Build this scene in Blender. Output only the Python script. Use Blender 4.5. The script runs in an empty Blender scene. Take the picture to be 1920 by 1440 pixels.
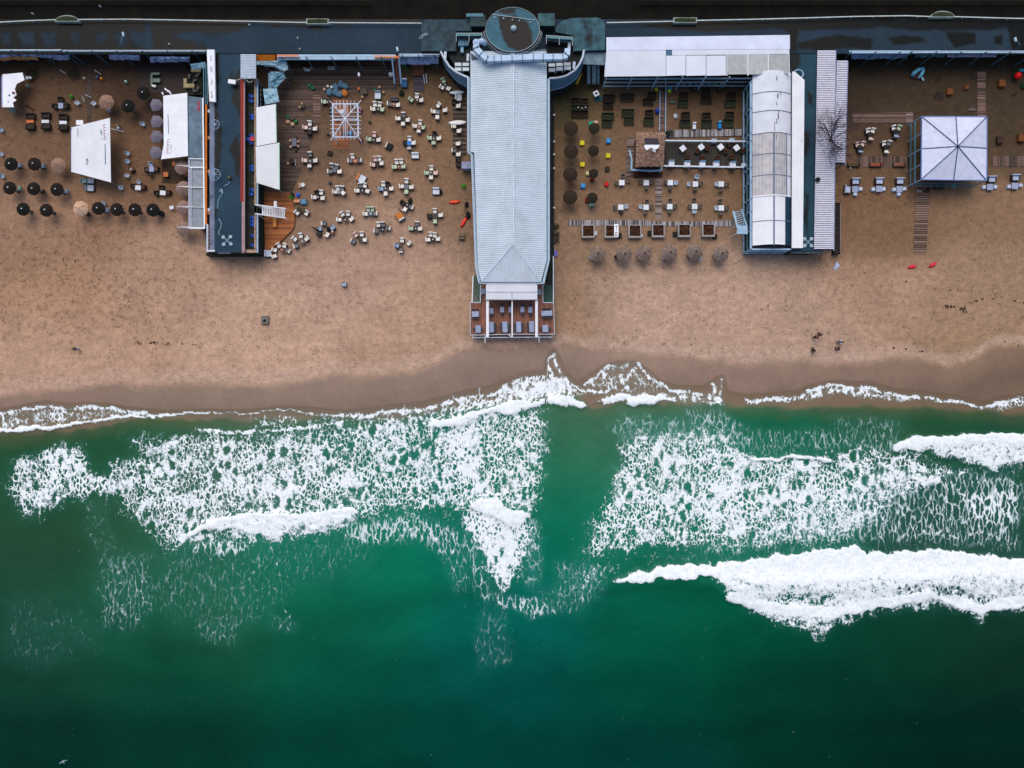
import bpy,math,random
import numpy as np
from mathutils import Vector,Matrix
random.seed(7)
SC=bpy.context.scene
COL=SC.collection
R=math.radians
S,H=0.08,104.0
# ---------------------------------------------------------------- camera, sky, sun, exposure
cd=bpy.data.cameras.new('camera');cam=bpy.data.objects.new('camera',cd);COL.objects.link(cam)
cam.location=(0,0,H);cam.rotation_euler=(0,0,0)
cd.sensor_width=36;cd.lens=36*H/(1920*S);cd.clip_start=1;cd.clip_end=6000
SC.camera=cam
SC.render.resolution_x=1024;SC.render.resolution_y=768
SC.view_settings.view_transform='Standard';SC.view_settings.look='None'
SC.view_settings.exposure=-0.18;SC.view_settings.gamma=1
SUN_EL,SUN_AZ=R(58),R(-12)
w=bpy.data.worlds.new("World");SC.world=w;w.use_nodes=True
nt=w.node_tree;bg=nt.nodes['Background']
sky=nt.nodes.new('ShaderNodeTexSky');sky.sky_type='NISHITA';sky.sun_disc=False
sky.sun_elevation=SUN_EL;sky.sun_rotation=SUN_AZ;sky.dust_density=4.0;sky.air_density=1.0;sky.ozone_density=1.0
nt.links.new(sky.outputs[0],bg.inputs[0]);bg.inputs[1].default_value=0.15
ld=bpy.data.lights.new('sun','SUN');ld.energy=1.5;ld.angle=R(50);ld.color=(1.0,0.95,0.88)
sun=bpy.data.objects.new('sun',ld);COL.objects.link(sun)
sun.rotation_euler=(R(90)-SUN_EL,0,math.pi-SUN_AZ);sun.location=(0,0,60)
# ---------------------------------------------------------------- helpers
def lin(c):
 c=c/255.0
 return c/12.92 if c<=0.04045 else((c+0.055)/1.055)**2.4
def C(r,g,b,k=1.0):return(lin(r)*k,lin(g)*k,lin(b)*k,1)
def W(px,py,z=0.0):
 k=(H-z)/H
 return Vector(((px-960)*S*k,(720-py)*S*k,z))
def tag(o,label=None,cat=None,group=None,kind=None):
 if label:o['label']=label
 if cat:o['category']=cat
 if group:o['group']=group
 if kind:o['kind']=kind
 return o
LINK=[True]
def thing(name,label,cat,loc=(0,0,0),rz=0.0,group=None,kind=None):
 o=bpy.data.objects.new(name,None);o.empty_display_size=0.3
 if LINK[0]:COL.objects.link(o)
 o.location=loc;o.rotation_euler=(0,0,rz)
 return tag(o,label,cat,group,kind)
class MB:
 def __init__(s):s.v=[];s.f=[];s.pc=[]
 def add(s,vs,fs):
  n=len(s.v);s.pc.append((len(s.v),len(s.f)));s.v+=[tuple(q)for q in vs];s.f+=[tuple(i+n for i in f)for f in fs];return s
 def box(s,c,d,rz=0.0,M=None):
  hx,hy,hz=d[0]/2,d[1]/2,d[2]/2;ca,sa=math.cos(rz),math.sin(rz);vs=[]
  for z in(-hz,hz):
   for x,y in((-hx,-hy),(hx,-hy),(hx,hy),(-hx,hy)):
    p=Vector((x*ca-y*sa,x*sa+y*ca,z))
    if M:p=M@Vector((x,y,z))
    vs.append((c[0]+p.x,c[1]+p.y,c[2]+p.z))
  return s.add(vs,[(3,2,1,0),(4,5,6,7),(0,1,5,4),(1,2,6,5),(2,3,7,6),(3,0,4,7)])
 def rbox(s,c,d,r=0.05,rz=0.0):
  hx,hy=d[0]/2,d[1]/2;ca,sa=math.cos(rz),math.sin(rz);rings=[]
  r=min(r,hx*.9,hy*.9)
  def ring(ins,z):
   a,b=hx-ins,hy-ins;q=max(r-ins,r*.4);o=[]
   for sx,sy,st in((1,1,0),(-1,1,90),(-1,-1,180),(1,-1,270)):
    for t in(0,45,90):
     x=sx*(a-q)+q*math.cos(R(st+t));y=sy*(b-q)+q*math.sin(R(st+t))
     o.append((c[0]+x*ca-y*sa,c[1]+x*sa+y*ca,c[2]+z))
   return o
  z0,z1=-d[2]/2,d[2]/2;e=min(r*.6,d[2]*.4)
  vs=ring(0,z0)+ring(0,z1-e)+ring(e*.8,z1);n=12;fs=[]
  for k in range(2):
   for i in range(n):fs.append((k*n+i,k*n+(i+1)%n,(k+1)*n+(i+1)%n,(k+1)*n+i))
  fs.append(tuple(range(2*n,3*n)));fs.append(tuple(range(n-1,-1,-1)))
  return s.add(vs,fs)
 def prism(s,pts,z0,z1):
  n=len(pts);a=sum(pts[i][0]*pts[(i+1)%n][1]-pts[(i+1)%n][0]*pts[i][1]for i in range(n))
  if a<0:pts=pts[::-1]
  vs=[(p[0],p[1],z0)for p in pts]+[(p[0],p[1],z1)for p in pts]
  return s.add(vs,[tuple(range(n-1,-1,-1)),tuple(range(n,2*n))]+[(i,(i+1)%n,n+(i+1)%n,n+i)for i in range(n)])
 def wp(s,px,z0,z1,zr=None):
  zr=z1 if zr is None else zr
  return s.prism([W(x,y,zr)for x,y in px],z0,z1)
 def wb(s,x0,y0,x1,y1,z0,z1,zr=None):return s.wp([(x0,y0),(x0,y1),(x1,y1),(x1,y0)],z0,z1,zr)
 def slab(s,pts,t=0.05):
  n=len(pts);a=sum(pts[i][0]*pts[(i+1)%n][1]-pts[(i+1)%n][0]*pts[i][1]for i in range(n))
  if a<0:pts=pts[::-1]
  vs=[(p[0],p[1],p[2]-t)for p in pts]+[tuple(p)for p in pts]
  return s.add(vs,[tuple(range(n-1,-1,-1)),tuple(range(n,2*n))]+[(i,(i+1)%n,n+(i+1)%n,n+i)for i in range(n)])
 def bar(s,p,q,w=0.08,h=None):
  h=h or w;p,q=Vector(p),Vector(q);d=(q-p);L=d.length
  if L<1e-5:return s
  d/=L;up=Vector((0,0,1))if abs(d.z)<.95 else Vector((0,1,0))
  a=d.cross(up).normalized();b=a.cross(d).normalized();vs=[]
  for e in(p,q):
   for i,j in((-1,-1),(1,-1),(1,1),(-1,1)):vs.append(e+a*(i*w/2)+b*(j*h/2))
  return s.add(vs,[(0,1,2,3),(7,6,5,4),(0,4,5,1),(1,5,6,2),(2,6,7,3),(3,7,4,0)])
 def tube(s,path,r=0.03,n=6,closed=False):
  P=[Vector(p)for p in path];m=len(P);vs=[];fs=[]
  for i,p in enumerate(P):
   if closed:d=P[(i+1)%m]-P[i-1]
   else:d=P[min(i+1,m-1)]-P[max(i-1,0)]
   d=d.normalized()if d.length>1e-6 else Vector((1,0,0))
   up=Vector((0,0,1))if abs(d.z)<.9 else Vector((1,0,0))
   a=d.cross(up).normalized();b=a.cross(d).normalized();rr=r[i]if isinstance(r,(list,tuple))else r
   for k in range(n):
    t=2*math.pi*k/n;vs.append(p+a*(rr*math.cos(t))+b*(rr*math.sin(t)))
  for i in range(m if closed else m-1):
   j=(i+1)%m
   for k in range(n):fs.append((i*n+k,i*n+(k+1)%n,j*n+(k+1)%n,j*n+k))
  if not closed:fs+=[tuple(range(n-1,-1,-1)),tuple(range((m-1)*n,m*n))]
  return s.add(vs,fs)
 def cyl(s,c,r,h,n=16,r2=None):
  r2=r if r2 is None else r2
  vs=[(c[0]+r*math.cos(2*math.pi*k/n),c[1]+r*math.sin(2*math.pi*k/n),c[2])for k in range(n)]
  vs+=[(c[0]+r2*math.cos(2*math.pi*k/n),c[1]+r2*math.sin(2*math.pi*k/n),c[2]+h)for k in range(n)]
  return s.add(vs,[tuple(range(n-1,-1,-1)),tuple(range(n,2*n))]+[(i,(i+1)%n,n+(i+1)%n,n+i)for i in range(n)])
 def lathe(s,c,prof,n=20,jit=0.0,sy=1.0):
  vs=[];m=len(prof)
  for(r,z)in prof:
   for k in range(n):
    t=2*math.pi*k/n;q=r*(1+random.uniform(-jit,jit))
    vs.append((c[0]+q*math.cos(t),c[1]+q*math.sin(t)*sy,c[2]+z+random.uniform(-jit,jit)*.3))
  fs=[(i*n+k,i*n+(k+1)%n,(i+1)*n+(k+1)%n,(i+1)*n+k)for i in range(m-1)for k in range(n)]
  fs+=[tuple(range(n-1,-1,-1)),tuple(range((m-1)*n,m*n))]
  return s.add(vs,fs)
 def build(s,name,mat,parent=None,world=True,smooth=False):
  v=s.v
  if parent is not None and world:
   L=parent.location;p=parent.parent
   off=Vector(L)
   while p is not None:off+=Vector(p.location);p=p.parent
   v=[(a[0]-off.x,a[1]-off.y,a[2]-off.z)for a in v]
  me=bpy.data.meshes.new(name);me.from_pydata([tuple(q)for q in v],[],s.f);me.update()
  if mat:me.materials.append(mat)
  if smooth:
   for p in me.polygons:p.use_smooth=True
  o=bpy.data.objects.new(name,me)
  if LINK[0]:COL.objects.link(o)
  if parent is not None:o.parent=parent
  return o
def each(mb,name,mat,parent=None,world=True,smooth=False):
 """every piece added to mb becomes a mesh object of its own"""
 out=[];pc=mb.pc+[(len(mb.v),len(mb.f))]
 for(a,fa),(b,fb)in zip(pc[:-1],pc[1:]):
  q=MB();q.v=mb.v[a:b];q.f=[tuple(i-a for i in f)for f in mb.f[fa:fb]];out.append(q.build(name,mat,parent,world,smooth))
 return out
def copy_tree(o,parent=None):
 c=o.copy();COL.objects.link(c);c.parent=parent
 for ch in KIDS.get(o,[]):copy_tree(ch,c)
 return c
KIDS={};PROTO={}
def proto(key,fn):
 if key not in PROTO:
  LINK[0]=False;before=set(bpy.data.objects)
  r=fn();LINK[0]=True
  for o in set(bpy.data.objects)-before:
   if o.parent:KIDS.setdefault(o.parent,[]).append(o)
  PROTO[key]=r
 return PROTO[key]
def put(key,fn,loc,rz,label,cat,group=None):
 c=copy_tree(proto(key,fn));c.location=loc;c.rotation_euler=(0,0,rz)
 for k in('group',):
  if k in c:del c[k]
 return tag(c,label,cat,group)
# ---------------------------------------------------------------- materials
MATS={}
def N(t,ty,**kw):
 n=t.nodes.new(ty)
 for k,v in kw.items():
  if k.startswith('i_'):n.inputs[int(k[2:])if k[2:].isdigit()else k[2:]].default_value=v
  else:setattr(n,k,v)
 return n
def math_(t,op,a,b=None,clamp=False):
 n=t.nodes.new('ShaderNodeMath');n.operation=op;n.use_clamp=clamp
 for i,q in enumerate((a,b)):
  if q is None:continue
  if isinstance(q,(int,float)):n.inputs[i].default_value=q
  else:t.links.new(q,n.inputs[i])
 return n.outputs[0]
def mix_(t,f,a,b,bt='MIX'):
 n=t.nodes.new('ShaderNodeMix');n.data_type='RGBA';n.blend_type=bt
 for s,q in((n.inputs[0],f),(n.inputs[6],a),(n.inputs[7],b)):
  if isinstance(q,(int,float)):s.default_value=q
  elif isinstance(q,tuple):s.default_value=q
  else:t.links.new(q,s)
 return n.outputs[2]
def noise_(t,vec,scale,detail=4,rough=.55,out=0):
 n=t.nodes.new('ShaderNodeTexNoise');n.inputs['Scale'].default_value=scale
 n.inputs['Detail'].default_value=detail;n.inputs['Roughness'].default_value=rough
 if vec is not None:t.links.new(vec,n.inputs['Vector'])
 return n.outputs[out]
def ramp_(t,f,stops):
 n=t.nodes.new('ShaderNodeValToRGB');e=n.color_ramp.elements
 e[0].position,e[0].color=stops[0];e[1].position,e[1].color=stops[-1]
 for p,c in stops[1:-1]:
  q=e.new(p);q.color=c
 t.links.new(f,n.inputs[0]);return n.outputs[0]
def base(name):
 m=bpy.data.materials.new(name);m.use_nodes=True;t=m.node_tree;b=t.nodes['Principled BSDF']
 return m,t,b
def mat(name,col,rough=.7,var=.12,scale=2.0,metal=0.0,bump=0.0,bscale=None,dirt=None,spec=.22,obj=False):
 """painted / plain surface with slight uneven wear"""
 if name in MATS:return MATS[name]
 m,t,b=base(name)
 if obj:vec=N(t,'ShaderNodeTexCoord').outputs['Object']
 else:vec=N(t,'ShaderNodeNewGeometry').outputs['Position']
 n=noise_(t,vec,scale,5,.6)
 lo=tuple(c*(1-var*1.6)for c in col[:3])+(1,);hi=tuple(min(c*(1+var),1)for c in col[:3])+(1,)
 c=ramp_(t,n,[(.3,lo),(.7,hi)])
 if dirt:
  n2=noise_(t,vec,dirt[1],6,.65)
  f=math_(t,'MULTIPLY',math_(t,'SUBTRACT',n2,dirt[2]),6,True)
  c=mix_(t,f,c,dirt[0])
 info=N(t,'ShaderNodeObjectInfo')
 hs=N(t,'ShaderNodeHueSaturation');t.links.new(c,hs.inputs['Color'])
 t.links.new(math_(t,'ADD',math_(t,'MULTIPLY',info.outputs['Random'],.16),.92),hs.inputs['Value'])
 t.links.new(hs.outputs[0],b.inputs['Base Color'])
 b.inputs['Roughness'].default_value=rough;b.inputs['Metallic'].default_value=metal
 b.inputs['Specular IOR Level'].default_value=spec
 if bump:
  bn=N(t,'ShaderNodeBump');bn.inputs['Strength'].default_value=bump;bn.inputs['Distance'].default_value=.02
  t.links.new(noise_(t,vec,bscale or scale*6,4),bn.inputs['Height']);t.links.new(bn.outputs[0],b.inputs['Normal'])
 MATS[name]=m;return m
def planks(name,col,dark,step=.16,axis='X',gap=.12,rough=.8,var=.5):
 """boards laid side by side, each with a tone of its own"""
 if name in MATS:return MATS[name]
 m,t,b=base(name)
 pos=N(t,'ShaderNodeNewGeometry').outputs['Position']
 sp=N(t,'ShaderNodeSeparateXYZ');t.links.new(pos,sp.inputs[0])
 u=math_(t,'DIVIDE',sp.outputs[axis],step);idx=math_(t,'FLOOR',u);fr=math_(t,'FRACT',u)
 wn=N(t,'ShaderNodeTexWhiteNoise',noise_dimensions='1D');t.links.new(idx,wn.inputs['W'])
 n=noise_(t,pos,1.3,6,.65)
 f=math_(t,'ADD',math_(t,'MULTIPLY',wn.outputs['Value'],var),math_(t,'MULTIPLY',n,1-var))
 c=ramp_(t,f,[(.2,dark),(.75,col)])
 g=math_(t,'LESS_THAN',fr,gap)
 c=mix_(t,g,c,tuple(q*.3 for q in dark[:3])+(1,))
 t.links.new(c,b.inputs['Base Color']);b.inputs['Roughness'].default_value=rough
 MATS[name]=m;return m
# ---------------------------------------------------------------- numpy fields (tones and masks of the ground sheets)
def vnoise(X,Y,sc,seed):
 rs=np.random.RandomState(seed);L=rs.rand(257,257)
 x=X/sc+1000.3;y=Y/sc+1000.7;xi=np.floor(x).astype(int);yi=np.floor(y).astype(int)
 fx=x-xi;fy=y-yi;fx=fx*fx*(3-2*fx);fy=fy*fy*(3-2*fy)
 g=lambda a,b:L[a%257,b%257]
 return(g(xi,yi)*(1-fx)+g(xi+1,yi)*fx)*(1-fy)+(g(xi,yi+1)*(1-fx)+g(xi+1,yi+1)*fx)*fy
def fbm(X,Y,sc,seed,o=4):
 r=0;a=.5;n=0
 for k in range(o):r=r+a*vnoise(X,Y,sc/2**k,seed+k);n+=a;a*=.5
 return r/n-.5
def segd(X,Y,pts,closed=False):
 d=np.full(X.shape,1e9);P=list(pts)+([pts[0]]if closed else[])
 for(ax,ay),(bx,by)in zip(P[:-1],P[1:]):
  dx,dy=bx-ax,by-ay;l=dx*dx+dy*dy+1e-9
  t=np.clip(((X-ax)*dx+(Y-ay)*dy)/l,0,1)
  d=np.minimum(d,np.hypot(X-ax-t*dx,Y-ay-t*dy))
 return d
def sdf(X,Y,pts):
 ins=np.zeros(X.shape,bool);n=len(pts)
 for i in range(n):
  (ax,ay),(bx,by)=pts[i],pts[(i+1)%n]
  c=((ay>Y)!=(by>Y))&(X<(bx-ax)*(Y-ay)/((by-ay)if by!=ay else 1e-9)+ax)
  ins^=c
 d=segd(X,Y,pts,True);return np.where(ins,-d,d)
def sst(a,b,x):
 t=np.clip((x-a)/(b-a),0,1);return t*t*(3-2*t)
def idw(X,Y,pts,p=3.0,asp=1.0,sg=95.0):
 num=np.zeros(X.shape+(3,));den=np.zeros(X.shape)
 for(px,py,c)in pts:
  q=((X-px)/1.25)**2+(Y-py)**2
  w=np.exp(-q/(2*(sg*.5)**2))+2e-3*np.exp(-q/(2*(sg*1.6)**2))+1e-7/(1+q/1e4)**2
  num+=w[...,None]*np.array([lin(v)for v in c]);den+=w
 return num/den[...,None]
def axis_(fine0,fine1,step,far0,far1,g=1.35):
 a=list(np.arange(fine0,fine1+.1,step));s=step
 while a[-1]<far1:s*=g;a.append(a[-1]+s)
 s=step;lo=[]
 while(lo[-1]if lo else a[0])>far0:s*=g;lo.append((lo[-1]if lo else a[0])-s)
 return np.array(lo[::-1]+a)
def grid_obj(name,X,Y,Z,attrs,m,zr=None,smooth=True):
 """X,Y photo pixels at the sheet's height, Z metres"""
 k=(H-Z)/H if zr is None else(H-zr)/H
 V=np.stack([(X-960)*S*k,(720-Y)*S*k,Z],-1).reshape(-1,3)
 r,c=X.shape;I=np.arange(r*c).reshape(r,c)
 F=np.stack([I[:-1,:-1],I[1:,:-1],I[1:,1:],I[:-1,1:]],-1).reshape(-1,4)
 me=bpy.data.meshes.new(name);me.vertices.add(len(V));me.vertices.foreach_set('co',V.ravel())
 me.loops.add(F.size);me.loops.foreach_set('vertex_index',F.ravel())
 me.polygons.add(len(F));me.polygons.foreach_set('loop_start',np.arange(0,F.size,4));me.polygons.foreach_set('loop_total',np.full(len(F),4))
 if smooth:me.polygons.foreach_set('use_smooth',np.ones(len(F),bool))
 me.update();me.validate()
 for n,a in attrs.items():
  if a.ndim==3:
   at=me.attributes.new(n,'FLOAT_COLOR','POINT');q=np.ones((len(V),4));q[:,:3]=a.reshape(-1,3);at.data.foreach_set('color',q.ravel())
  else:
   at=me.attributes.new(n,'FLOAT','POINT');at.data.foreach_set('value',a.ravel().astype(np.float32))
 me.materials.append(m);o=bpy.data.objects.new(name,me);COL.objects.link(o);o['kind']='structure'
 return o
def attr_(t,n,f=True):
 a=t.nodes.new('ShaderNodeAttribute');a.attribute_name=n;return a.outputs['Fac' if f else 'Color']
# ================================================================ BEACH SAND
SHORE=[(-1500,790),(-60,770),(0,766),(40,758),(85,750),(125,756),(160,754),(200,755),(240,762),(300,768),(390,766),(450,768),(500,764),(540,760),(600,764),(640,768),(690,764),(740,757),(790,752),(830,742),(870,731),(920,722),(955,708),(985,696),(1022,692),(1027,660),(1040,652),(1052,668),(1066,700),(1085,715),(1105,700),(1130,684),(1160,676),(1195,676),(1218,692),(1240,712),(1270,722),(1320,722),(1345,704),(1360,702),(1366,732),(1400,738),(1440,736),(1500,730),(1520,720),(1560,712),(1640,715),(1680,728),(1740,732),(1800,740),(1845,752),(1880,742),(1920,738),(1980,740),(3400,750)]
WET=[(-1500,760),(0,742),(100,732),(200,720),(350,722),(500,722),(590,706),(700,705),(790,690),(860,664),(900,657),(1000,652),(1060,645),(1110,660),(1180,664),(1250,660),(1330,674),(1400,682),(1500,676),(1600,684),(1700,672),(1780,688),(1830,672),(1860,652),(1920,648),(3400,650)]
def poly1(P,x):return np.interp(x,[p[0]for p in P],[p[1]for p in P])
SAND=[(0,150,(58,43,32)),(200,150,(66,49,38)),(350,150,(45,35,27)),(100,200,(92,68,52)),(100,260,(108,82,64)),(250,330,(105,78,58)),(20,300,(118,90,72)),(40,440,(150,118,97)),(300,500,(176,142,121)),(100,550,(170,133,106)),(180,430,(148,114,92)),(100,650,(184,149,128)),(600,150,(60,47,37)),(560,250,(92,72,57)),(600,330,(115,90,73)),(800,170,(94,74,53)),(740,250,(118,90,70)),(800,300,(136,107,86)),(720,300,(136,106,85)),(700,430,(162,132,114)),(560,420,(122,96,78)),(600,500,(184,151,134)),(800,500,(182,149,130)),(860,420,(125,99,80)),(860,300,(108,87,66)),(820,600,(180,147,125)),(500,600,(189,155,134)),(1080,170,(72,62,42)),(1100,260,(106,85,64)),(1200,230,(112,86,66)),(1100,330,(116,90,70)),(1200,370,(126,98,78)),(1330,200,(92,70,52)),(1330,360,(118,92,72)),(1100,450,(140,113,92)),(1250,455,(140,112,90)),(1060,550,(150,120,98)),(1200,540,(190,158,141)),(1350,540,(186,154,136)),(1600,150,(46,36,27)),(1680,200,(58,47,35)),(1680,270,(78,60,45)),(1880,180,(56,45,34)),(1880,250,(74,59,44)),(1650,330,(108,82,61)),(1650,430,(122,94,70)),(1850,400,(130,102,80)),(1650,540,(170,137,116)),(1850,520,(158,128,106)),(1880,600,(160,131,108)),(1500,620,(178,147,128)),(1300,620,(182,151,132)),(1880,645,(150,120,94)),(960,650,(150,122,100)),(1060,130,(50,42,32)),(1350,120,(50,40,30))]  # dark tones mix trodden damp sand with shade under promenade and beside building
def sand_z(x,y):
 d=y-poly1(SHORE,x)
 z=np.where(d<-70,0,np.where(d<0,-.28*sst(-70,0,d),-.28-.012*np.minimum(d,260)))
 return z
bx=axis_(-40,1960,4,-2600,4600);by=axis_(60,800,4,-1400,3600)
X,Y=np.meshgrid(bx,by)
Z=sand_z(X,Y)+(fbm(X,Y,26,3)*.10+fbm(X,Y,7,9,3)*.07)*sst(8,-40,Y-poly1(WET,X))
Xw=X+fbm(X,Y,60,11)*30;Yw=Y+fbm(X,Y,50,12)*26
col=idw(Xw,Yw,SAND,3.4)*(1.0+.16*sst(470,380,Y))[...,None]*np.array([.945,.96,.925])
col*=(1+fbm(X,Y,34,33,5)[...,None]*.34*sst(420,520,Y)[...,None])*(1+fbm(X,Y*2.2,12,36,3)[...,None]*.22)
# damp band, with a pale dry lip above it
wd=Y-poly1(WET,X)+fbm(X,Y,46,21)*18+fbm(X,Y,14,22)*7
wet=sst(-7,10,wd)
lip=sst(-34,-14,wd)*(1-sst(-8,2,wd))
col=col*(1-lip[...,None]*.55)+np.array([lin(186),lin(158),lin(142)])*lip[...,None]*.55
wc=np.stack([np.interp(X,[0,300,900,1300,1920],[lin(q)for q in s])for s in((140,142,146,148,130),(116,120,124,124,106),(100,104,110,108,88))],-1)
dk=(1-.22*sst(10,60,wd))[...,None]*(1+fbm(X,Y,40,31)[...,None]*.25)
col=col*(1-wet[...,None])+wc*dk*wet[...,None]
# patches of green algae and trodden damp sand
for poly,c,f in[([(1040,160),(1100,165),(1125,200),(1100,215),(1050,240),(1040,200)],(50,52,32),18),([(540,290),(640,270),(630,300),(560,320)],(96,80,62),16),([(1042,130),(1130,150),(1125,175),(1040,180)],(42,40,26),14)]:
 a=sst(f,-f,sdf(Xw,Yw,poly))[...,None]*.7;col=col*(1-a)+np.array([lin(q)for q in c])*a
# dry raked edge at right (flat darker sand left of the boardwalk)
a=sst(3,-3,sdf(X,Y,[(1568,360),(1712,360),(1712,484),(1568,482)]))[...,None]*.35
col=col*(1-a)+np.array([lin(120),lin(92),lin(66)])*a
m,t,b=base('sand');pos=N(t,'ShaderNodeNewGeometry').outputs['Position']
c0=attr_(t,'tone',False);wetA=attr_(t,'wet')
n1=noise_(t,pos,1.1,6,.7);n2=noise_(t,pos,5.5,4,.7);n3=noise_(t,pos,14,2,.6)
f=math_(t,'ADD',math_(t,'MULTIPLY',n1,.55),math_(t,'ADD',math_(t,'MULTIPLY',n2,.5),math_(t,'MULTIPLY',n3,.35)))
k=math_(t,'ADD',math_(t,'MULTIPLY',f,2.1),-.46)
dry=math_(t,'SUBTRACT',1.0,math_(t,'MULTIPLY',wetA,.62))
k=math_(t,'ADD',math_(t,'MULTIPLY',math_(t,'SUBTRACT',k,1.0),dry),1.0)
# footprints: small dark dents
vo=N(t,'ShaderNodeTexVoronoi');vo.inputs['Scale'].default_value=1.9;t.links.new(pos,vo.inputs['Vector'])
fp=math_(t,'MULTIPLY',math_(t,'SUBTRACT',.30,vo.outputs['Distance']),7,True)
fp=math_(t,'MULTIPLY',fp,math_(t,'MULTIPLY',math_(t,'SUBTRACT',noise_(t,pos,.35,3),.40),5,True))
fp=math_(t,'MULTIPLY',fp,math_(t,'SUBTRACT',1.0,wetA))
vo2=N(t,'ShaderNodeTexVoronoi');vo2.inputs['Scale'].default_value=3.6;t.links.new(pos,vo2.inputs['Vector'])
fq=math_(t,'MULTIPLY',math_(t,'SUBTRACT',.22,vo2.outputs['Distance']),8,True)
fq=math_(t,'MULTIPLY',fq,math_(t,'MULTIPLY',math_(t,'SUBTRACT',noise_(t,pos,.8,3),.45),6,True))
fq=math_(t,'MULTIPLY',fq,math_(t,'SUBTRACT',1.0,wetA))
mo=math_(t,'MULTIPLY',math_(t,'SUBTRACT',noise_(t,pos,1.25,5,.66),math_(t,'SUBTRACT',.60,math_(t,'MULTIPLY',attr_(t,'trod'),.08))),9,True)
mo=math_(t,'MULTIPLY',mo,math_(t,'SUBTRACT',1.0,wetA))
k=math_(t,'MULTIPLY',k,math_(t,'SUBTRACT',1.0,math_(t,'MULTIPLY',mo,.36)))
kk=math_(t,'MULTIPLY',math_(t,'MULTIPLY',k,math_(t,'SUBTRACT',1.0,math_(t,'MULTIPLY',fp,.4))),math_(t,'SUBTRACT',1.0,math_(t,'MULTIPLY',fq,.46)))
cc=N(t,'ShaderNodeVectorMath',operation='SCALE');t.links.new(c0,cc.inputs[0]);t.links.new(kk,cc.inputs['Scale'])
t.links.new(cc.outputs[0],b.inputs['Base Color'])
t.links.new(math_(t,'SUBTRACT',.95,math_(t,'MULTIPLY',wetA,.58)),b.inputs['Roughness'])
b.inputs['Specular IOR Level'].default_value=.25
bn=N(t,'ShaderNodeBump');bn.inputs['Distance'].default_value=.05;t.links.new(math_(t,'MULTIPLY',dry,.55),bn.inputs['Strength'])
t.links.new(math_(t,'SUBTRACT',f,math_(t,'ADD',fp,fq)),bn.inputs['Height']);t.links.new(bn.outputs[0],b.inputs['Normal'])
trod=np.clip(sst(520,200,X)*sst(400,440,Y)*sst(690,560,Y)+.45*sst(500,540,Y)*sst(660,600,Y)+fbm(X,Y,90,38)*1.2,0,1)
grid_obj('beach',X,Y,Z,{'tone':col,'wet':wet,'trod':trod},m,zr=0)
# ================================================================ SEA
cx=axis_(-60,1980,3.5,-2600,4600)
s_=np.concatenate([np.linspace(0,.12,30)[:-1],np.linspace(.12,1,190),1+np.cumsum(.006*1.3**np.arange(1,24))])
X,T=np.meshgrid(cx,s_);top=poly1(SHORE,X);Y=top+(1500-top)*T
WATER=[(-200,830,(35,62,42)),(30,822,(44,78,46)),(200,825,(30,82,52)),(400,798,(48,88,55)),(100,900,(14,84,58)),(200,985,(42,76,48)),(60,1010,(38,70,48)),(60,1060,(30,68,48)),(60,1150,(20,74,54)),(60,1210,(24,66,46)),(60,1300,(8,60,46)),(60,1400,(3,48,38)),(300,1080,(22,96,70)),(250,1040,(34,84,58)),(400,1150,(30,92,62)),(200,1200,(16,80,56)),(300,1260,(4,74,54)),(300,1400,(2,56,44)),(560,1040,(8,112,84)),(600,1130,(4,96,70)),(750,1060,(3,112,84)),(620,1230,(3,86,64)),(700,1320,(2,78,64)),(700,1430,(0,62,50)),(960,1180,(0,94,82)),(960,1280,(0,84,74)),(960,1360,(0,76,66)),(960,1435,(0,62,56)),(1060,960,(0,108,80)),(1060,860,(20,112,80)),(1050,790,(50,104,70)),(1110,790,(84,104,78)),(1180,785,(70,105,76)),(1180,840,(16,115,90)),(1300,1150,(0,90,64)),(1200,1250,(0,84,64)),(1200,1400,(0,62,54)),(1400,1250,(0,70,48)),(1500,1320,(0,56,40)),(1700,1200,(3,60,42)),(1850,1230,(12,50,34)),(1850,1400,(1,40,32)),(1600,1420,(0,46,36)),(1400,950,(10,110,84)),(1500,1020,(20,96,72)),(1750,1000,(32,66,52)),(1850,950,(34,70,54)),(1500,800,(14,96,66)),(1800,790,(30,76,48)),(1650,775,(44,86,56)),(1840,1020,(28,66,50)),(470,890,(72,100,84)),(600,860,(40,100,78)),(800,850,(12,106,86)),(930,860,(6,104,80)),(940,1040,(0,104,86)),(1900,880,(30,80,60)),(700,800,(20,100,72))]
Xw=X+fbm(X,Y,90,41)*60;Yw=Y+fbm(X,Y,80,42)*50
wcol=idw(Xw,Yw,WATER,3.2,1.0,120)*.8+idw(Xw,Yw,WATER,3.2,1.0,300)*.2
wcol*=(1+fbm(X,Y,46,43)[...,None]*.22)*(1-.26*sst(1120,1380,Y))[...,None]
wcol*=(1-.20*np.exp(-(segd(Xw,Y,[(300,1230),(560,1185),(700,1150),(800,1125),(920,1100)])/26)**2)-.22*np.exp(-(segd(X,Y,[(1130,1112),(1200,1104),(1280,1098),(1340,1106)])/9)**2)-.10*np.exp(-(segd(Xw,Y,[(900,1290),(1200,1260),(1500,1240),(1900,1225)])/30)**2))[...,None]*(1+.07*np.sin((Y+fbm(X,Y,200,45)*160)/17.0)*sst(1080,1200,Y))[...,None]  # dark wave faces and crest foot: swell shading put into the water colour
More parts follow.
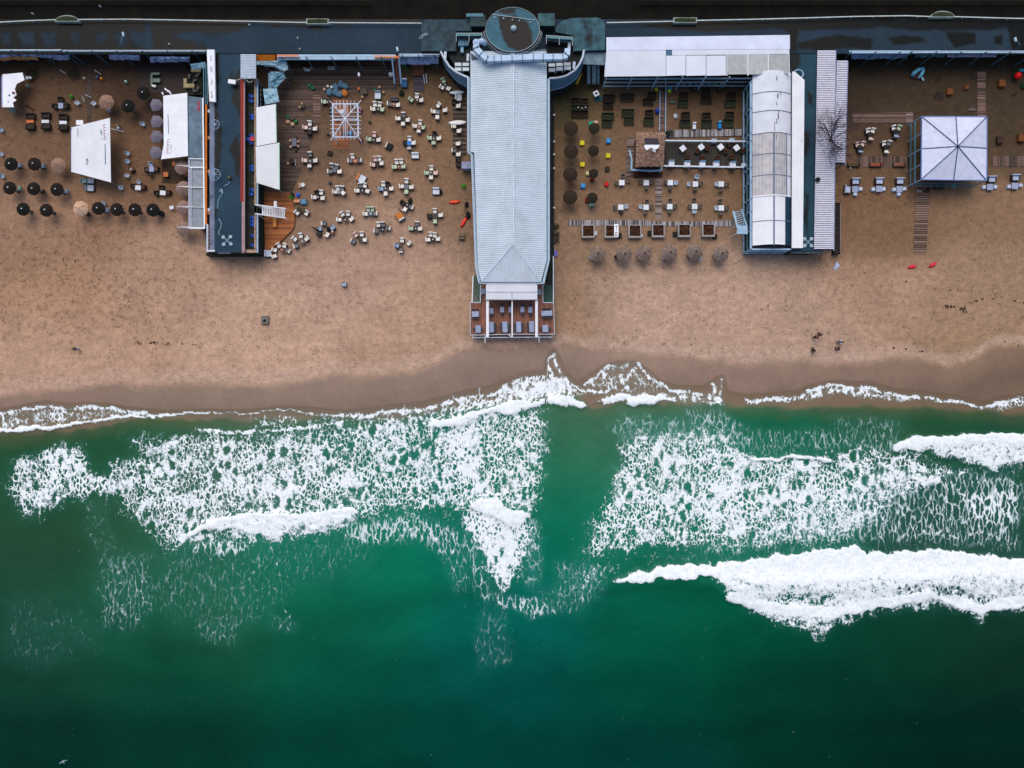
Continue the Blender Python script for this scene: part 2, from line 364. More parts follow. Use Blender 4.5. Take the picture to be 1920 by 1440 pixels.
# swash film over wet sand just behind the shoreline
GRN=[(-1500,830),(0,814),(60,812),(150,802),(200,792),(260,786),(350,783),(450,784),(600,782),(760,780),(850,766),(960,748),(1040,735),(1080,742),(1110,760),(1200,748),(1300,754),(1400,760),(1500,762),(1560,762),(1680,762),(1740,760),(1800,765),(1900,775),(3400,775)]
gd=Y-poly1(GRN,X)+fbm(X,Y,26,44)*16
a=(1-sst(-6,10,gd))[...,None];wcS=np.stack([np.interp(X,[0,300,900,1300,1920],[lin(q)for q in s])for s in((140,142,146,148,130),(116,120,124,124,106),(100,104,110,108,88))],-1)*.77
wcol=wcol*(1-a)+wcS*a
a=((1-sst(4,34,gd))*(gd>-40))[...,None]*.28;wcol=wcol*(1-a)+np.array([lin(104),lin(96),lin(70)])*a
# foam density: lace (D), drawn-out streaks (E)
wx=X+fbm(X,Y,24,51)*26+fbm(X,Y,9,55)*9;wy=Y+fbm(X,Y,24,52)*22+fbm(X,Y,9,56)*9
D=np.zeros(X.shape);E=np.zeros(X.shape);B=np.zeros(X.shape)
def area(poly,v,f,ref='D',ww=True):
 global D,E,B
 if ref=='D':f*=1.7
 d=sdf(wx if ww else X,wy if ww else Y,poly);q=v*sst(f,-f,d)
 if ref=='D':D=np.maximum(D,q)
 elif ref=='E':E=np.maximum(E,q)
 else:B=np.maximum(B,q)
def stroke(P,wd,v,f=4,ref='D',amp=.5):
 global D,E,B
 d=segd(X*(1-amp)+wx*amp,Y*(1-amp)+wy*amp,P);q=v*sst(wd+f,wd-f*.3,d)
 if ref=='D':D=np.maximum(D,q)
 elif ref=='E':E=np.maximum(E,q)
 else:B=np.maximum(B,q)
area([(165,915),(190,885),(245,850),(238,823),(300,812),(400,808),(520,803),(640,793),(700,785),(760,770),(830,755),(960,760),(1026,760),(1024,830),(1022,900),(1008,962),(960,962),(870,958),(780,958),(700,970),(640,985),(540,1000),(420,1006),(350,1030),(325,1035),(285,1018),(262,990),(235,965),(215,943),(190,932)],.60,16)
area([(230,900),(420,850),(640,840),(820,850),(830,950),(640,965),(400,990),(320,1020),(260,960)],.69,40)
area([(300,860),(420,845),(430,880),(330,900),(230,920),(200,905)],.86,22)
area([(810,800),(900,790),(905,900),(880,930),(830,900),(820,850)],.93,26)
area([(1000,770),(1022,770),(1020,900),(1010,950),(990,940)],.62,12)
area([(430,785),(600,775),(720,772),(800,770),(780,800),(500,802)],.44,10)
area([(18,862),(60,848),(110,838),(150,835),(160,870),(168,915),(150,945),(120,935),(95,945),(72,972),(40,970),(22,940),(6,910)],.64,12)
area([(20,900),(80,910),(130,930),(70,965),(30,950)],.88,16)
area([(130,885),(185,890),(230,905),(235,940),(190,925),(150,915)],.74,10)
area([(872,940),(990,958),(1004,990),(990,1040),(965,1090),(950,1108),(925,1106),(905,1060),(885,1020),(862,980)],.80,14)
area([(885,950),(980,970),(965,1060),(930,1085),(905,1030)],.80,20)
area([(1000,980),(1015,1060),(1000,1100),(985,1040)],.42,12)
area([(1165,815),(1250,800),(1350,800),(1410,850),(1500,850),(1700,840),(1770,870),(1760,900),(1670,950),(1660,990),(1560,1020),(1400,1030),(1200,1035),(1120,1045),(1082,1040),(1100,1000),(1135,930),(1160,870)],.60,18)
area([(1180,900),(1300,840),(1400,860),(1640,880),(1640,970),(1520,1000),(1350,1010),(1130,1020),(1120,1000)],.72,36)
area([(1280,860),(1400,860),(1440,920),(1400,980),(1290,980)],.80,40)
area([(1400,990),(1300,1040),(1200,1055),(1120,1050),(1080,1060),(1060,1100),(1000,1130),(1000,1150),(1100,1110),(1180,1060)],.42,14)
area([(1640,880),(1760,880),(1920,880),(1920,1035),(1640,1025),(1540,1030),(1450,1040),(1300,1055),(1240,1050),(1400,1000)],.47,26,'E')
area([(1790,915),(1920,905),(1920,985),(1830,1000),(1800,960)],.60,26,'E')
area([(1250,780),(1400,800),(1560,800),(1700,800),(1690,850),(1400,850),(1180,830),(1130,810),(1160,770)],.40,16,'E')
area([(1290,760),(1350,762),(1400,800),(1340,830),(1280,800)],.42,14,'E')
area([(1600,840),(1690,845),(1760,870),(1740,900),(1620,890)],.66,14)
area([(1660,870),(1700,850),(1830,880),(1820,900),(1700,890)],.5,12)
# thin drawn-out wisps
for poly,v,f in[([(330,1010),(640,990),(720,985),(700,1060),(560,1110),(480,1180),(330,1180),(260,1100)],.30,30),([(360,1010),(470,1010),(460,1040),(350,1045)],.55,10),([(640,980),(760,955),(880,1000),(860,1060),(780,1020),(640,1030)],.50,18),([(850,1000),(885,1010),(930,1120),(915,1150),(880,1090)],.46,10),([(180,1030),(290,1030),(300,1120),(270,1180),(180,1190)],.36,24),([(0,1120),(160,1130),(190,1220),(60,1260),(0,1240)],.24,30),([(150,940),(200,940),(230,1040),(170,1040)],.28,14),([(900,1150),(950,1140),(965,1240),(900,1260),(885,1200)],.32,12),([(930,1110),(1010,1120),(1060,1150),(1000,1160),(930,1140)],.50,10),([(1040,1050),(1110,1050),(1150,1100),(1080,1160),(1030,1150)],.38,16),([(990,960),(1020,980),(1020,1060),(1000,1120),(975,1080)],.4,10),([(360,1150),(460,1160),(440,1215),(370,1205)],.36,16),([(500,1150),(560,1160),(550,1190),(510,1190)],.36,12),([(820,1010),(870,1030),(880,1110),(850,1110)],.4,12),([(1000,1070),(1030,1120),(1010,1140)],.3,10),([(1560,780),(1700,780),(1680,850),(1570,850)],.36,14)]:
 area(poly,v,f,'E')
for P in[[(205,1090),(190,1130),(188,1165),(197,1172),(215,1162)],[(276,1085),(262,1090),(240,1105),(232,1125),(228,1142)],[(522,1045),(525,1090),(530,1140),(540,1170)],[(392,1040),(388,1080),(392,1100)],[(650,985),(646,1005),(640,1030)],[(240,1110),(262,1092),(285,1095)],[(470,1012),(474,1040)],[(505,1010),(508,1035)],[(155,945),(165,985),(170,1010)],[(855,1040),(870,1080),(890,1110),(897,1135)],[(470,1080),(495,1060),(500,1040)]]:
 stroke(P,.4,.52,4,'E',.75)
# breaking crests (dense white water)
for P,wds in[([(352,1003),(400,990),(440,984),(500,978),(560,980),(620,974),(664,962)],[1,6,17,24,22,16,4])]:
 pass
area([(345,1008),(400,974),(450,963),(560,960),(660,952),(684,962),(640,984),(560,998),(512,1010),(440,998),(390,992)],.86,7,'B');stroke([(352,1004),(400,980),(450,969),(560,967),(660,957)],4,1.2,6,'B');area([(360,1000),(560,970),(690,965),(640,998),(512,1020),(430,1010)],.62,8)
area([(875,950),(890,934),(935,932),(960,952),(1002,962),(975,985),(900,968)],1.12,7,'B')
area([(798,802),(815,786),(870,782),(960,752),(1010,750),(1060,740),(1104,758),(1092,766),(1030,757),(985,768),(930,777),(880,790),(850,802)],1.15,5,'B')
area([(1112,760),(1160,740),(1200,733),(1240,742),(1274,755),(1200,760),(1160,756)],1.15,5,'B')
area([(1016,752),(1060,744),(1104,758),(1060,764)],1.1,4,'B')
area([(1685,838),(1740,824),(1830,818),(1960,820),(1960,872),(1860,882),(1800,864),(1750,852)],.80,10,'B')
stroke([(1685,838),(1720,828),(1780,824),(1850,822),(1960,824)],8,1.2,5,'B')
stroke([(1412,864),(1440,860),(1500,858),(1556,863)],2.5,1.1,4,'B')
area([(1412,860),(1558,860),(1540,890),(1470,905),(1430,880)],.72,10)
area([(1700,888),(1770,880),(1772,908),(1740,915),(1700,900)],.84,9,'B')
area([(1152,1092),(1190,1070),(1230,1062),(1320,1058),(1400,1052),(1480,1038),(1600,1026),(1640,1036),(1680,1040),(1760,1030),(1840,1045),(1980,1040),(1980,1130),(1880,1135),(1840,1157),(1800,1128),(1740,1128),(1650,1140),(1640,1165),(1610,1145),(1545,1170),(1520,1188),(1500,1160),(1440,1162),(1400,1125),(1362,1095),(1330,1082),(1280,1080),(1200,1088)],.80,9,'B')
area([(1330,1080),(1420,1080),(1700,1080),(1980,1090),(1980,1146),(1880,1145),(1840,1165),(1790,1140),(1650,1150),(1610,1160),(1530,1195),(1430,1160),(1380,1120)],.62,9)
area([(1152,1092),(1190,1070),(1230,1062),(1320,1058),(1400,1052),(1480,1038),(1600,1026),(1680,1036),(1760,1030),(1840,1045),(1980,1040),(1980,1085),(1800,1080),(1640,1085),(1480,1095),(1330,1082),(1200,1088)],1.3,6,'B')
stroke([(1370,1118),(1470,1145),(1560,1148),(1660,1130),(1760,1112),(1830,1140),(1960,1122)],9,1.1,6,'B')
hole=sst(10,-6,sdf(wx,wy,[(1680,1104),(1730,1096),(1800,1108),(1860,1124),(1850,1132),(1790,1118),(1720,1112)]))+sst(10,-6,sdf(wx,wy,[(1440,1118),(1500,1118),(1560,1116),(1545,1132),(1470,1130)]))
B=np.where(hole>.2,B-.45*np.clip(hole,0,1),B)
# shoreline foam
stroke([(-60,812),(20,808),(70,803),(120,799),(145,794)],3.5,1.05,3,'B')
stroke([(250,781),(300,780),(330,777),(390,775)],1.6,1.0,2.5,'B');stroke([(150,792),(200,786),(240,778),(262,775)],2.2,.95,3,'B')
stroke([(390,775),(450,776),(500,772),(540,770),(600,776),(640,780)],1.1,.8,3,'B')
area([(-60,780),(0,775),(40,770),(85,762),(125,766),(160,763),(200,767),(262,774),(200,785),(140,790),(60,800),(-60,808)],.52,6)
stroke([(-60,780),(0,776),(40,770),(85,761),(125,767),(160,763),(200,765),(240,772),(275,775)],2.2,.78,4)
stroke([(370,806),(430,812),(520,806),(600,800),(640,790)],1.6,.85,4)
stroke([(640,781),(690,778),(740,772),(790,768),(830,757),(880,746),(930,738),(955,722),(985,708),(1020,706),(1058,710),(1072,724),(1090,733),(1140,735)],2,.84,6)
area([(800,770),(880,748),(930,740),(955,722),(985,708),(1020,706),(1060,712),(1070,728),(1110,740),(1060,748),(960,756),(870,782)],.72,6)
area([(985,710),(1050,706),(1070,725),(1060,735),(1010,735)],.95,6)
stroke([(1040,664),(1031,672),(1030,690),(1036,706)],2.4,.92,3);stroke([(1041,664),(1046,680),(1052,700)],2.0,.9,3)
area([(1098,720),(1122,700),(1140,686),(1180,682),(1198,682),(1210,700),(1225,712),(1250,728),(1240,735),(1130,735)],.46,7)
stroke([(1100,722),(1122,702),(1140,688),(1160,690),(1180,684),(1196,682),(1210,698),(1222,712),(1245,724),(1262,735)],1.6,.80,5);stroke([(1190,690),(1178,710),(1150,730)],2,.7,7);stroke([(1130,700),(1150,715),(1145,735)],2,.74,6)
stroke([(1262,733),(1290,735),(1330,744),(1345,745),(1356,756)],2.5,.82,6);stroke([(1336,720),(1342,745)],2,.8,4);stroke([(1356,708),(1350,738)],1.2,.66,4)
area([(1240,735),(1290,738),(1355,752),(1300,758),(1240,755)],.66,6)
stroke([(1400,752),(1440,748),(1500,745),(1515,736),(1560,722),(1600,726),(1640,727),(1665,736),(1700,742),(1740,748),(1800,752),(1840,764),(1862,760),(1880,752),(1925,750)],1.5,.84,5)
area([(1500,745),(1560,724),(1640,728),(1680,740),(1760,748),(1760,752),(1660,745),(1560,740),(1520,752)],.62,6)
area([(1850,764),(1880,750),(1960,748),(1960,764),(1880,768)],.6,6)
stroke([(1410,752),(1440,749),(1485,748)],3,.78,5)
stroke([(760,745),(758,768)],.8,.6,4);stroke([(897,714),(900,740)],1.5,.6,5);stroke([(848,730),(852,752)],.8,.5,4)
D=D*.96*(1+fbm(X,Y,60,61)*.42+fbm(X,Y,22,66)*.30);
D=np.maximum(D,np.minimum(B,1)*.7)
rg=sst(-4,5,gd)
lvl=-.32
zs=sand_z(X,Y);d0=Y-top
Zs=zs*(1-sst(0,40,d0))+lvl*sst(0,40,d0)+.02
sw=np.clip(B,0,1)
Z=Zs+sw*.35*sst(10,60,d0)+fbm(X,Y,70,71)*.22*sst(20,120,d0)+fbm(X,Y,10,72,3)*.10*sst(20,80,d0)*(1+sw*2.0)
Z+=.5*np.exp(-((Y-(1105-0.02*(X-1100)))/26.0)**2)*sst(1080,1300,X)
m,t,b=base('sea_water');pos=N(t,'ShaderNodeNewGeometry').outputs['Position']
wcN=attr_(t,'tone',False);aD=attr_(t,'lace');aE=attr_(t,'streak');aB=attr_(t,'crest');aG=attr_(t,'open')
nw=N(t,'ShaderNodeTexNoise');nw.inputs['Scale'].default_value=1.5;nw.inputs['Detail'].default_value=4;t.links.new(pos,nw.inputs['Vector'])
vm=N(t,'ShaderNodeVectorMath',operation='SUBTRACT');t.links.new(nw.outputs['Color'],vm.inputs[0]);vm.inputs[1].default_value=(.5,.5,.5)
vs=N(t,'ShaderNodeVectorMath',operation='SCALE');t.links.new(vm.outputs[0],vs.inputs[0]);vs.inputs['Scale'].default_value=.85
va=N(t,'ShaderNodeVectorMath',operation='ADD');t.links.new(pos,va.inputs[0]);t.links.new(vs.outputs[0],va.inputs[1]);wp_=va.outputs[0]
def vor(vec,sc,sy):
 mp=N(t,'ShaderNodeMapping');mp.inputs['Scale'].default_value=(1,sy,0);t.links.new(vec,mp.inputs['Vector'])
 v=N(t,'ShaderNodeTexVoronoi',feature='DISTANCE_TO_EDGE');v.inputs['Scale'].default_value=sc;t.links.new(mp.outputs[0],v.inputs['Vector']);return v.outputs['Distance'],mp.outputs[0]
fb,_=None,None
f1=noise_(t,wp_,1.9,7,.68)
e1,_=vor(wp_,2.05,.56);e2,_=vor(wp_,4.6,.8)
eL,_=vor(wp_,.85,.50);mk=math_(t,'MULTIPLY',math_(t,'SUBTRACT',noise_(t,pos,.22,3,.6),.44),7,True)
mxf=N(t,'ShaderNodeMix');t.links.new(mk,mxf.inputs[0]);t.links.new(math_(t,'MULTIPLY',e1,2.2),mxf.inputs[2]);t.links.new(math_(t,'MULTIPLY',eL,1.5),mxf.inputs[3])
v1=math_(t,'ADD',math_(t,'ADD',mxf.outputs[0],math_(t,'MULTIPLY',e2,.7)),math_(t,'SUBTRACT',math_(t,'ADD',math_(t,'MULTIPLY',f1,1.2),math_(t,'MULTIPLY',noise_(t,wp_,.55,3),.7)),.78))
foamD=math_(t,'MULTIPLY',math_(t,'ADD',math_(t,'SUBTRACT',aD,v1),.0),4.4,True)
e3,mv=vor(wp_,1.5,.30);f3=noise_(t,mv,2.2,6,.66)
v3=math_(t,'ADD',math_(t,'MULTIPLY',e3,3.2),math_(t,'SUBTRACT',math_(t,'MULTIPLY',f3,1.5),.50))
foamE=math_(t,'MULTIPLY',math_(t,'SUBTRACT',math_(t,'MULTIPLY',aE,1.25),v3),3.0,True)
foamE=math_(t,'MULTIPLY',foamE,math_(t,'MULTIPLY',math_(t,'ADD',math_(t,'MULTIPLY',aE,1.2),.08),math_(t,'MULTIPLY',aE,8,True)),True)
f4=noise_(t,wp_,1.5,8,.7)
foamB=math_(t,'MULTIPLY',math_(t,'SUBTRACT',math_(t,'ADD',aB,math_(t,'MULTIPLY',math_(t,'SUBTRACT',f4,.5),1.6)),.60),4,True)
foam=math_(t,'MAXIMUM',math_(t,'MAXIMUM',foamD,foamE),foamB)
film=math_(t,'MULTIPLY',math_(t,'ADD',aD,math_(t,'MULTIPLY',aE,1.1)),.30)
body=mix_(t,math_(t,'MULTIPLY',film,noise_(t,wp_,1.2,5)),wcN,(.10,.42,.40,1))
gr=noise_(t,pos,7,3,.7)
body=mix_(t,.5,body,mix_(t,1.0,body,ramp_(t,gr,[(.3,(.72,.72,.72,1)),(.7,(1.3,1.3,1.3,1))]),'MULTIPLY'))
fcol=ramp_(t,noise_(t,wp_,2.6,7,.75),[(.32,(.52,.66,.72,1)),(.48,(.84,.90,.93,1)),(.62,(.94,.96,.98,1))])
thin=mix_(t,.5,body,(.55,.72,.78,1))
fm=ramp_(t,foam,[(0,(0,0,0,1)),(1,(1,1,1,1))])
colr=mix_(t,math_(t,'MULTIPLY',foam,1.8,True),body,thin)
colr=mix_(t,math_(t,'MULTIPLY',math_(t,'SUBTRACT',foam,.35),2.0,True),colr,fcol)
t.links.new(colr,b.inputs['Base Color'])
t.links.new(math_(t,'ADD',math_(t,'MULTIPLY',foam,.5),math_(t,'SUBTRACT',.45,math_(t,'MULTIPLY',aG,.22))),b.inputs['Roughness'])
b.inputs['Specular IOR Level'].default_value=.13;b.inputs['IOR'].default_value=1.33
bn=N(t,'ShaderNodeBump');bn.inputs['Distance'].default_value=.12;bn.inputs['Strength'].default_value=.5
hh=math_(t,'ADD',math_(t,'MULTIPLY',foam,math_(t,'ADD',noise_(t,pos,3.5,6,.7),.2)),math_(t,'MULTIPLY',math_(t,'ADD',math_(t,'MULTIPLY',noise_(t,pos,1.2,5,.65),1.1),math_(t,'MULTIPLY',noise_(t,pos,.18,3),2.0)),aG))
t.links.new(hh,bn.inputs['Height']);t.links.new(bn.outputs[0],b.inputs['Normal'])
grid_obj('sea',X,Y,Z,{'tone':wcol,'lace':D,'streak':E,'crest':B,'open':rg},m,zr=0)
# ================================================================ MATERIALS FOR BUILT THINGS
white=mat('white_canvas',C(230,233,240),.75,.05,.6,dirt=(C(176,180,196),.5,.66))
offwhite=mat('weathered_white_metal',C(196,208,222),.55,.10,1.2,dirt=(C(130,140,150),.9,.66))
paleblue=mat('pale_blue_painted_steel',C(150,182,208),.5,.12,1.5,dirt=(C(90,112,130),1.2,.62))
midblue=mat('dull_blue_metal_sheet',C(92,128,150),.5,.16,1.0,dirt=(C(52,76,92),1.0,.58))
teal=mat('blue_green_steel',C(70,118,136),.5,.15,1.0)
steel=mat('galvanised_steel',C(150,160,168),.45,.12,3,metal=.4)
darksteel=mat('dark_steel',C(44,48,50),.6,.15,3)
galv=mat('zinc_duct',C(176,200,226),.42,.06,1.0,dirt=(C(120,140,160),1.2,.68))
black=mat('black_rubber',C(22,23,23),.7,.2,3)
greywall=mat('grey_render_wall',C(70,78,82),.85,.25,.8)
darkwall=mat('dark_timber_skirt',C(38,46,42),.85,.3,2)
orange=mat('orange_paint',C(214,112,26),.6,.12,1.5,dirt=(C(160,80,30),1,.6))
redpaint=mat('red_paint',C(142,30,20),.55,.12,1.5)
brownwood=planks('brown_deck_boards',C(150,100,82),C(116,74,60),.14,'X',.08)
orangewood=planks('varnished_orange_boards',C(176,106,54),C(124,68,32),.15,'Y',.08)
greywood=planks('grey_weathered_boards',C(176,172,178),C(66,60,58),.15,'X',.22,var=.75)
greywoodY=planks('grey_weathered_boards_across',C(150,128,122),C(60,46,38),.16,'Y',.24,var=.75)
pinkwoodY=planks('reddish_weathered_boards',C(134,104,92),C(58,44,34),.17,'Y',.25,var=.8)
pinkwoodX=planks('reddish_weathered_boards_along',C(124,96,84),C(54,42,34),.17,'X',.25,var=.8)
darkwood=planks('dark_oiled_boards',C(54,46,36),C(24,24,20),.2,'X',.1)
olddeck=planks('old_brown_boards',C(104,82,70),C(50,38,32),.16,'Y',.16,var=.55)
# asphalt: blue-grey felt with damp dark patches given as a surface property
def asphalt_mat():
 m,t,b=base('asphalt');pos=N(t,'ShaderNodeNewGeometry').outputs['Position']
 c=attr_(t,'tone',False);w_=attr_(t,'damp')
 n=noise_(t,pos,1.2,6,.7);g=noise_(t,pos,9,3,.7)
 k=math_(t,'ADD',math_(t,'MULTIPLY',n,.7),math_(t,'ADD',math_(t,'MULTIPLY',g,.6),.35))
 v=N(t,'ShaderNodeVectorMath',operation='SCALE');t.links.new(c,v.inputs[0]);t.links.new(k,v.inputs['Scale'])
 t.links.new(v.outputs[0],b.inputs['Base Color']);t.links.new(math_(t,'SUBTRACT',.8,math_(t,'MULTIPLY',w_,.4)),b.inputs['Roughness'])
 b.inputs['Specular IOR Level'].default_value=.12
 return m
ASPH=asphalt_mat()
def asphalt_sheet(name,x0,x1,y0,y1,z,dryc,dampc,patches,stepx=3,f=5,holes=()):
 X,Y=np.meshgrid(np.linspace(x0,x1,max(2,int((x1-x0)/stepx)+1)),np.linspace(y0,y1,max(2,int((y1-y0)/stepx)+1)))
 wx=X+fbm(X,Y,20,81)*14;wy=Y+fbm(X,Y,20,82)*10;d=np.zeros(X.shape)
 for P in patches:d=np.maximum(d,sst(f*.5,-f*.5,sdf(wx,wy,P)))
 for P in holes:d=d*(1-.8*sst(f*.8,-f*.8,sdf(wx,wy,P)))
 dc=np.array([lin(q)for q in dryc]);wc_=np.array([lin(q)for q in dampc])
 tone=dc*(1+fbm(X,Y,60,83)[...,None]*.5)*(1-d[...,None])+wc_*d[...,None]
 o=grid_obj(name,X,Y,np.full(X.shape,z),{'tone':tone,'damp':d},ASPH,zr=z,smooth=False)
 return o
PZ=3.5
# ---- promenade deck and the dark road behind it
P_=asphalt_sheet('promenade',-700,2620,36,100,PZ,(38,55,69),(14,17,17),[[(-700,34),(450,34),(470,52),(400,66),(360,58),(320,72),(380,76),(392,100),(-700,100)],[(-700,36),(800,30),(780,45),(620,44),(600,58),(570,50),(540,44),(520,52),(480,44),(440,50),(-700,50)],[(1138,36),(2620,30),(2620,50),(1900,52),(1800,58),(1700,56),(1650,50),(1600,56),(1500,56),(1400,55),(1300,60),(1230,52),(1200,48)],[(1500,78),(1540,70),(1600,66),(1640,74),(1636,92),(1580,90),(1540,96),(1500,92)],[(1665,70),(1720,66),(1740,78),(1680,86)],[(1770,60),(1830,62),(1830,84),(1790,90)],[(1860,70),(1880,66),(1878,86),(1862,84)],[(1890,50),(2600,50),(2600,100),(1900,96)],[(1440,45),(1500,48),(1496,96),(1482,96),(1478,60)]],holes=[[(2,66),(14,62),(20,78),(8,84)],[(38,62),(64,60),(66,82),(44,84)],[(80,62),(106,60),(104,86),(82,86)],[(134,60),(152,60),(150,80),(138,80)],[(176,62),(202,62),(200,78),(186,80)],[(214,66),(234,62),(234,86),(224,84)],[(240,58),(284,62),(288,94),(266,92),(250,80)],[(276,42),(286,42),(288,92),(272,90)],[(326,68),(340,66),(340,72)],[(364,62),(380,56),(382,84),(374,84)]])
# lighter dry islands on the left part
for o_ in():
 pass
rd=MB();X0,X1=-1400,3400
EM=mat('dark_earth',C(24,23,19),.95,.3,.5,spec=.1)
rd.slab([W(X0,38.5,PZ-.02),W(X1,38.5,PZ-.02),W(X1,-900,PZ-.02),W(X0,-900,PZ-.02)],.3)
tag(rd.build('road',EM),kind='structure')
# retaining wall below the promenade edge
rw=MB();rw.slab([W(X0,100,PZ-.02),W(X1,100,PZ-.02),W(X1,36,PZ-.02),W(X0,36,PZ-.02)],.35)
w0=W(X0,97,PZ);w1=W(X1,97,PZ)
rw.prism([(w0.x,w0.y+1.2),(w1.x,w1.y+1.2),(w1.x,w1.y+1.6),(w0.x,w0.y+1.6)],-.3,PZ-.36)
tag(rw.build('retaining_wall',greywall),'grey retaining wall holding up the promenade along the back of the beach','wall')
# slatted timber fence at the far side of the road
for a_,b_,lb in((-60,700,'dark slatted fence along the far side of the road, left half'),(1200,1985,'dark slatted fence along the far side of the road, right half')):
 r=thing('slatted_fence',lb,'fence',W(a_,8,PZ),group='slatted fences behind the road');sm=MB();rl=MB()
 for x in np.arange(a_,b_,4.2):
  p=W(x,9.5,PZ);sm.box((p.x,p.y,PZ+.6),(.12,.05,1.2))
 p,q=W(a_,9.5,PZ),W(b_,9.5,PZ)
 for z in(.25,1.0):rl.bar((p.x,p.y+.06,PZ+z),(q.x,q.y+.06,PZ+z),.05,.08)
 sm.build('slats',mat('mossy_slat',C(60,62,44),.9,.3,1),r);each(rl,'rail',mat('dark_rail',C(32,32,26),.9),r)
# low white parapet line with planters
PAR=[(-200,43),(0,41.5),(60,38.5),(105,37),(152,36.5),(240,36),(330,37.5),(470,40),(560,42),(620,42.5),(790,43.5)]
PAR2=[(1138,42.5),(1190,41.5),(1260,40),(1305,38.5),(1400,36.5),(1500,34),(1600,31),(1700,29.5),(1740,31),(1795,31.5),(1900,34.5),(2100,36)]
pw=mat('white_kerb_paint',C(186,198,200),.6,.12,1)
for pts,lb in((PAR,'thin white parapet rail along the promenade, left of the round roof'),(PAR2,'thin white parapet rail along the promenade, right of the round roof')):
 r=thing('parapet_rail',lb,'railing',W(pts[0][0],pts[0][1],PZ),group='parapet rails');mb=MB();ps=MB()
 Q=[W(x,y,PZ+.5)for x,y in pts]
 for a_,b_ in zip(Q[:-1],Q[1:]):mb.bar(a_,b_,.13,.08)
 for i in range(24):
  x=pts[0][0]+(pts[-1][0]-pts[0][0])*i/23.0;y=np.interp(x,[p[0]for p in pts],[p[1]for p in pts]);p=W(x,y,PZ+.5);ps.box((p.x,p.y,PZ+.23),(.07,.07,.46))
 mb.build('top_rail',pw,r);each(ps,'post',pw,r)
leaf=mat('planter_leaf',C(64,84,44),.8,.35,6,obj=True)
def leaves(mb,c,rx,ry,rz,n,s):
 for i in range(n):
  a=random.uniform(0,2*math.pi);q=math.sqrt(random.random());z=random.uniform(0,1)
  x=c[0]+rx*q*math.cos(a);y=c[1]+ry*q*math.sin(a);zz=c[2]+rz*z*(1-.5*q)
  d=Vector((random.uniform(-1,1),random.uniform(-1,1),random.uniform(-.4,.6))).normalized()*s;e=d.cross(Vector((0,0,1))).normalized()*s*.35
  p=Vector((x,y,zz));mb.add([p-d,p+e,p+d,p-e],[(0,1,2,3)])
def planter(px,py,wpx,rounded,lb):
 c=W(px,py,PZ);r=thing('planter',lb,'planter',c,group='promenade planters');L=wpx*S*.966
 tr=MB();so=MB();lf=MB();D_=.78
 if rounded:
  P=[(c.x+L/2*t,c.y-D_/2)for t in(-1,1)]+[(c.x+L/2*math.cos(a),c.y-D_/2+D_*1.2*math.sin(a))for a in np.linspace(.35,math.pi-.35,7)]
 else:P=[(c.x-L/2,c.y-D_/2),(c.x+L/2,c.y-D_/2),(c.x+L/2,c.y+D_/2),(c.x-L/2,c.y+D_/2)]
 tr.prism(P,PZ,PZ+.55)
 so.prism([(c.x+(x-c.x)*.9,c.y+(y-c.y)*.72)for x,y in P],PZ+.552,PZ+.58)
 leaves(lf,(c.x,c.y+.05,PZ+.58),L*.42,D_*.36,.22,150,.09)
 tr.build('trough',mat('pale_concrete',C(150,164,160),.8,.2,2),r);so.build('soil',mat('soil',C(60,62,48),.95,.3,3),r);lf.build('foliage',leaf,r)
planter(130,39,46,True,'rounded planter with yellowish plants on the parapet, leftmost of the four');planter(597,43.5,42,False,'rectangular green planter on the parapet above the white pergola')
planter(1283,41.5,44,False,'rectangular planter with leafy green edge above the long white awning');planter(1763,31,46,True,'rounded planter on the parapet above the square white pavilion')
# ---- arcade front of beach bars under the promenade edge
def arcade(x0,x1,lb,step,beamy,posts=True,sheets=(),wide=.55,m=None):
 m=m or paleblue
 c=W(x0,108,1.5);r=thing('arcade_front',lb,'shopfront',(c.x,c.y,0),group='bar fronts under the promenade');b1=MB();b1.bar(W(x0,beamy,PZ-.1),W(x1,beamy,PZ-.1),wide,.25);b1.build('beam',m,r)
 b2=MB();b2.bar(W(x0,beamy-2,PZ+.9),W(x1,beamy-2,PZ+.9),.08,.08);b2.build('guard_rail',offwhite,r)
 if posts:
  for x in np.arange(x0+6,x1,step):
   p=W(x,beamy-2,PZ+.9);q=MB();q.bar(p,(p.x,p.y,.0),.12,.12);q.build('post',teal,r)
 for(a,b_,ya,yb,mm,z)in sheets:
  q=MB();n=max(3,int((b_-a)/6));top=[];bot=[]
  for i in range(n+1):
   x=a+(b_-a)*i/n;top.append(W(x,ya+random.uniform(-.6,.6),z+random.uniform(-.1,.1)));bot.append(W(x,yb+random.uniform(-1.4,1.4),z-.9+random.uniform(-.25,.25)))
  mid=[(t_+b2_)/2+Vector((0,0,random.uniform(.05,.4)))for t_,b2_ in zip(top,bot)]
  vs=top+mid+bot;fs=[(k*(n+1)+i,(k+1)*(n+1)+i,(k+1)*(n+1)+i+1,k*(n+1)+i+1)for k in range(2)for i in range(n)]
  q.add(vs+[v-Vector((0,0,.04))for v in vs],fs+[tuple(j+len(vs)for j in f[::-1])for f in fs]);q.build('rolled_sheet',mm,r)
crump=mat('crumpled_clear_plastic',C(150,168,208),.35,.35,2.2,dirt=(C(60,72,100),3,.55),bump=.5)
tan_=mat('tan_cloth',C(190,136,92),.8,.15,2)
arcade(-400,116,'bar front below the promenade with crumpled blue plastic and a tan roller, far left',46,95.5,sheets=[(-100,112,97,108,crump,3.2),(-40,72,106,113,tan_,2.6),(100,130,103,112,crump,3.0)],wide=.12)
arcade(118,386,'bar front left of the white banner with slanting white posts and rolled blinds',47,96.5,sheets=[(206,262,103,112,crump,3.0),(282,356,106,116,crump,3.0)],wide=.12)
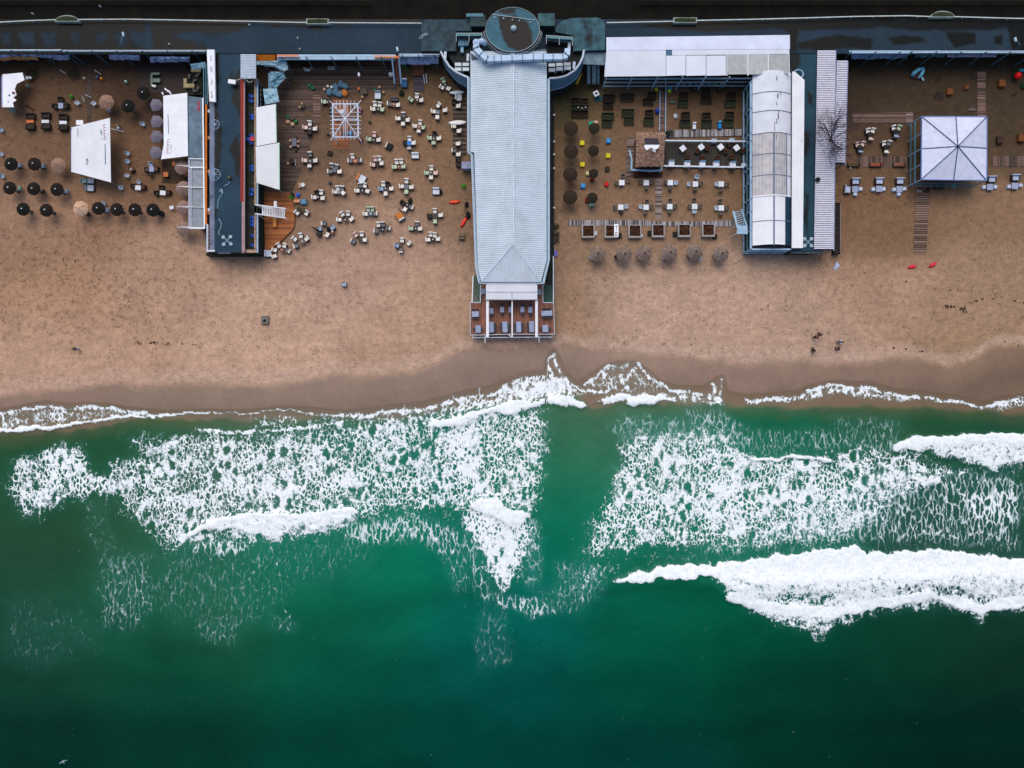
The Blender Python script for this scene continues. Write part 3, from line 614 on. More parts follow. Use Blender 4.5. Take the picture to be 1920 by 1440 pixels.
arcade(520,742,'pale blue guttered bar front between the orange awning and the steel stairs',47,107.5,sheets=[],wide=.75)
q=MB();q.bar(W(519,105,PZ+.3),W(560,105,PZ+.3),.35,.1);tag(q.build('timber_fascia',orange),'thin orange timber strip along the promenade edge just right of the orange awning','trim');q=MB();q.bar(W(702,106,PZ+.3),W(748,107,PZ+.3),.35,.1);tag(q.build('timber_fascia',orange),'thin ochre timber strip along the promenade edge at the top of the steel stairs','trim')
arcade(748,824,'cluttered blue-grey bar front between the steel stairs and the curved balcony',30,104,sheets=[(750,822,104,120,crump,3.1),(772,822,98,106,crump,3.4)],wide=.4)
arcade(1592,1705,'blue bar front right of the slatted white roof',46,98,sheets=[(1596,1700,100,110,mat('blue_wall_sheet',C(112,140,178),.6,.2,1),2.9)],wide=.4)
arcade(1706,2300,'blue bar front with a striped blind below the promenade, far right',46.5,98,sheets=[(1716,1770,101,107,teal,2.8)],wide=.35)
q=MB()
for i in range(44):
 x=1778+i*2.1;a_,b_=W(x,95.5,3.3),W(x-1.5,107,2.8);q.bar(a_,b_,.11,.05)
tag(q.build('striped_blind',mat('striped_blind',C(150,160,200),.6,.35,6)),'blue and white striped slatted blind under the promenade edge, far right','blind')
# ================================================================ CENTRAL BUILDING
mr=C(206,224,238)
def roofmat(name,col,axis,period,amt=.22,dirtamt=.5):
 m,t,b=base(name);pos=N(t,'ShaderNodeNewGeometry').outputs['Position'];sp=N(t,'ShaderNodeSeparateXYZ');t.links.new(pos,sp.inputs[0])
 u=math_(t,'MULTIPLY',sp.outputs[axis],2*math.pi/period);sN=math_(t,'SINE',u)
 n=noise_(t,pos,.35,6,.65);n2=noise_(t,pos,2.5,5,.7)
 c=ramp_(t,math_(t,'ADD',math_(t,'MULTIPLY',n,.6),math_(t,'MULTIPLY',n2,.4)),[(.3,tuple(q*(1-dirtamt*.6)for q in col[:3])+(1,)),(.6,col)])
 g=math_(t,'MULTIPLY',math_(t,'GREATER_THAN',sN,.45),amt)
 c=mix_(t,g,c,(.30,.36,.42,1));t.links.new(c,b.inputs['Base Color']);b.inputs['Roughness'].default_value=.6
 bn=N(t,'ShaderNodeBump');bn.inputs['Distance'].default_value=.04;bn.inputs['Strength'].default_value=.6;t.links.new(sN,bn.inputs['Height']);t.links.new(bn.outputs[0],b.inputs['Normal'])
 return m
RM1=roofmat('ribbed_roof_across',C(200,218,232),'Y',.30,.42);RM2=roofmat('ribbed_roof_down',C(206,220,234),'X',.28,.28)
cb=thing('beach_restaurant','long building with ribbed pale blue metal roof running from the promenade to the sand','building',W(956,320,0))
ze,zr=5.0,6.0
q=MB();q.slab([W(882,96,ze),W(962,96,zr),W(962,458,zr),W(902,528,ze),W(896,500,ze),W(889,286,ze),W(882,284,ze)],.12)
q.build('roof',RM1,cb)
q=MB();q.slab([W(962,96,zr),W(1025,96,ze),W(1025,488,ze),W(1014,528,ze),W(962,458,zr)],.12);q.build('roof',RM1,cb)
q=MB();q.slab([W(962,457,zr),W(1014.5,528.5,ze),W(901.5,528.5,ze)],.12);q.build('roof',RM2,cb)
q=MB()
q.bar(W(959,97,zr+.05),W(959,458,zr+.05),.10,.1);q.bar(W(962.5,97,zr+.06),W(962.5,458,zr+.06),.22,.08);q.bar(W(962,458,zr+.04),W(1014,528,ze+.04),.1);q.bar(W(962,458,zr+.04),W(902,528,ze+.04),.1)
q.build('ridge_cap',offwhite,cb)
walls=MB();P=[(885,100),(1024,100),(1024,488),(1012,524),(905,524),(898,498),(891,290),(885,286)]
walls.prism([W(x,y,ze)for x,y in P],0,ze-.14);walls.build('wall',mat('dark_blue_wall',C(40,66,78),.7,.2,.6),cb)
GP1=[(878.5,146),(878.5,286),(885,290),(893,500),(899,529.5),(912,531)];GP2=[(1028.5,148),(1028.5,488),(1018.5,530),(1006,531)]
for GP in(GP1,GP2):
 q=MB();Q=[W(x,y,ze-.35)for x,y in GP]
 for a_,b_ in zip(Q[:-1],Q[1:]):q.bar(a_,b_,.34,.22)
 q.build('gutter',paleblue,cb)
 q=MB();sx=-1 if GP is GP1 else 1;Q=[W(x+sx*1.3,y+(1.2 if y>525 else 0),ze-.3)for x,y in GP]
 for a_,b_ in zip(Q[:-1],Q[1:]):q.bar(a_,b_,.09,.3)
 q.build('gutter_edge',offwhite,cb)
# dark skirting terrace right of the building
tr=thing('side_walkway','narrow dark green walkway along the right side of the long ribbed-roof building','walkway',W(1036,400,0))
q=MB();q.wb(1024,176,1039,568,0,.5,.5);q.build('deck',darkwall,tr)
q=MB();Q=[W(1037.6,480,1.4),W(1037.6,567,1.4)];q.bar(Q[0],Q[1],.16,.1)
for y in np.linspace(482,566,8):p=W(1037.6,y,1.4);q.bar(p,(p.x,p.y,.5),.06)
q.bar(W(1018,534,1.4),W(1018,567,1.4),.1,.1);q.build('rail',offwhite,tr)
q=MB()
for y in(216,266,290,316,390):
 p=W(1039,y,1.6);q.cyl((p.x,p.y,.5),.09,1.1,8)
 o_=MB();o_.lathe((p.x,p.y,1.6),[(.12,0),(.17,.08),(.12,.2),(.02,.24)],10);o_.build('bollard_lamp',white,tr,smooth=True)
each(q,'lamp_post',black,tr)
# porch roof
pr=thing('porch_canopy','white canvas porch roof at the seaward end of the ribbed roof','canopy',W(959,545,0));zp=4.2
q=MB();q.slab([W(911,528,zp+.5),W(1007.5,528,zp+.5),W(1007.5,547,zp+.25),W(911,547,zp+.25)],.05);q.slab([W(911,547.4,zp+.24),W(1007.5,547.4,zp+.24),W(1007.5,560.5,zp),W(911,560.5,zp)],.05);q.build('canvas',white,pr)
q=MB();q.bar(W(911,561.5,zp),W(1008,561.5,zp),.14,.14);q.bar(W(960,547,zp+.3),W(960,561,zp+.08),.05);q.bar(W(912,547.2,zp+.30),W(1007,547.2,zp+.30),.04)
each(q,'beam',steel,pr)
# ---- sea-side terrace
td=thing('sea_terrace','raised reddish brown timber terrace with white rails facing the sea','terrace',W(961,595,0));zt=1.6
q=MB();q.wb(883,567,1039,628,zt-.25,zt,zt);q.wb(905,534,1017,567.2,zt-.26,zt-.004,zt);q.build('floor',brownwood,td)
q=MB()
for x in np.linspace(888,1034,8):
 for y in(572,600,625):p=W(x,y,zt);q.box((p.x,p.y,(zt-.25)/2),(.2,.2,zt-.25))
each(q,'stilt',darkwall,td)
zr_=zt+1.0
def rail(path,parent,z=zr_,w=.07,m=None,base_z=zt,npost=None,name='rail'):
 q=MB();Q=[W(x,y,z)for x,y in path]
 for a_,b_ in zip(Q[:-1],Q[1:]):
  q.bar(a_,b_,w,.06);L=(b_-a_).length;n=max(1,int(L/1.5))
  for i in range(n+1):
   p=a_.lerp(b_,i/n);q.bar(p,(p.x,p.y,base_z),.05)
  q.bar((a_.x,a_.y,(z+base_z)/2),(b_.x,b_.y,(z+base_z)/2),.03)
 return q.build(name,m or offwhite,parent)
rail([(901,567),(881.5,567),(881.5,628),(905,628),(960,626.5),(1040,626.5),(1038,567),(1019,567)],td)
q=MB();q.wb(911.5,562,916.5,632,3.75,3.95);q.wb(1003.5,562,1008.5,632,3.75,3.95);q.wb(959,562,961.5,632,3.7,3.85);each(q,'beam',white,td)
q=MB()
for x,y in((914,631),(960,631),(1006,631)):p=W(x,y,3.8);q.bar(p,(p.x,p.y,0),.16)
each(q,'post',white,td)
q=MB();q.bar(W(885,633,1.2),W(1036,632,1.2),.14,.14);q.bar(W(886,633,1.2),W(886,627,1.2),.1);q.bar(W(1035.5,632,1.2),W(1035.5,627,1.2),.1);q.build('lower_rail',offwhite,td)
q=MB();q.bar(W(909.5,628,1.3),W(909.5,643,1.3),.13);q.bar(W(1010.5,628,1.3),W(1010.5,642,1.3),.13);q.bar(W(953,627,1.7),W(959,632,1.7),.12);each(q,'jutting_pole',white,td)
st=thing('terrace_stairs','greenish timber stairs between white rails at the left of the sea terrace','stairs',W(894,540,0))
q=MB()
for i in range(11):q.wb(887,516+i*4.7,900.5,516+i*4.7+3.8,.05+.13*i,.10+.14*i)
each(q,'tread',mat('greenish_boards',C(96,116,104),.8,.25,2),st);rail([(887,517),(885,566)],st,2.2,.12,white,.1);rail([(901,534),(900.5,566)],st,2.3,.12,offwhite,.8)
rp=thing('terrace_ramp','dark green ramp beside the white rail at the right of the sea terrace','ramp',W(1028,530,0))
q=MB();q.slab([W(1019.5,534,.55),W(1035.5,534,.55),W(1035.5,566.5,zt-.02),W(1019.5,566.5,zt-.02)],.1);q.build('boards',mat('dark_green_boards',C(42,70,66),.7,.2,2),rp)
# ================================================================ ROUND ROOF BLOCK ON THE PROMENADE
zc=6.2
rt=thing('round_pavilion','round dark flat-roofed pavilion on the promenade at the head of the long building','building',W(961,56,PZ))
cc_=W(961,56,zc);RR=50.5*S*(H-zc)/H;ryy=42/50.5
q=MB();q.lathe((cc_.x,cc_.y,PZ),[(RR*.97,0),(RR*.97,zc-PZ-.2),(RR,zc-PZ-.2),(RR,zc-PZ-.02)],56,sy=ryy);q.build('wall',mat('dark_olive_wall',C(50,52,42),.8,.2,1),rt)
ang=np.linspace(0,2*np.pi,73);rad=np.linspace(0.001,.985,26);A_,Rr=np.meshgrid(ang,rad);Xp=961+50.5*Rr*np.cos(A_);Yp=56+42*Rr*np.sin(A_)
wxx=Xp+fbm(Xp,Yp,14,91)*12;wyy=Yp+fbm(Xp,Yp,14,92)*8
dd=np.maximum(sst(2.5,-2.5,sdf(wxx,wyy,[(934,30),(968,30),(985,38),(996,55),(1001,80),(990,92),(975,98),(950,90),(945,72),(935,50)])),sst(1.5,-1.5,sdf(wxx,wyy,[(938,12),(968,18),(966,28),(935,24)])))[...,None]
tone=np.array([lin(66),lin(104),lin(118)])*(1+fbm(Xp,Yp,20,93)[...,None]*.5)*(1-dd)+np.array([lin(20),lin(18),lin(19)])*dd
rf=grid_obj('roof',Xp,Yp,np.full(Xp.shape,zc),{'tone':tone,'damp':dd[...,0]},ASPH,zr=zc,smooth=False);del rf['kind']
rf.data.transform(Matrix.Translation(-rt.location));rf.parent=rt
q=MB()
for rr,zz in((1.0,zc+.06),(1.06,zc-.2),(1.10,zc-.6)):
 k=(H-zz)/H
 q.tube([(cc_.x+RR*rr*math.cos(a),cc_.y+RR*rr*ryy*math.sin(a),zz)for a in np.linspace(math.pi*(1.0 if rr>1 else 0),math.pi*2,40)],.05,5)
each(q,'rim_pipe',steel,rt)
q=MB();c=W(963,54,zc);q.lathe((c.x,c.y,zc),[(.45,0),(.42,.25),(.25,.42),(.05,.48)],14);q.build('roof_dome',mat('pale_dome',C(150,176,184),.5,.1,2),rt,smooth=True)
q=MB();Q=[W(923+i*4.2,27+i*.55+random.uniform(-.4,.4),zc+.12)for i in range(20)]
for a_,b_ in zip(Q[:-1],Q[1:]):q.bar(a_,b_,.05)
for i in(1,5,9,12,17):q.box((Q[i].x,Q[i].y-.4,zc+.12),(.14,.14,.2))
q.build('cable',steel,rt)
def block(name,lb,cat,px,z,wallc,roofc=(58,84,94),patches=(),zb=PZ,parent=None,grp=None):
 xs=[p[0]for p in px];ys=[p[1]for p in px];cx_,cy_=sum(xs)/len(xs),sum(ys)/len(ys)
 r=thing(name,lb,cat,W(cx_,cy_,zb),group=grp);q=MB();q.prism([W(x,y,z)for x,y in px],zb,z-.1);q.build('wall',wallc,r)
 q=MB();q.prism([W(cx_+(x-cx_)*1.01,cy_+(y-cy_)*1.01,z)for x,y in px],z-.1,z)
 q.build('roof',mat('felt_%d_%d_%d'%roofc,C(*roofc),.75,.3,.9,dirt=(C(28,34,36),.35,.53)),r);return r
dwall=mat('dark_grey_wall',C(46,52,54),.85,.2,1)
def arcpx(cx_,cy_,rx,ry,a0,a1,n=8):return[(cx_+rx*math.cos(R(a)),cy_-ry*math.sin(R(a)))for a in np.linspace(a0,a1,n)]
block('roof_annex','low dark roof with rounded left corner, left of the round pavilion','building',arcpx(808,52,18,16,180,90)+[(884,38),(884,58),(855,58),(855,95),(790,95)],4.4,dwall,(46,68,78))
block('roof_annex','low grey roof with rounded right corner between the round pavilion and the long white awning','building',[(1043,50),(1050,42),(1070,34)]+arcpx(1118,49,16,16,90,0)+[(1134,93),(1075,95),(1074,66),(1043,60)],4.4,dwall,(56,92,104))
block('roof_box','small flat-roofed dark block touching the left side of the round pavilion','building',[(882,28),(910,28),(910,49),(882,49)],5.0,dwall,(48,72,76));
block('roof_box','small flat-roofed teal block touching the right side of the round pavilion','building',[(1009,25),(1040,25),(1040,48),(1009,48)],5.2,dwall,(62,98,104))
q=MB();q.wb(874,25,906,31,4.6,5.1);tag(q.build('wall_ledge',teal),'short teal ledge left of the round pavilion','ledge')
# plant decks either side of the roof
for px,lb,c_ in(([(855,62),(905,62),(900,98),(884,100),(882,148),(858,132),(838,98),(855,96)],'dark service deck with cooling units left of the ribbed roof',(34,40,42)),([(1024,64),(1075,64),(1076,95),(1094,96),(1082,128),(1060,144),(1026,146)],'dark service deck with cooling units right of the ribbed roof',(26,26,26))):
 block('service_deck',lb,'deck',px,3.7,dwall,c_,zb=.0,grp='service decks')
q=MB();q.slab([W(882,95,4.95),W(1024,92,4.95),W(1024,111,5.2),W(884,112,5.2)],.1);tag(q.build('lean_to_roof',mat('grey_blue_felt',C(86,106,116),.7,.25,1.2)),'grey felt strip of roof between the round pavilion and the ribbed roof','roof')
# duct
du=thing('air_duct','fat bent silver air duct lying across the top of the ribbed roof','duct',W(980,108,5.6))
DP=[(894,79),(892,92),(913.5,112),(940,111),(1000,108.5),(1055,108),(1063,105),(1064,93)];zD=6.4
def along(P,step):
 out=[]
 for(x0,y0),(x1,y1)in zip(P[:-1],P[1:]):
  L=math.hypot(x1-x0,y1-y0);n=max(1,round(L/step))
  for i in range(n):out.append((x0+(x1-x0)*i/n,y0+(y1-y0)*i/n))
 return out+[P[-1]]
sg_=along(DP,17.5);wds=10.5
for(x0,y0),(x1,y1)in zip(sg_[:-1],sg_[1:]):
 q=MB();q.bar(W(x0,y0,zD),W(x1,y1,zD),wds*S*.93,.75);q.build('duct_section',galv,du)
q=MB()
for i,(x,y)in enumerate(sg_[1:-1]):
 a_=Vector(sg_[i]);b_=Vector(sg_[i+2]);d=(b_-a_).normalized();nx,ny=-d.y,d.x
 q.bar(W(x-nx*5.7,y-ny*5.7,zD+.02),W(x+nx*5.7,y+ny*5.7,zD+.02),.1,.86)
each(q,'flange',teal,du)
q=MB();q.lathe(W(893,81,zD-.1),[(.42,0),(.5,.3),(.3,.5),(.05,.55)],12);q.tube([W(896,79,zD),W(903,77,zD),(W(911,82,zD-.5))],[.35,.42,.36],10);each(q,'elbow',galv,du,smooth=True)
q=MB()
for x in np.linspace(920,1050,7):a_=W(x,117,5.5);q.bar(a_,(a_.x,a_.y+.5,6.2),.06)
q.bar(W(905,117.5,5.7),W(1050,116,5.7),.12,.1);each(q,'bracket',teal,du)
# screens on the service decks
for pts,lb in(([(855.5,62.5),(903.5,62.5)],'teal glass and steel wind screen left of the round pavilion'),([(1024.5,66.5),(1073,70)],'pale steel wind screen right of the round pavilion')):
 (xa,ya),(xb,yb)=pts;r=thing('wind_screen',lb,'screen',W(xa,ya,3.7),group='wind screens on the service decks');z=5.3
 q=MB();a_,b_=W(xa,ya,z),W(xb,yb,z);q.bar(a_,b_,.08);k=(z-3.7);q.bar((a_.x,a_.y,3.9),(b_.x,b_.y,3.9),.08)
 for f in(0,.5,1):p=a_.lerp(b_,f);q.bar(p,(p.x,p.y,3.7),.07);q.bar(p,(p.x,p.y-1.2,z),.05)
 q.build('frame',steel,r);q=MB();q.add([a_,b_,(b_.x,b_.y,3.9),(a_.x,a_.y,3.9)],[(0,1,2,3)]);q.slab([(a_.x,a_.y,z+.05),(b_.x,b_.y,z+.05),(b_.x,b_.y-.35,z),(a_.x,a_.y-.35,z)],.03)
 q.build('panel',mat('teal_panel',C(86,130,140),.4,.15,1),r)
bb=thing('ventilation_box','blue metal ventilation box with a round fan on the left service deck','ventilator',W(866,80,3.7))
q=MB();p=W(865,80.5,4.4);q.rbox((p.x,p.y,4.1),(.95,.98,.8),.08);q.build('box',mat('blue_machine',C(62,112,140),.4,.15,1),bb)
q=MB();p=W(874,80,4.4);q.cyl((p.x,p.y,3.75),.42,.65,12);q.build('fan',midblue,bb)
q=MB();q.bar(W(866.5,88,4.1),W(866.5,99,4.1),.42,.4);q.build('duct',mat('pale_machine',C(124,160,180),.5,.2,1),bb)
def acunit():
 r=thing('ac_unit','','air conditioner');q=MB();q.rbox((0,0,.5),(.82,.42,.78),.05);q.build('casing',mat('ac_casing',C(196,208,214),.5,.06,2,obj=True),r)
 q=MB();q.cyl((0,-.215,.5),.28,.0,8);q.box((0,-.23,.5),(.55,.03,.5));q.build('fan_grille',darksteel,r);q=MB();q.box((-.3,0,.05),(.06,.46,.12));q.box((.3,0,.05),(.06,.46,.12));q.build('feet',darksteel,r);return r
AC=[(859,121,'left service deck, upper left of four'),(873.5,121,'left service deck, upper right of four'),(859,130,'left service deck, lower left of four'),(873.5,130,'left service deck, lower right of four'),(1034.5,122.5,'right service deck, back row nearest the ribbed roof'),(1049,121.5,'right service deck, back row middle'),(1063.5,120.5,'right service deck, back row right'),(1035,131.5,'right service deck, front row nearest the ribbed roof, roundish'),(1049.5,129.5,'right service deck, front row middle'),(1064,128,'right service deck, front row right')]
for x,y,d in AC:
 o=put('ac',acunit,W(x,y,4.5)-Vector((0,0,.8)),0,'white air conditioner on the '+d,'air conditioner','air conditioners on the service decks');o.scale=(1.15,1.15,1)
for x,y,lb in((834.5,103,'white cylinder standing beside the top of the left curved balcony'),(1076,122,'white cylinder standing at the right end of the cooling units'),(877,107,'small teal valve box beside the ribbed roof'),(1067,85,'small bent white chimney cowl on the right service deck')):
 q=MB();p=W(x,y,4.5);q.bar((p.x,p.y-.5,4.3),(p.x+.05,p.y+.45,4.4),.36,.5);tag(q.build('vent_pipe',offwhite),lb,'vent')
# curved balconies
def balcony(out,inn,lb,zt_=4.4):
 n=14
 def samp(P):
  P=[Vector((x,y,0))for x,y in P];L=[0]
  for a,b in zip(P[:-1],P[1:]):L.append(L[-1]+(b-a).length)
  r=[]
  for i in range(n+1):
   s=L[-1]*i/n;k=max(j for j in range(len(L))if L[j]<=s+1e-6);k=min(k,len(P)-2);f=(s-L[k])/(L[k+1]-L[k]);p=P[k].lerp(P[k+1],f);r.append((p.x,p.y))
  return r
 I,O=samp(inn),samp(out);c=W(*O[n//2],0);r=thing('curved_balcony',lb,'balcony',c,group='curved balconies')
 T=[W(x,y,zt_)for x,y in I];Bm=[W(x,y,zt_-2.2)for x,y in O]
 q=MB();vs=T+Bm+[Vector((p.x,p.y,p.z-.06))for p in T+Bm];m_=n+1
 fs=[(i,i+1,m_+i+1,m_+i)for i in range(n)]+[(2*m_+m_+i,2*m_+m_+i+1,2*m_+i+1,2*m_+i)for i in range(n)]
 q.add(vs,fs);q.build('skirt',mat('blue_glazed_skirt',C(98,138,162),.35,.14,.8,dirt=(C(60,96,116),.8,.55)),r)
 q=MB();q.tube(T,.16,6);q.build('coping',offwhite,r);q=MB();q.tube(Bm,.05,5);q.build('edge',paleblue,r)
 q=MB();q.prism([(p.x,p.y)for p in T]+[(p.x,p.y)for p in Bm[::-1]],.0,zt_-2.3);q.build('base_wall',dwall,r)
balcony([(827,99),(831,115),(838,130),(848,143),(860,155),(877,164)],[(826.5,97),(833,110),(842,124),(855,135),(867,141),(879,146)],'curved blue glazed balcony left of the ribbed roof')
balcony([(1094,120),(1090,132),(1082,146),(1070,156),(1056,164),(1032,170)],[(1095,94),(1093,106),(1088,118),(1078,132),(1062,142),(1046,146),(1030,147)],'wide curved blue glazed balcony right of the ribbed roof')
q=MB();q.slab([W(1093,136,1.2),W(1097,128,1.4),W(1083,158,.5),W(1074,155,.5)][:4],.1);tag(q.build('slide_board',mat('yellow_plastic',C(206,168,30),.5,.1,2)),'yellow board leaning under the right curved balcony','board')
q=MB();q.slab([W(1095,95,3.8),W(1128,94,3.8),W(1136,100,3.8),W(1134,122,3.6),W(1092,120,3.6)],.12);tag(q.build('canopy_roof',mat('grey_blue_glass',C(104,130,146),.4,.25,.8)),'grey blue glass canopy between the right curved balcony and the long white awning','canopy')
q=MB()
for x0,x1 in((1101,1107),(1110,1118),(1120,1124)):q.slab([W(x0,122,3.2),W(x1,122,3.2),W(x1,158,1.0),W(x0,158,1.0)],.08)
rr_=thing('service_ramp','steep blue grey ramp of three plank tracks below the glass canopy','ramp',W(1112,140,0));each(q,'plank_track',mat('blue_grey_planks',C(96,124,140),.6,.3,1.5),rr_)
# ================================================================ LEFT PIER (terrace building between banner and orange deck)
lp=thing('pier_terrace','long terrace building with blue felt roof, red coping and a row of blue chairs','building',W(440,290,0));lz=3.4
P_=asphalt_sheet('roof',402,454,99.5,473,lz,(42,64,80),(18,21,22),[[(403,92),(412,92),(410,190),(416,300),(408,330),(402,330)],[(452,128),(444,135),(440,160),(438,168),(440,200),(452,222)],[(448,252),(432,270),(428,282),(436,295),(442,325),(453,335)],[(432,128),(440,150),(436,156),(428,150)],[(404,390),(410,392),(408,410),(403,410)]],3,4)
del P_['kind'];P_.data.transform(Matrix.Translation(-lp.location));P_.parent=lp
q=MB();q.wb(402.2,100,453.8,472,0,lz-.02,lz);q.build('wall',dwall,lp)
q=MB();q.wb(451,148,456.5,378,lz+.02,lz+.32);q.build('coping',redpaint,lp)
q=MB();q.wb(456.7,147,458.8,472,lz+.0,lz+.28);q.wb(453.4,378,456.5,474,lz+.03,lz+.3);each(q,'rail',mat('dusty_pink_rail',C(166,140,140),.7,.15,2),lp)
q=MB();q.wb(459,147,477,473,0,2.5,2.5);q.build('terrace_floor',mat('dark_terrace_floor',C(48,52,44),.9,.3,.8,dirt=(C(78,76,60),1.3,.62)),lp)
q=MB();y=148
while y<470:
 L=random.uniform(8,22)
 if not 384<y<402:q.wb(476.5,y,481,y+L-.6,2.6,3.1+random.uniform(-.05,.05))
 y+=L
each(q,'planter_box',mat('weathered_tan_wood',C(164,140,120),.8,.4,1.6,dirt=(C(70,62,60),1.6,.52)),lp)
q=MB();q.wb(481.4,148,484.0,384,3.0,3.12);q.wb(481.4,401,484.0,474,3.0,3.12);each(q,'rail',paleblue,lp)
q=MB();q.wb(480.5,148,483,474,0,2.9,2.9);q.build('outer_wall',mat('green_black_wall',C(34,44,40),.85,.25,1.2),lp)
q=MB();q.wb(453,468,481,473.5,2.9,3.2);q.build('end_rail',mat('tan_end_rail',C(176,150,130),.8,.3,2),lp)
q=MB()
for i in range(6):p=W(484+random.uniform(0,4),160+i*9,.9);q.bar(W(488,160+i*9,2.2),W(489.5,160+i*9,2.2),.5,.04)
each(q,'wall_vent',steel,lp)
# left edge: grey roof strip with orange beam and end railing
q=MB();q.wb(393,193,402,472,lz-.4,lz-.15);q.build('side_roof',mat('lilac_grey_sheet',C(112,122,148),.6,.22,.8,dirt=(C(56,66,80),.6,.54)),lp)
q=MB();q.wb(385,196,387.5,421,lz-.1,lz+.1);q.build('orange_beam',orange,lp)
q=MB();q.wb(387.2,420,389.8,471,lz+.1,lz+.3);q.wb(387.2,468.5,402.5,471.8,lz+.11,lz+.32);each(q,'end_rail',offwhite,lp)
q=MB();q.wb(388,196,393,472,0,1.6,1.6);q.build('underfloor',black,lp)
for y,mm in((208,offwhite),(258,mat('salmon_box',C(196,130,100),.7)),(321,mat('salmon_box2',C(190,140,116),.7)),(393,offwhite),(399,tan_)):
 q=MB();p=W(391,y,3.2);q.rbox((p.x,p.y,3.0),(.5,.45,.4),.05);q.build('lamp_box',mm,lp)
q=MB()
for i in range(7):p=W(393,425+i*7.2,2.4);q.rbox((p.x,p.y,2.2),(.35,.4,.6),.08)
each(q,'jar',mat('amber_jar',C(150,96,44),.5,.3,3),lp)
q=MB();q.wb(386,474,486,479,0,1.2,1.2);q.build('footing',mat('mossy_footing',C(44,52,42),.9,.35,1),lp)
q=MB();q.bar(W(409,473.5,3.0),W(432,473.5,3.0),.25);q.build('end_lamp',offwhite,lp)
tag(None or lp)
sq=MB();sq.slab([W(387.5,93,4.2),W(402,93,4.2),W(404,191,4.2),W(392.5,190,4.2)],.35);bn_=thing('roof_banner','long narrow white banner with small grey marks at the top left of the dark roof','banner',W(396,140,3.4));sq.build('panel',white,bn_)
ink=mat('grey_ink',C(84,92,116),.7);inkm=mat('magenta_ink',C(160,34,116),.7);inkg=mat('green_ink',C(28,120,96),.7);inkb=mat('teal_ink',C(96,150,180),.7);inkr=mat('red_ink',C(190,40,66),.7)
def scribble(name,P,z,wd,m,parent):
 q=MB();Q=[W(x,y,z)for x,y in P]
 for a_,b_ in zip(Q[:-1],Q[1:]):q.slab_ribbon=None;d=(b_-a_).normalized();n_=Vector((-d.y,d.x,0))*wd/2;e=d*wd*.2;q.add([a_-e-n_,b_+e-n_,b_+e+n_,a_-e+n_],[(0,1,2,3)])
 return q.build(name,m,parent)
for P in([(394.5,104),(395.6,107),(395.6,112),(395,115)],[(394,125),(397,127),(394.5,129),(398,132),(395,134)],[(397,149),(398,153),(396.6,156),(397.2,159)],[(395.8,171),(397.6,173),(396,176),(398.6,180),(395.6,182),(398,184)]):scribble('mark',P,4.212,.08,ink,bn_)
# corrugated hut, orange awning, white awnings, blue tarps
ch=thing('stair_hut_roof','small square ribbed white roof at the head of the blue-chair terrace','roof',W(466,124,0));q=MB()
q.slab([W(451,101.5,4.6),W(480,101.5,4.6),W(480,147,4.5),W(451,147,4.5)],.08);q.build('sheet',roofmat('ribbed_small',C(180,196,214),'Y',.22,.35),ch)
q=MB()
for x,y in((452,103),(479,103),(452,146),(479,146)):p=W(x,y,4.4);q.bar(p,(p.x,p.y,0),.12)
each(q,'post',steel,ch)
q=MB();q.tube([W(459,147,4.3),W(467,155,4.3),W(474,152,4.3)],.05);q.build('drain_pipe',steel,ch)
oa=MB();oa.slab([W(480.5,102.5,4.4),W(516,102.5,4.4),W(516,113.5,3.8),W(480.5,114,3.8)],.08);tag(oa.build('orange_awning',mat('orange_canvas',C(212,118,30),.75,.08,1)),'bright orange awning at the promenade edge beside the square white roof','awning')
wa=[([(480.5,201.5),(517,195),(518.5,267),(481,274)],'white sloping awning beside the terrace, upper of two joined panels',3.4),([(479.5,275.5),(523.5,267.5),(524,356),(481,342.5)],'white sloping awning beside the terrace, lower and wider of two joined panels',3.35)]
for P,lb,z in wa:
 r=thing('side_awning',lb,'awning',W(500,P[0][1]+30,0),group='white awnings beside the terrace');q=MB();q.slab([W(x,y,z+(.3 if x<490 else 0))for x,y in P],.04);q.build('canvas',mat('warm_white_canvas',C(226,230,234),.75,.04,.5),r)
 q=MB();a_,b_=W(P[1][0],P[1][1],z),W(P[2][0],P[2][1],z);q.bar(a_,b_,.1);q.build('edge_tube',mat('pale_green_tube',C(176,214,194),.5),r)
 q=MB()
 for p in(a_,b_):q.bar(p,(p.x,p.y,0),.07)
 each(q,'post',steel,r)
blt=mat('blue_clear_tarp',C(100,142,166),.35,.35,2.5,dirt=(C(168,196,210),2.2,.60),bump=.6);blt2=mat('pale_blue_tarp',C(150,188,208),.4,.3,2.5,dirt=(C(50,90,110),2.5,.58),bump=.6)
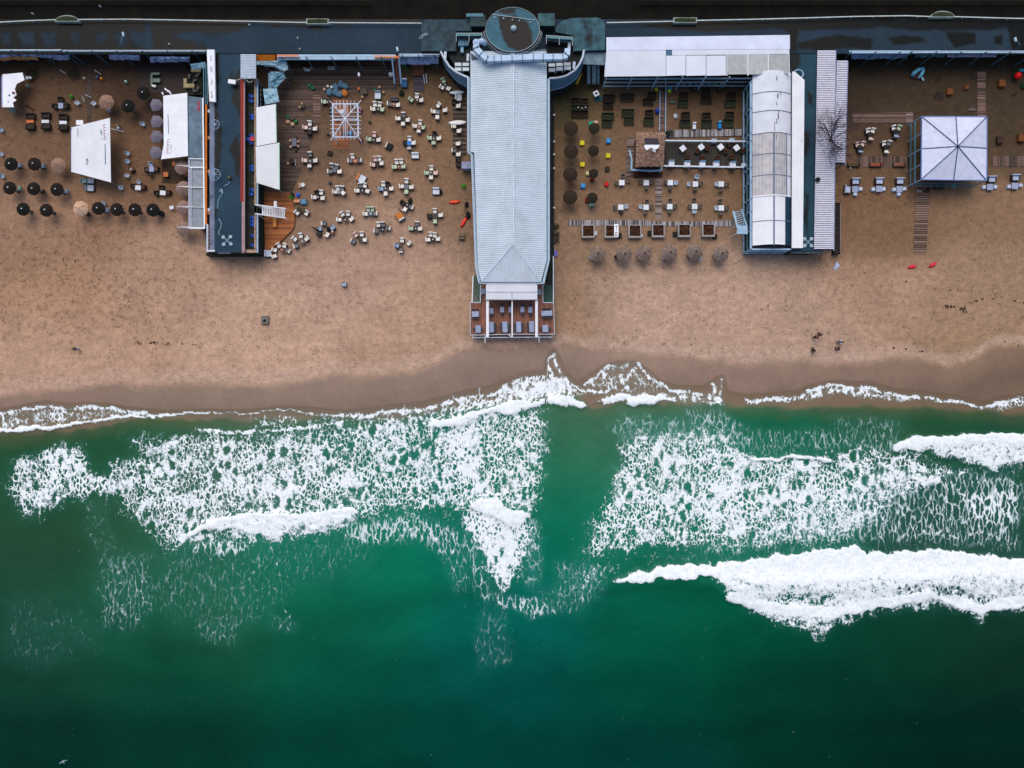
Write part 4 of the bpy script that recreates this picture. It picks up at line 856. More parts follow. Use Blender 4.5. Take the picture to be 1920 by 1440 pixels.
def tarp(name,lb,P,z,m,cat='tarpaulin',n=9,amp=.25,legs=True):
 r=thing(name,lb,cat,W(sum(p[0]for p in P)/len(P),sum(p[1]for p in P)/len(P),0));cx_=sum(p[0]for p in P)/len(P);cy_=sum(p[1]for p in P)/len(P)
 edge=[]
 for i in range(len(P)):
  for k in range(3):f=k/3;edge.append((P[i][0]*(1-f)+P[(i+1)%len(P)][0]*f,P[i][1]*(1-f)+P[(i+1)%len(P)][1]*f))
 vs=[W(cx_,cy_,z+.25)];m_=len(edge)
 for rr in(.35,.7,1):vs+=[W(cx_+(x-cx_)*rr,cy_+(y-cy_)*rr,z+random.uniform(-amp,amp)*(1-.6*rr))for x,y in edge]
 fs=[(0,1+i,1+(i+1)%m_)for i in range(m_)]+[(1+k*m_+i,1+(k+1)*m_+i,1+(k+1)*m_+(i+1)%m_,1+k*m_+(i+1)%m_)for k in range(2)for i in range(m_)]
 fs=[f[::-1]for f in fs]if sum(edge[i][0]*edge[(i+1)%m_][1]-edge[(i+1)%m_][0]*edge[i][1]for i in range(m_))>0 else fs
 q=MB();q.add(vs,fs);q.build('sheet',m,r)
 if legs:
  q=MB()
  for x,y in P:p=W(x,y,z-.05);q.bar(p,(p.x,p.y,0),.06)
  each(q,'pole',steel,r)
 return r
tarp('tarpaulin_roof','crumpled blue tarpaulin roof with a pointed right side near the orange awning',[(503,138),(508,134),(530,134),(535.5,146),(519,164),(503,166)],2.6,blt)
tarp('tarpaulin_roof','square pale blue tarpaulin above the white side awnings',[(493,167),(518.5,165),(524,191),(497,195.5)],2.9,blt2)
tarp('tarpaulin_roof','ragged pale blue tarpaulin hanging just under the orange awning',[(481,114),(535,113),(538,120),(540,130),(532,134),(515,126),(498,124),(481,121)],2.9,blt2)
# stairs and orange deck
od=MB();od.wp([(489,358),(518,361.5),(544,361.5),(546,372),(552,392),(552,422),(548,431),(530,449),(508,467),(497,469),(495,400)],0,.35);tag(od.build('timber_deck',orangewood),'low varnished orange timber deck with cut corners at the foot of the white stairs','deck')
ws=thing('stairs','short white stairs from the blue-chair terrace down to the orange deck','stairs',W(510,397,0));q=MB();n_=14
for i in range(n_):
 f=i/(n_-1.0);x=491.5+i*3.1;z=2.4*(1-f)+.5;q.slab([W(x,386+f*4,z),W(x+2.2,386.3+f*4,z),W(x+2.2,402.3+f*6,z),W(x,402+f*6,z)],.05)
each(q,'tread',white,ws)
q=MB();q.bar(W(478,384,3.9),W(536,391,1.6),.18,.1);q.bar(W(478,400.5,3.9),W(536,409,1.6),.18,.1);each(q,'handrail',white,ws)
q=MB()
for y0,y1 in((384,391),(400.5,409)):
 for f in(0,.5,1):p=W(481,y0,3.8).lerp(W(536,y1,1.6),f);q.bar(p,(p.x,p.y,.3),.07)
each(q,'baluster',white,ws)
q=MB();q.wb(513.5,377,518.5,387,1.6,1.9);q.build('landing_shelf',white,ws)
q=MB();q.wb(512,409,517,425,.36,.9);tag(q.build('bench',mat('plain_orange_wood',C(216,140,70),.7)),'narrow orange bench standing below the white stairs on the deck','bench')
# things on the roof
def xframe(x,y,s,rot,lb):
 r=thing('parasol_stand',lb,'parasol stand',W(x,y,lz),group='cross-shaped parasol stands');q=MB();e=MB()
 for a in(45,135,225,315):
  p=W(x+s*math.cos(R(a+rot)),y-s*math.sin(R(a+rot)),lz+.12);c=W(x,y,lz+.12);q.bar(c,p,.09,.06);e.cyl((p.x,p.y,lz+.01),.26,.16,10)
 each(q,'arm',paleblue,r);each(e,'foot_weight',mat('pale_concrete_disc',C(160,178,190),.7),r)
xframe(425.8,451,9.5,3,'cross-shaped white parasol stand near the end of the blue felt roof')
xframe(1515,454,9,0,'cross-shaped pale parasol stand at the seaward end of the dark strip roof')
def wheel(x,y,rr,lb):
 r=thing('bare_parasol',lb,'parasol',W(x,y,lz),group='bare parasol frames');q=MB();c=W(x,y,lz+1.4)
 ring=[W(x+rr*math.cos(a),y+rr*math.sin(a),lz+1.1)for a in np.linspace(0,2*math.pi,9)[:-1]]
 q=MB();q.tube(ring,.035,5,True);q.build('rim',paleblue,r);q=MB()
 for p in ring:q.bar(c,p,.04)
 each(q,'rib',paleblue,r);q=MB();q.bar((c.x,c.y,lz),c,.07);q.build('pole',steel,r)
wheel(402.5,233.5,9.5,'bare spoked parasol frame on the left edge of the dark roof, upper one');wheel(402.5,327,11,'bare spoked parasol frame on the left edge of the dark roof, lower one')
def hose(P,lb,z=lz+.06,r_=.05,nm='hose',m=None):
 q=MB();Q=[]
 for(a,b),(c,d)in zip(P[:-1],P[1:]):
  for k in range(4):f=k/4;Q.append(W(a+(c-a)*f+random.uniform(-.3,.3),b+(d-b)*f,z))
 Q.append(W(*P[-1],z));q.tube(Q,r_,5);return tag(q.build(nm,m or mat('pale_hose',C(150,190,206),.5),smooth=True),lb,'hose')
hose([(431,340),(428,345),(420,349)],'short curved pale hose near the olive box on the blue roof')
hose([(416,355),(418,362),(411,358),(415,354),(417,364),(413,368),(409,376),(408,392)],'tangled pale hose with a loop on the middle of the blue roof')
hose([(410,410),(415,418),(414,428),(410,435),(412,441)],'wavy pale hose leading to the cross-shaped stand on the blue roof')
q=MB();p=W(429,332,lz+.5);q.rbox((p.x,p.y,lz+.25),(.4,.4,.5),.06);tag(q.build('rooftop_box',mat('olive_box',C(84,84,60),.8)),'small olive box on the blue felt roof at the hose end','box')
lm=thing('wall_lamp','white floodlight on an arm left of the small square ribbed roof','lamp',W(450,150,lz));q=MB();p=W(434.5,153,4.2);q.rbox((p.x,p.y,4.1),(1.1,.62,.25),.08,R(-8));q.build('lamp_head',white,lm);q=MB();q.bar(W(442,151,4.1),W(451,148,4.0),.05);q.build('arm',steel,lm)
# blue chairs along the terrace
def bchair():
 r=thing('blue_chair','','chair');m=mat('blue_plastic',C(20,76,170),.5,.08,2,obj=True);q=MB();q.rbox((0,0,.44),(.46,.46,.06),.16);q.build('seat',m,r);q=MB();q.rbox((0,.22,.64),(.42,.06,.38),.03);q.build('backrest',m,r)
 q=MB()
 for x in(-.19,.19):
  for y in(-.19,.19):q.bar((x,y,0),(x,y,.42),.03)
 each(q,'leg',m,r);return r
BC=[(471.5,180.5),(471.5,189.5),(473,216.5),(473,222),(472,254),(466,260.5),(471.5,267.5),(473,312),(473,318.5),(473,356),(472,364),(474,408),(474,415.5),(474,422),(474.5,442),(474.5,460)]
od_=['first','second','third','fourth','fifth','sixth','seventh','eighth','ninth','tenth','eleventh','twelfth','thirteenth','fourteenth','fifteenth','sixteenth']
for i,(x,y)in enumerate(BC):put('bchair',bchair,W(x,y,2.95)-Vector((0,0,.45)),R(90),'blue plastic chair on the narrow terrace, %s from the promenade end'%od_[i],'chair','blue chairs on the terrace')
q=MB();p=W(472.5,260.5,3.2);q.box((p.x,p.y,3.2),(.6,.6,.05));q.bar((p.x,p.y,2.5),(p.x,p.y,3.18),.08);tag(q.build('red_table',mat('red_top',C(190,40,66),.5)),'small red table among the blue chairs on the terrace','table')
# ================================================================ RIGHT PIER
rp_=thing('pier_pavilion','long barrel-roofed white pavilion with grey skylight panels reaching towards the sand','building',W(1447,300,0));bz=3.8
def barrel(x0,x1,y0,y1,m,nm='roof_panel',dz=.95,t=.06):
 q=MB();n=10;top=[]
 for i in range(n+1):
  f=i/n;z=bz+dz*math.sin(math.pi*(BX(x0,x1,f)-1411)/72.0)if 1411<=BX(x0,x1,f)<=1483 else bz
  top.append((BX(x0,x1,f),z))
 vs=[Vector((W(x,0,bz).x,W(x,y0,bz).y,z))for x,z in top]+[Vector((W(x,0,bz).x,W(x,y1,bz).y,z))for x,z in top];vs+=[v-Vector((0,0,t))for v in vs];m_=n+1
 fs=[(i,m_+i,m_+i+1,i+1)for i in range(n)]+[(2*m_+i,2*m_+i+1,3*m_+i+1,3*m_+i)for i in range(n)]
 fs+=[(i,i+1,2*m_+i+1,2*m_+i)for i in range(n)]+[(m_+i+1,m_+i,3*m_+i,3*m_+i+1)for i in range(n)]
 q.add(vs,fs);return q.build(nm,m,rp_)
def BX(a,b,f):return a+(b-a)*f
dirtywhite=mat('streaked_white_canvas',C(216,222,232),.75,.07,.7,dirt=(C(150,152,160),.35,.63))
gm,gt,gb=base('grey_translucent_panel');gpos=N(gt,'ShaderNodeNewGeometry').outputs['Position'];gs=N(gt,'ShaderNodeSeparateXYZ');gt.links.new(gpos,gs.inputs[0])
gsn=math_(gt,'SINE',math_(gt,'MULTIPLY',gs.outputs['X'],2*math.pi/.46));gc=ramp_(gt,noise_(gt,gpos,.9,5,.6),[(.3,C(160,160,170)),(.7,C(196,192,192))]);gt.links.new(mix_(gt,math_(gt,'MULTIPLY',math_(gt,'GREATER_THAN',gsn,.8),.35),gc,C(110,112,124)),gb.inputs['Base Color']);gb.inputs['Roughness'].default_value=.5
ribs=[136,176.5,211.5,252.5,291.5,331,369.5,416,461]
for i,(a,b)in enumerate(zip(ribs[:-1],ribs[1:])):
 if i<3:barrel(1411+(i>0)*0,1483,a+.6,b-.6,dirtywhite)
 elif i<6:barrel(1411,1472,a+.6,b-.6,gm);barrel(1473.5,1483,a+.6,b-.6,dirtywhite)
 else:barrel(1411,1469.5,a+.6,b-.6,white);barrel(1470.5,1484,a+.6,b-.6,mat('dark_blue_felt',C(30,62,84),.7,.15,1))
rbm=mat('blue_grey_rib',C(106,122,146),.5,.1,2)
for y in ribs[1:-1]:
 q=MB();Q=[Vector((W(x,y,bz).x,W(x,y,bz).y,bz+.95*math.sin(math.pi*(x-1411)/72.0)+.03))for x in np.linspace(1411,1483,11)];q.tube(Q,.05 if y!=369.5 else.11,5);q.build('rib',rbm if y!=369.5 else white,rp_)
for x,ya,yb,wd in((1446.5,252,462,.2),(1472.8,252,369,.14),(1484.5,138,371,.1)):
 q=MB();z=bz+.95*math.sin(math.pi*min(max((x-1411)/72.0,0),1))+.04;A_=W(x,ya,bz);B_=W(x,yb,bz);q.bar((A_.x,A_.y,z),(B_.x,B_.y,z),wd,.08);q.build('purlin',rbm,rp_)
q=MB();q.wb(1413,138,1482,462,0,bz-.15,bz);q.build('wall',mat('dark_glazed_wall',C(40,56,66),.4,.2,.8),rp_)
# left gallery: posts and rails
for z,wd in((.5,.2),(2.0,.16),(3.6,.26)):
 q=MB();x=1960-0;xx=960+(1409.5-960)*(H-z)/H*H/(H-z)
 a_=W(1409,152,3.9);b_=W(1409,466,3.9);q.bar((a_.x,a_.y,z),(b_.x,b_.y,z),wd,.14);q.build('gallery_rail',paleblue if z!=2.0 else teal,rp_)
q=MB()
for y in(152,200,248,262,312,340,371,395,430,466):p=W(1409,y,3.9);q.bar((p.x,p.y,0),p,.14)
each(q,'gallery_post',paleblue,rp_)
q=MB()
for i in range(5):
 ya=(160,205,262,320,372)[i];a_,b_=W(1409,ya,3.9),W(1409,ya+38,3.9);q.bar((a_.x,a_.y,3.5),(b_.x,b_.y,.4),.06)
each(q,'gallery_brace',paleblue,rp_)
q=MB()
for i,z in enumerate((.6,2.2,3.7)):a_,b_=W(1409,467,3.9),W(1484,467,3.9);q.bar((a_.x,a_.y,z),(b_.x,b_.y,z),.22,.14)
each(q,'end_rail',paleblue,rp_)
q=MB()
for x in(1410,1428,1447,1465,1484):p=W(x,467,3.9);q.bar((p.x,p.y,0),p,.12)
each(q,'end_post',paleblue,rp_)
q=MB();q.wb(1395,464,1484,477,0,.35,.35);q.build('footing',dwall,rp_)
q=MB()
for i in range(9):
 a=1414+i*8;p=W(a,465.5,3.2);leaves(q,(p.x,p.y,2.7),.3,.25,.4,12,.1)
# white long awning slab + dark roof strip + slatted roofs
wl=thing('long_awning','long flat white awning with a cut corner beside the barrel roof','awning',W(1497,300,0));q=MB()
q.slab([W(x,y,4.3)for x,y in((1485.5,134),(1490,134),(1508.5,150),(1505.5,465),(1484.5,465))],.08);q.build('canvas',white,wl)
q=MB();q.wb(1486,140,1488,460,0,4.15,4.15);q.build('wall',dwall,wl)
dr=thing('dark_roof','narrow dark blue felt roof between the long white awning and the slatted roof','building',W(1518,300,0))
o=asphalt_sheet('roof',1482,1532,97,471,3.4,(38,66,80),(20,26,28),[[(1506,240),(1520,248),(1516,300),(1508,290)],[(1508,360),(1513,366),(1514,410),(1510,440),(1506,400)],[(1480,92),(1500,92),(1500,120),(1488,140),(1480,120)],[(1514,170),(1524,180),(1522,200),(1514,196)]],3,4)
del o['kind'];o.data.transform(Matrix.Translation(-dr.location));o.parent=dr
q=MB();q.wb(1486,99,1530,470,0,3.38,3.4);q.build('wall',dwall,dr)
q=MB();q.wb(1486,469.5,1543,474,2.4,3.2);q.build('planter_trough',mat('mossy_trough',C(96,112,120),.8,.3,2,dirt=(C(40,66,44),2.5,.5)),dr)
slm=mat('white_slat',C(224,224,240),.6,.10,2.5)
def slats(x0a,x0b,y0,y1,z,lb,nm='slatted_roof',step=3.42,wd=.60):
 r=thing(nm,lb,'roof',W((x0a[0]+x0b[0])/2,(y0+y1)/2,0),group='white slatted roofs');q=MB();n=int((y1-y0)/step)
 for i in range(n):
  f=i/n;y=y0+i*step;xa=x0a[0]+(x0a[1]-x0a[0])*f;xb=x0b[0]+(x0b[1]-x0b[0])*f
  q.bar(W(xa,y,z+random.uniform(-.02,.02)),W(xb,y,z+random.uniform(-.02,.02)),step*S*wd,.06)
 q.build('slats',slm,r);q=MB();q.slab([W(x0a[0],y0,z-.25),W(x0b[0],y0,z-.25),W(x0b[1],y1,z-.25),W(x0a[1],y1,z-.25)],.05);q.build('shade_underlay',mat('groove_shade_sheet',C(62,60,82),.8,.15,1),r)  # dark sheet under the slats stands in for shade in corrugation grooves
 q=MB()
 for y in np.linspace(y0+2,y1-2,5):
  p=W(x0b[1]-2,y,z-.3);q.bar(p,(p.x,p.y,0),.12)
 each(q,'post',steel,r);q=MB();q.bar(W(x0b[0],y0,z),W(x0b[1],y1,z),.12,.12);q.build('edge_beam',mat('lilac_beam',C(140,150,184),.6),r)
 return r
r=slats((1532.5,1526),(1567,1563.5),96,470,3.75,'long white slatted roof beside the narrow dark felt roof')
slats((1569,1564.5),(1589.5,1584.5),115,309,3.5,'shorter white slatted roof under the bare tree, right of the long slatted roof',wd=.55)
q=MB();p=W(1533,337,3.9);q.lathe((p.x,p.y,3.8),[(.3,0),(.34,.3),(.1,.34)],12);tag(q.build('chimney_cap',black),'black round chimney cap on the long slatted roof','chimney')
q=MB()
for i in range(4):q.wb(1529,345+i*3.42,1536,347.4+i*3.42,3.84,3.87)
fr=thing('side_fence','dark brown fence and hedge along the right foot of the slatted roof','fence',W(1571,430,0));q=MB();q.wb(1564,380,1575.5,476,0,.9,.9);q.build('hedge_bank',mat('dark_red_bank',C(46,36,34),.9,.4,2),fr)
q=MB()
for i in range(9):p=W(1575.5,382+i*11.5,1.2);q.bar((p.x,p.y,0),p,.08)
each(q,'post',darksteel,fr);q=MB();q.bar(W(1575.5,382,1.2),W(1575.5,474,1.2),.05);q.build('wire',steel,fr)
q=MB();q.tube([W(1494+9*math.cos(a)+3,139+8*math.sin(a),4.1)for a in np.linspace(-2.6,1.3,12)],.12,6);tag(q.build('curved_pipe',paleblue,smooth=True),'curved pale blue pipe at the cut corner of the long white awning','pipe')
# upper long white canopy
uc=thing('promenade_awning','very long white canopy along the promenade with grey panels at its right end','canopy',W(1306,105,0));uz=4.4
q=MB();q.slab([W(1137,70,uz),W(1481,65.5,uz),W(1481,92,uz+.35),W(1137,94,uz+.35)],.06);q.build('upper_sheet',mat('creased_canvas',C(206,214,236),.75,.07,.5,dirt=(C(190,186,204),.4,.6)),uc)
q=MB();q.slab([W(1137,94.4,uz+.35),W(1248.5,94,uz+.35),W(1248.5,142.3,uz),W(1133,143.5,uz)],.06);q.slab([W(1260,93.8,uz+.34),W(1480,92.5,uz+.34),W(1480,101,uz+.25),W(1260,103.6,uz+.25)],.06)
for a,b in((1249.3,1285.5),(1286.5,1323.5),(1324.5,1361)):q.slab([W(a,104.3,uz+.24),W(b,103.8,uz+.24),W(b,141.2,uz),W(a,142,uz)],.06)
each(q,'sheet',mat('bright_canvas',C(218,226,238),.75,.04,.5),uc)
q=MB()
for a,b in((1364.5,1401),(1403,1440),(1441,1478)):q.slab([W(a,102.2,uz+.24),W(b,101.8,uz+.24),W(b,139,uz),W(a,139.6,uz)],.06)
each(q,'grey_panel',mat('grey_panel',C(176,180,180),.7,.09,1.5),uc)
q=MB()
for x in(1363,1402,1440.4,1479.5):q.bar(W(x,101,uz+.27),W(x,142,uz+.04),.12,.06)
each(q,'rib',white,uc)
q=MB();q.wb(1249.3,94.2,1259.2,103.4,uz+.2,uz+.26);q.build('skylight',mat('blue_skylight',C(40,96,132),.3),uc)
q=MB();q.wb(1140,74,1479,96,0,uz-.2,uz);q.build('wall',dwall,uc)
# pergola frame below it
pg=thing('pergola_frame','pale blue timber frame of crossing beams below the long promenade canopy','pergola',W(1260,153,0))
q=MB();
for z,yy in((3.4,148),(2.2,148),(.9,148)):
 a_,b_=W(1134,yy,3.4),W(1416,yy-1,3.4);q.bar((a_.x,a_.y,z),(b_.x,b_.y,z),.16 if z>3 else.13,.12)
each(q,'beam',paleblue,pg)
q=MB()
for x in(1133,1181,1229,1276,1319,1364):
 p=W(x*1.0+4,144,4.2);q.bar(p,(p.x,p.y,0),.17)
each(q,'post',paleblue,pg)
q=MB()
for y in(146,162):q.bar(W(1134,y,1.0),W(1128,y,1.0),.05)
q=MB()
for i in range(8):a=W(1270+i*12,157,.9);q.box((a.x,a.y,.7),(random.uniform(.4,.9),.35,.3),random.uniform(-.3,.3))
each(q,'stored_crate',mat('pale_green_crate',C(110,130,124),.7,.35,3),pg)
# stairs by the left gallery
gs_=thing('steel_stairs','pale blue steel stairs beside the gallery of the barrel-roofed pavilion','stairs',W(1385,415,0))
q=MB();q.bar(W(1375,396,1.2),W(1385,434,3.2),.3,.08);q.bar(W(1390,392,1.2),W(1400,424,3.2),.2,.08);each(q,'stringer',paleblue,gs_)
q=MB()
for i in range(9):f=i/8.0;q.bar(W(1376+f*9,398+f*34,.9+f*2),W(1391+f*8,395+f*30,.9+f*2),.12,.04)
each(q,'tread',paleblue,gs_)
q=MB();q.slab([W(1383,423,3.2),W(1402,423,3.2),W(1402,439,3.2),W(1381,438,3.2)],.08);q.build('landing',paleblue,gs_)
q=MB();q.bar(W(1371,443,.6),W(1382,438,3.0),.09);q.bar(W(1370,429,.6),W(1379,424,2.0),.09);each(q,'strut',offwhite,gs_)
# bare tree over the slatted roofs
def tree():
 r=thing('bare_tree','bare leafless tree spreading dark twigs over the white slatted roofs','tree',W(1568,256,5.6)-Vector((0,0,5.6)));q=MB();b0=r.location
 q.tube([b0,b0+Vector((0.1,0,3)),b0+Vector((-.2,.1,4.6))],[.2,.16,.12],7);q.build('trunk',mat('bark',C(52,38,42),.9,.3,6),r,smooth=True)
 q=MB();rnd=random.Random(5)
 def grow(p,d,L,rr,k):
  n=3;P=[p];dd=d.copy()
  for i in range(n):dd=(dd+Vector((rnd.uniform(-.3,.3),rnd.uniform(-.3,.3),rnd.uniform(-.15,.2)))).normalized();P.append(P[-1]+dd*L/n)
  q.tube(P,[rr*(1-.5*i/n)for i in range(n+1)],4 if k<3 else 3)
  if k<4:
   for j in range(4 if k<2 else 3):
    e=(dd+Vector((rnd.uniform(-1,1),rnd.uniform(-1,1),rnd.uniform(-.3,.5)))*.9).normalized();grow(P[rnd.choice((1,2,3))],e,L*.68,rr*.5,k+1)
 for i in range(13):
  a=i*2*math.pi/13+rnd.uniform(-.2,.2);grow(b0+Vector((-.2,.1,4.4)),Vector((math.cos(a)*.6,math.sin(a)*1.25,.4)).normalized(),2.5,.07,0)
 q.build('crown',mat('twigs',C(58,46,62),.9,.2,4),r)
tree()
st_=mat('rust_stain',C(92,84,92),.8,.3,3)
for x,y,L,w_ in((1452,147,9,.1),(1454,180,10,.14),(1460,177,5,.1),(1452,196,6,.1),(1455,212,16,.14),(1448,232,18,.07),(1452,228,8,.1),(1451,256,10,.07)):
 q=MB();z=bz+.95*math.sin(math.pi*(x-1411)/72.0)+.012;n_=5;Q=[Vector((W(x+random.uniform(-.4,.4),0,bz).x,W(x,y+L*i/n_,bz).y,z))for i in range(n_+1)]
 for a_,b_ in zip(Q[:-1],Q[1:]):q.bar(a_,b_,w_*random.uniform(.5,1.3),.05)
 q.build('water_stain',st_,rp_)
# ================================================================ LEFT BEACH BAR
def canopy(px,z,lb,cat='canopy',zs=None,m=None,cl=None,nm='shade_canopy',grp='white shade canopies',split=None):
 cx_=sum(p[0]for p in px)/len(px);cy_=sum(p[1]for p in px)/len(px);r=thing(nm,lb,cat,W(cx_,cy_,0),group=grp);q=MB()
 Z_=zs or[z]*len(px);q.slab([W(x,y,zz)for(x,y),zz in zip(px,Z_)],.05);q.build('canvas',m or white,r)
 q=MB()
 for(x,y),zz in[(px[0],Z_[0]),(px[1],Z_[1]),(px[2]if len(px)<6 else px[-2],Z_[0]),(px[-1],Z_[-1])]:p=W(cx_+(x-cx_)*.96,cy_+(y-cy_)*.97,zz-.05);q.bar(p,(p.x,p.y,0),.07)
 each(q,'pole',steel,r);return r
c1=canopy([(133.5,239),(206,221),(208,342),(133.5,322)],3.0,'white canopy with magenta script and green leaf mark near its right edge')
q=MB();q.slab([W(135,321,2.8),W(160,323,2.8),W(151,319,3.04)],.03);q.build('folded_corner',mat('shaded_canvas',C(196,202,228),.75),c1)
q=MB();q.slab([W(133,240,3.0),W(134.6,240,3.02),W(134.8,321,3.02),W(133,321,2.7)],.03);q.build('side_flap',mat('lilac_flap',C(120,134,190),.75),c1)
c2=canopy([(306,179.5),(351,174),(352.5,292.5),(302,298.5),(307,270)],3.2,'white canopy with magenta script near its lower left corner')
c0=canopy([(4,139.5),(42,136),(46,150),(31.5,157),(27.5,167),(31,178),(25,183),(31,188),(24,192),(26,201),(4,201)],2.2,'torn white canopy with jagged right edge at the far left')
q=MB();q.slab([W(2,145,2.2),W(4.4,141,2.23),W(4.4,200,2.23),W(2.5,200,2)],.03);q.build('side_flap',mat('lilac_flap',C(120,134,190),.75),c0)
q=MB();q.slab([W(17,202,1),W(28,202,1),W(29,212,.8),W(16,210,.8)],.03);q.build('hanging_flap',mat('greenish_clear_flap',C(110,122,114),.6),c0)
def script(parent,x,y,L,z,sgn=1):
 """one line of looping magenta handwriting with a green leaf beside it"""
 P=[];n=46
 for i in range(n):t_=i/(n-1.0);P.append((x+2.0*math.sin(t_*34)*(1.2-t_*.5)+sgn*t_*2,y+L*t_+.9*math.cos(t_*34)))
 scribble('lettering',P,z,.06,inkm,parent)
 g=[(x-sgn*6-1,y+L*.3),(x-sgn*4.5+.6,y+L*.5),(x-sgn*4+.4,y+L*.78),(x-sgn*5-1.2,y+L*.58)]
 q=MB();q.add([W(a,b,z)for a,b in g][::-1],[(0,1,2,3)]);q.build('leaf_mark',inkg,parent)
 scribble('swoosh',[(x-sgn*6+sgn*t*9/8.,y+L*.85+4*math.sin(t/8.*2.2))for t in range(9)],z,.05,inkm,parent)
script(c1,195,232,30,3.006);scribble('small_print',[(197+.02*i,270+i)for i in range(0,39,1)],3.006,.12,inkb,c1)
for i in range(13):scribble('small_mark',[(145.5+random.uniform(-.8,.8),241+i*1.2),(146+random.uniform(-1,1),242.4+i*1.2)],3.006,.1,ink,c1)if i%2==0 else None
scribble('monogram',[(163,297),(165,299),(161,300),(166,303),(162,305),(165,310)],3.006,.1,ink,c1)
script(c2,316,260,28,3.206,-1);scribble('small_print',[(315+.03*i,214+i)for i in range(0,38,1)],3.206,.1,inkb,c2)
for P in([(17,176),(15,180),(20,180),(17,176)],[(24,171),(22,175),(27,178),(29,174),(25,170)],[(14,190),(17,190),(15,193)]):
 q=MB();q.add([W(a,b,2.206)for a,b in P[:4]],[tuple(range(len(P[:4])))]if len(P)>3 else[(0,1,2)]);q.build('printed_mark',mat('maroon_ink',C(96,40,60),.7)if P[0][0]!=17 else mat('blue_ink',C(40,90,120),.7),c0)
q=MB();p=W(149,229.5,.75);q.box((p.x,p.y,.7),(1.05,.7,.06));q.bar((p.x,p.y,0),(p.x,p.y,.7),.1);tag(q.build('white_table',white),'white table poking out above the top edge of the magenta-script canopy','table')
# glazed bar roof
gb_=thing('glazed_bar','long bar with blue-grey glazed roof and white ribs between canopy and orange beam','building',W(368,310,0));gz=3.0
q=MB();q.slab([W(352,180,gz),W(379,183,gz),W(381,297,gz),W(353,297,gz)],.06);q.build('upper_roof',mat('dirty_blue_glass',C(88,116,138),.3,.3,.8,dirt=(C(52,74,90),.5,.52)),gb_)
q=MB()
for a,b in((298.5,313),(315,350.5),(352.5,387.5),(389.5,426)):q.slab([W(357.5,a,gz-.1),W(380.5,a,gz-.1),W(381.5,b,gz-.1),W(357.5,b,gz-.1)],.05)
each(q,'roof_pane',mat('grey_polycarbonate',C(140,150,160),.4,.16,1.4,dirt=(C(104,124,116),.9,.62)),gb_)
q=MB();q.slab([W(352.5,298,gz-.05),W(357,298,gz-.05),W(357,428,gz-.05),W(353.5,428,gz-.05)],.05);q.build('eaves_strip',mat('lilac_strip',C(130,142,176),.6,.15,1),gb_)
q=MB();q.bar(W(380.6,184,gz+.1),W(383.5,428,gz+.1),.2,.12);q.bar(W(354.8,300,gz+.06),W(354.8,428,gz+.06),.08);q.bar(W(358.3,312,gz+.08),W(358.3,428,gz+.08),.08)
for y,wd in((297.5,.12),(313.7,.2),(351,.12),(388.2,.08),(427.3,.26)):q.bar(W(354,y,gz+.1),W(384,y+.6,gz+.1),wd,.1)
each(q,'roof_bar',white,gb_)
q=MB()
for x,y,y2 in((330,309.5,312),(331.5,349.5,350.5),(332,387.5,388),(331.5,425.5,426.5)):
 q.tube([W(x,y,gz+.35),W(356,y2,gz+.15)],[.02,.11],6)
each(q,'outrigger',white,gb_)
q=MB();q.wb(362,190,380,424,0,gz-.25,gz);q.build('wall',dwall,gb_)
scribble('red_lettering',[(371,190),(374.5,191),(370.5,193),(374.5,195),(370.5,197),(375,199),(370,201),(375,203),(370,205),(375,207),(371,207.5)],gz+.006,.1,inkr,gb_)
q=MB();q.slab([W(356,120,2.9),W(372,118,3),W(384,116,3),(W(386,128,3)),W(360,130,2.6)],.05);tag(q.build('canopy_roof',blt),'crumpled blue canopy corner beside the top of the white banner','canopy')
yb=thing('bar_counter','cluttered bar counter with yellow shelves left of the white banner','counter',W(365,150,0));q=MB();q.wb(358,128,376,134,.6,1.1);q.wb(344,157,364,164,.4,.9);q.wb(344,147,350,157,.4,.91);each(q,'shelf',mat('pale_yellow_board',C(164,152,116),.8,.2,2),yb)
q=MB();q.wb(352,134,378,178,0,.5);q.build('floor',black,yb)
q=MB()
for i in range(14):p=W(random.uniform(352,374),random.uniform(136,174),.8);q.rbox((p.x,p.y,.7),(random.uniform(.2,.5),random.uniform(.2,.5),.3),.04,random.uniform(0,3))
each(q,'bar_clutter',mat('mixed_clutter',C(92,92,84),.7,.5,1),yb)
sp=thing('steel_post_frame','pale blue scaffold posts between bar counter and white banner','frame',W(384,150,0));q=MB()
for x in(382,385.5,389):q.bar(W(x,118,3),W(x,196,3),.14 if x!=385.5 else.08)
each(q,'beam',teal,sp)
# old plank floor patches near the promenade
def floor_(px,lb,m,nm='plank_floor',cat='boardwalk',z=.05,zb=-.05):
 q=MB();q.wp(px,zb,z);return tag(q.build(nm,m),lb,cat)
shade=mat('dark_board_floor',C(44,34,28),.9,.25,1)
floor_([(255,118),(352,118),(350,176),(262,174)],'dark stained plank floor above the grey parasols near the promenade',planks('dark_stained',C(52,38,32),C(34,26,22),.2,'Y',.1))
floor_([(164,118),(171,118),(171,240),(163,240)],'narrow sunken grey board path running down past the pale thatched parasol',planks('greyish_path',C(84,68,60),C(44,34,30),.18,'Y',.2))
floor_([(304,298),(353,298),(353,345),(304,343)],'dark matting under the orange tables below the second canopy',mat('brown_matting',C(62,48,38),.9,.25,3))
floor_([(519,130),(745,118),(745,172),(690,170),(640,175),(600,190),(580,280),(548,360),(519,358)],'large worn brown plank floor spread over the sand right of the white side awnings',olddeck,z=.03)
floor_([(586,165),(601,165),(601,232),(588,232)],'pale weathered crossboard path left of the white pergola',pinkwoodY,z=.06)
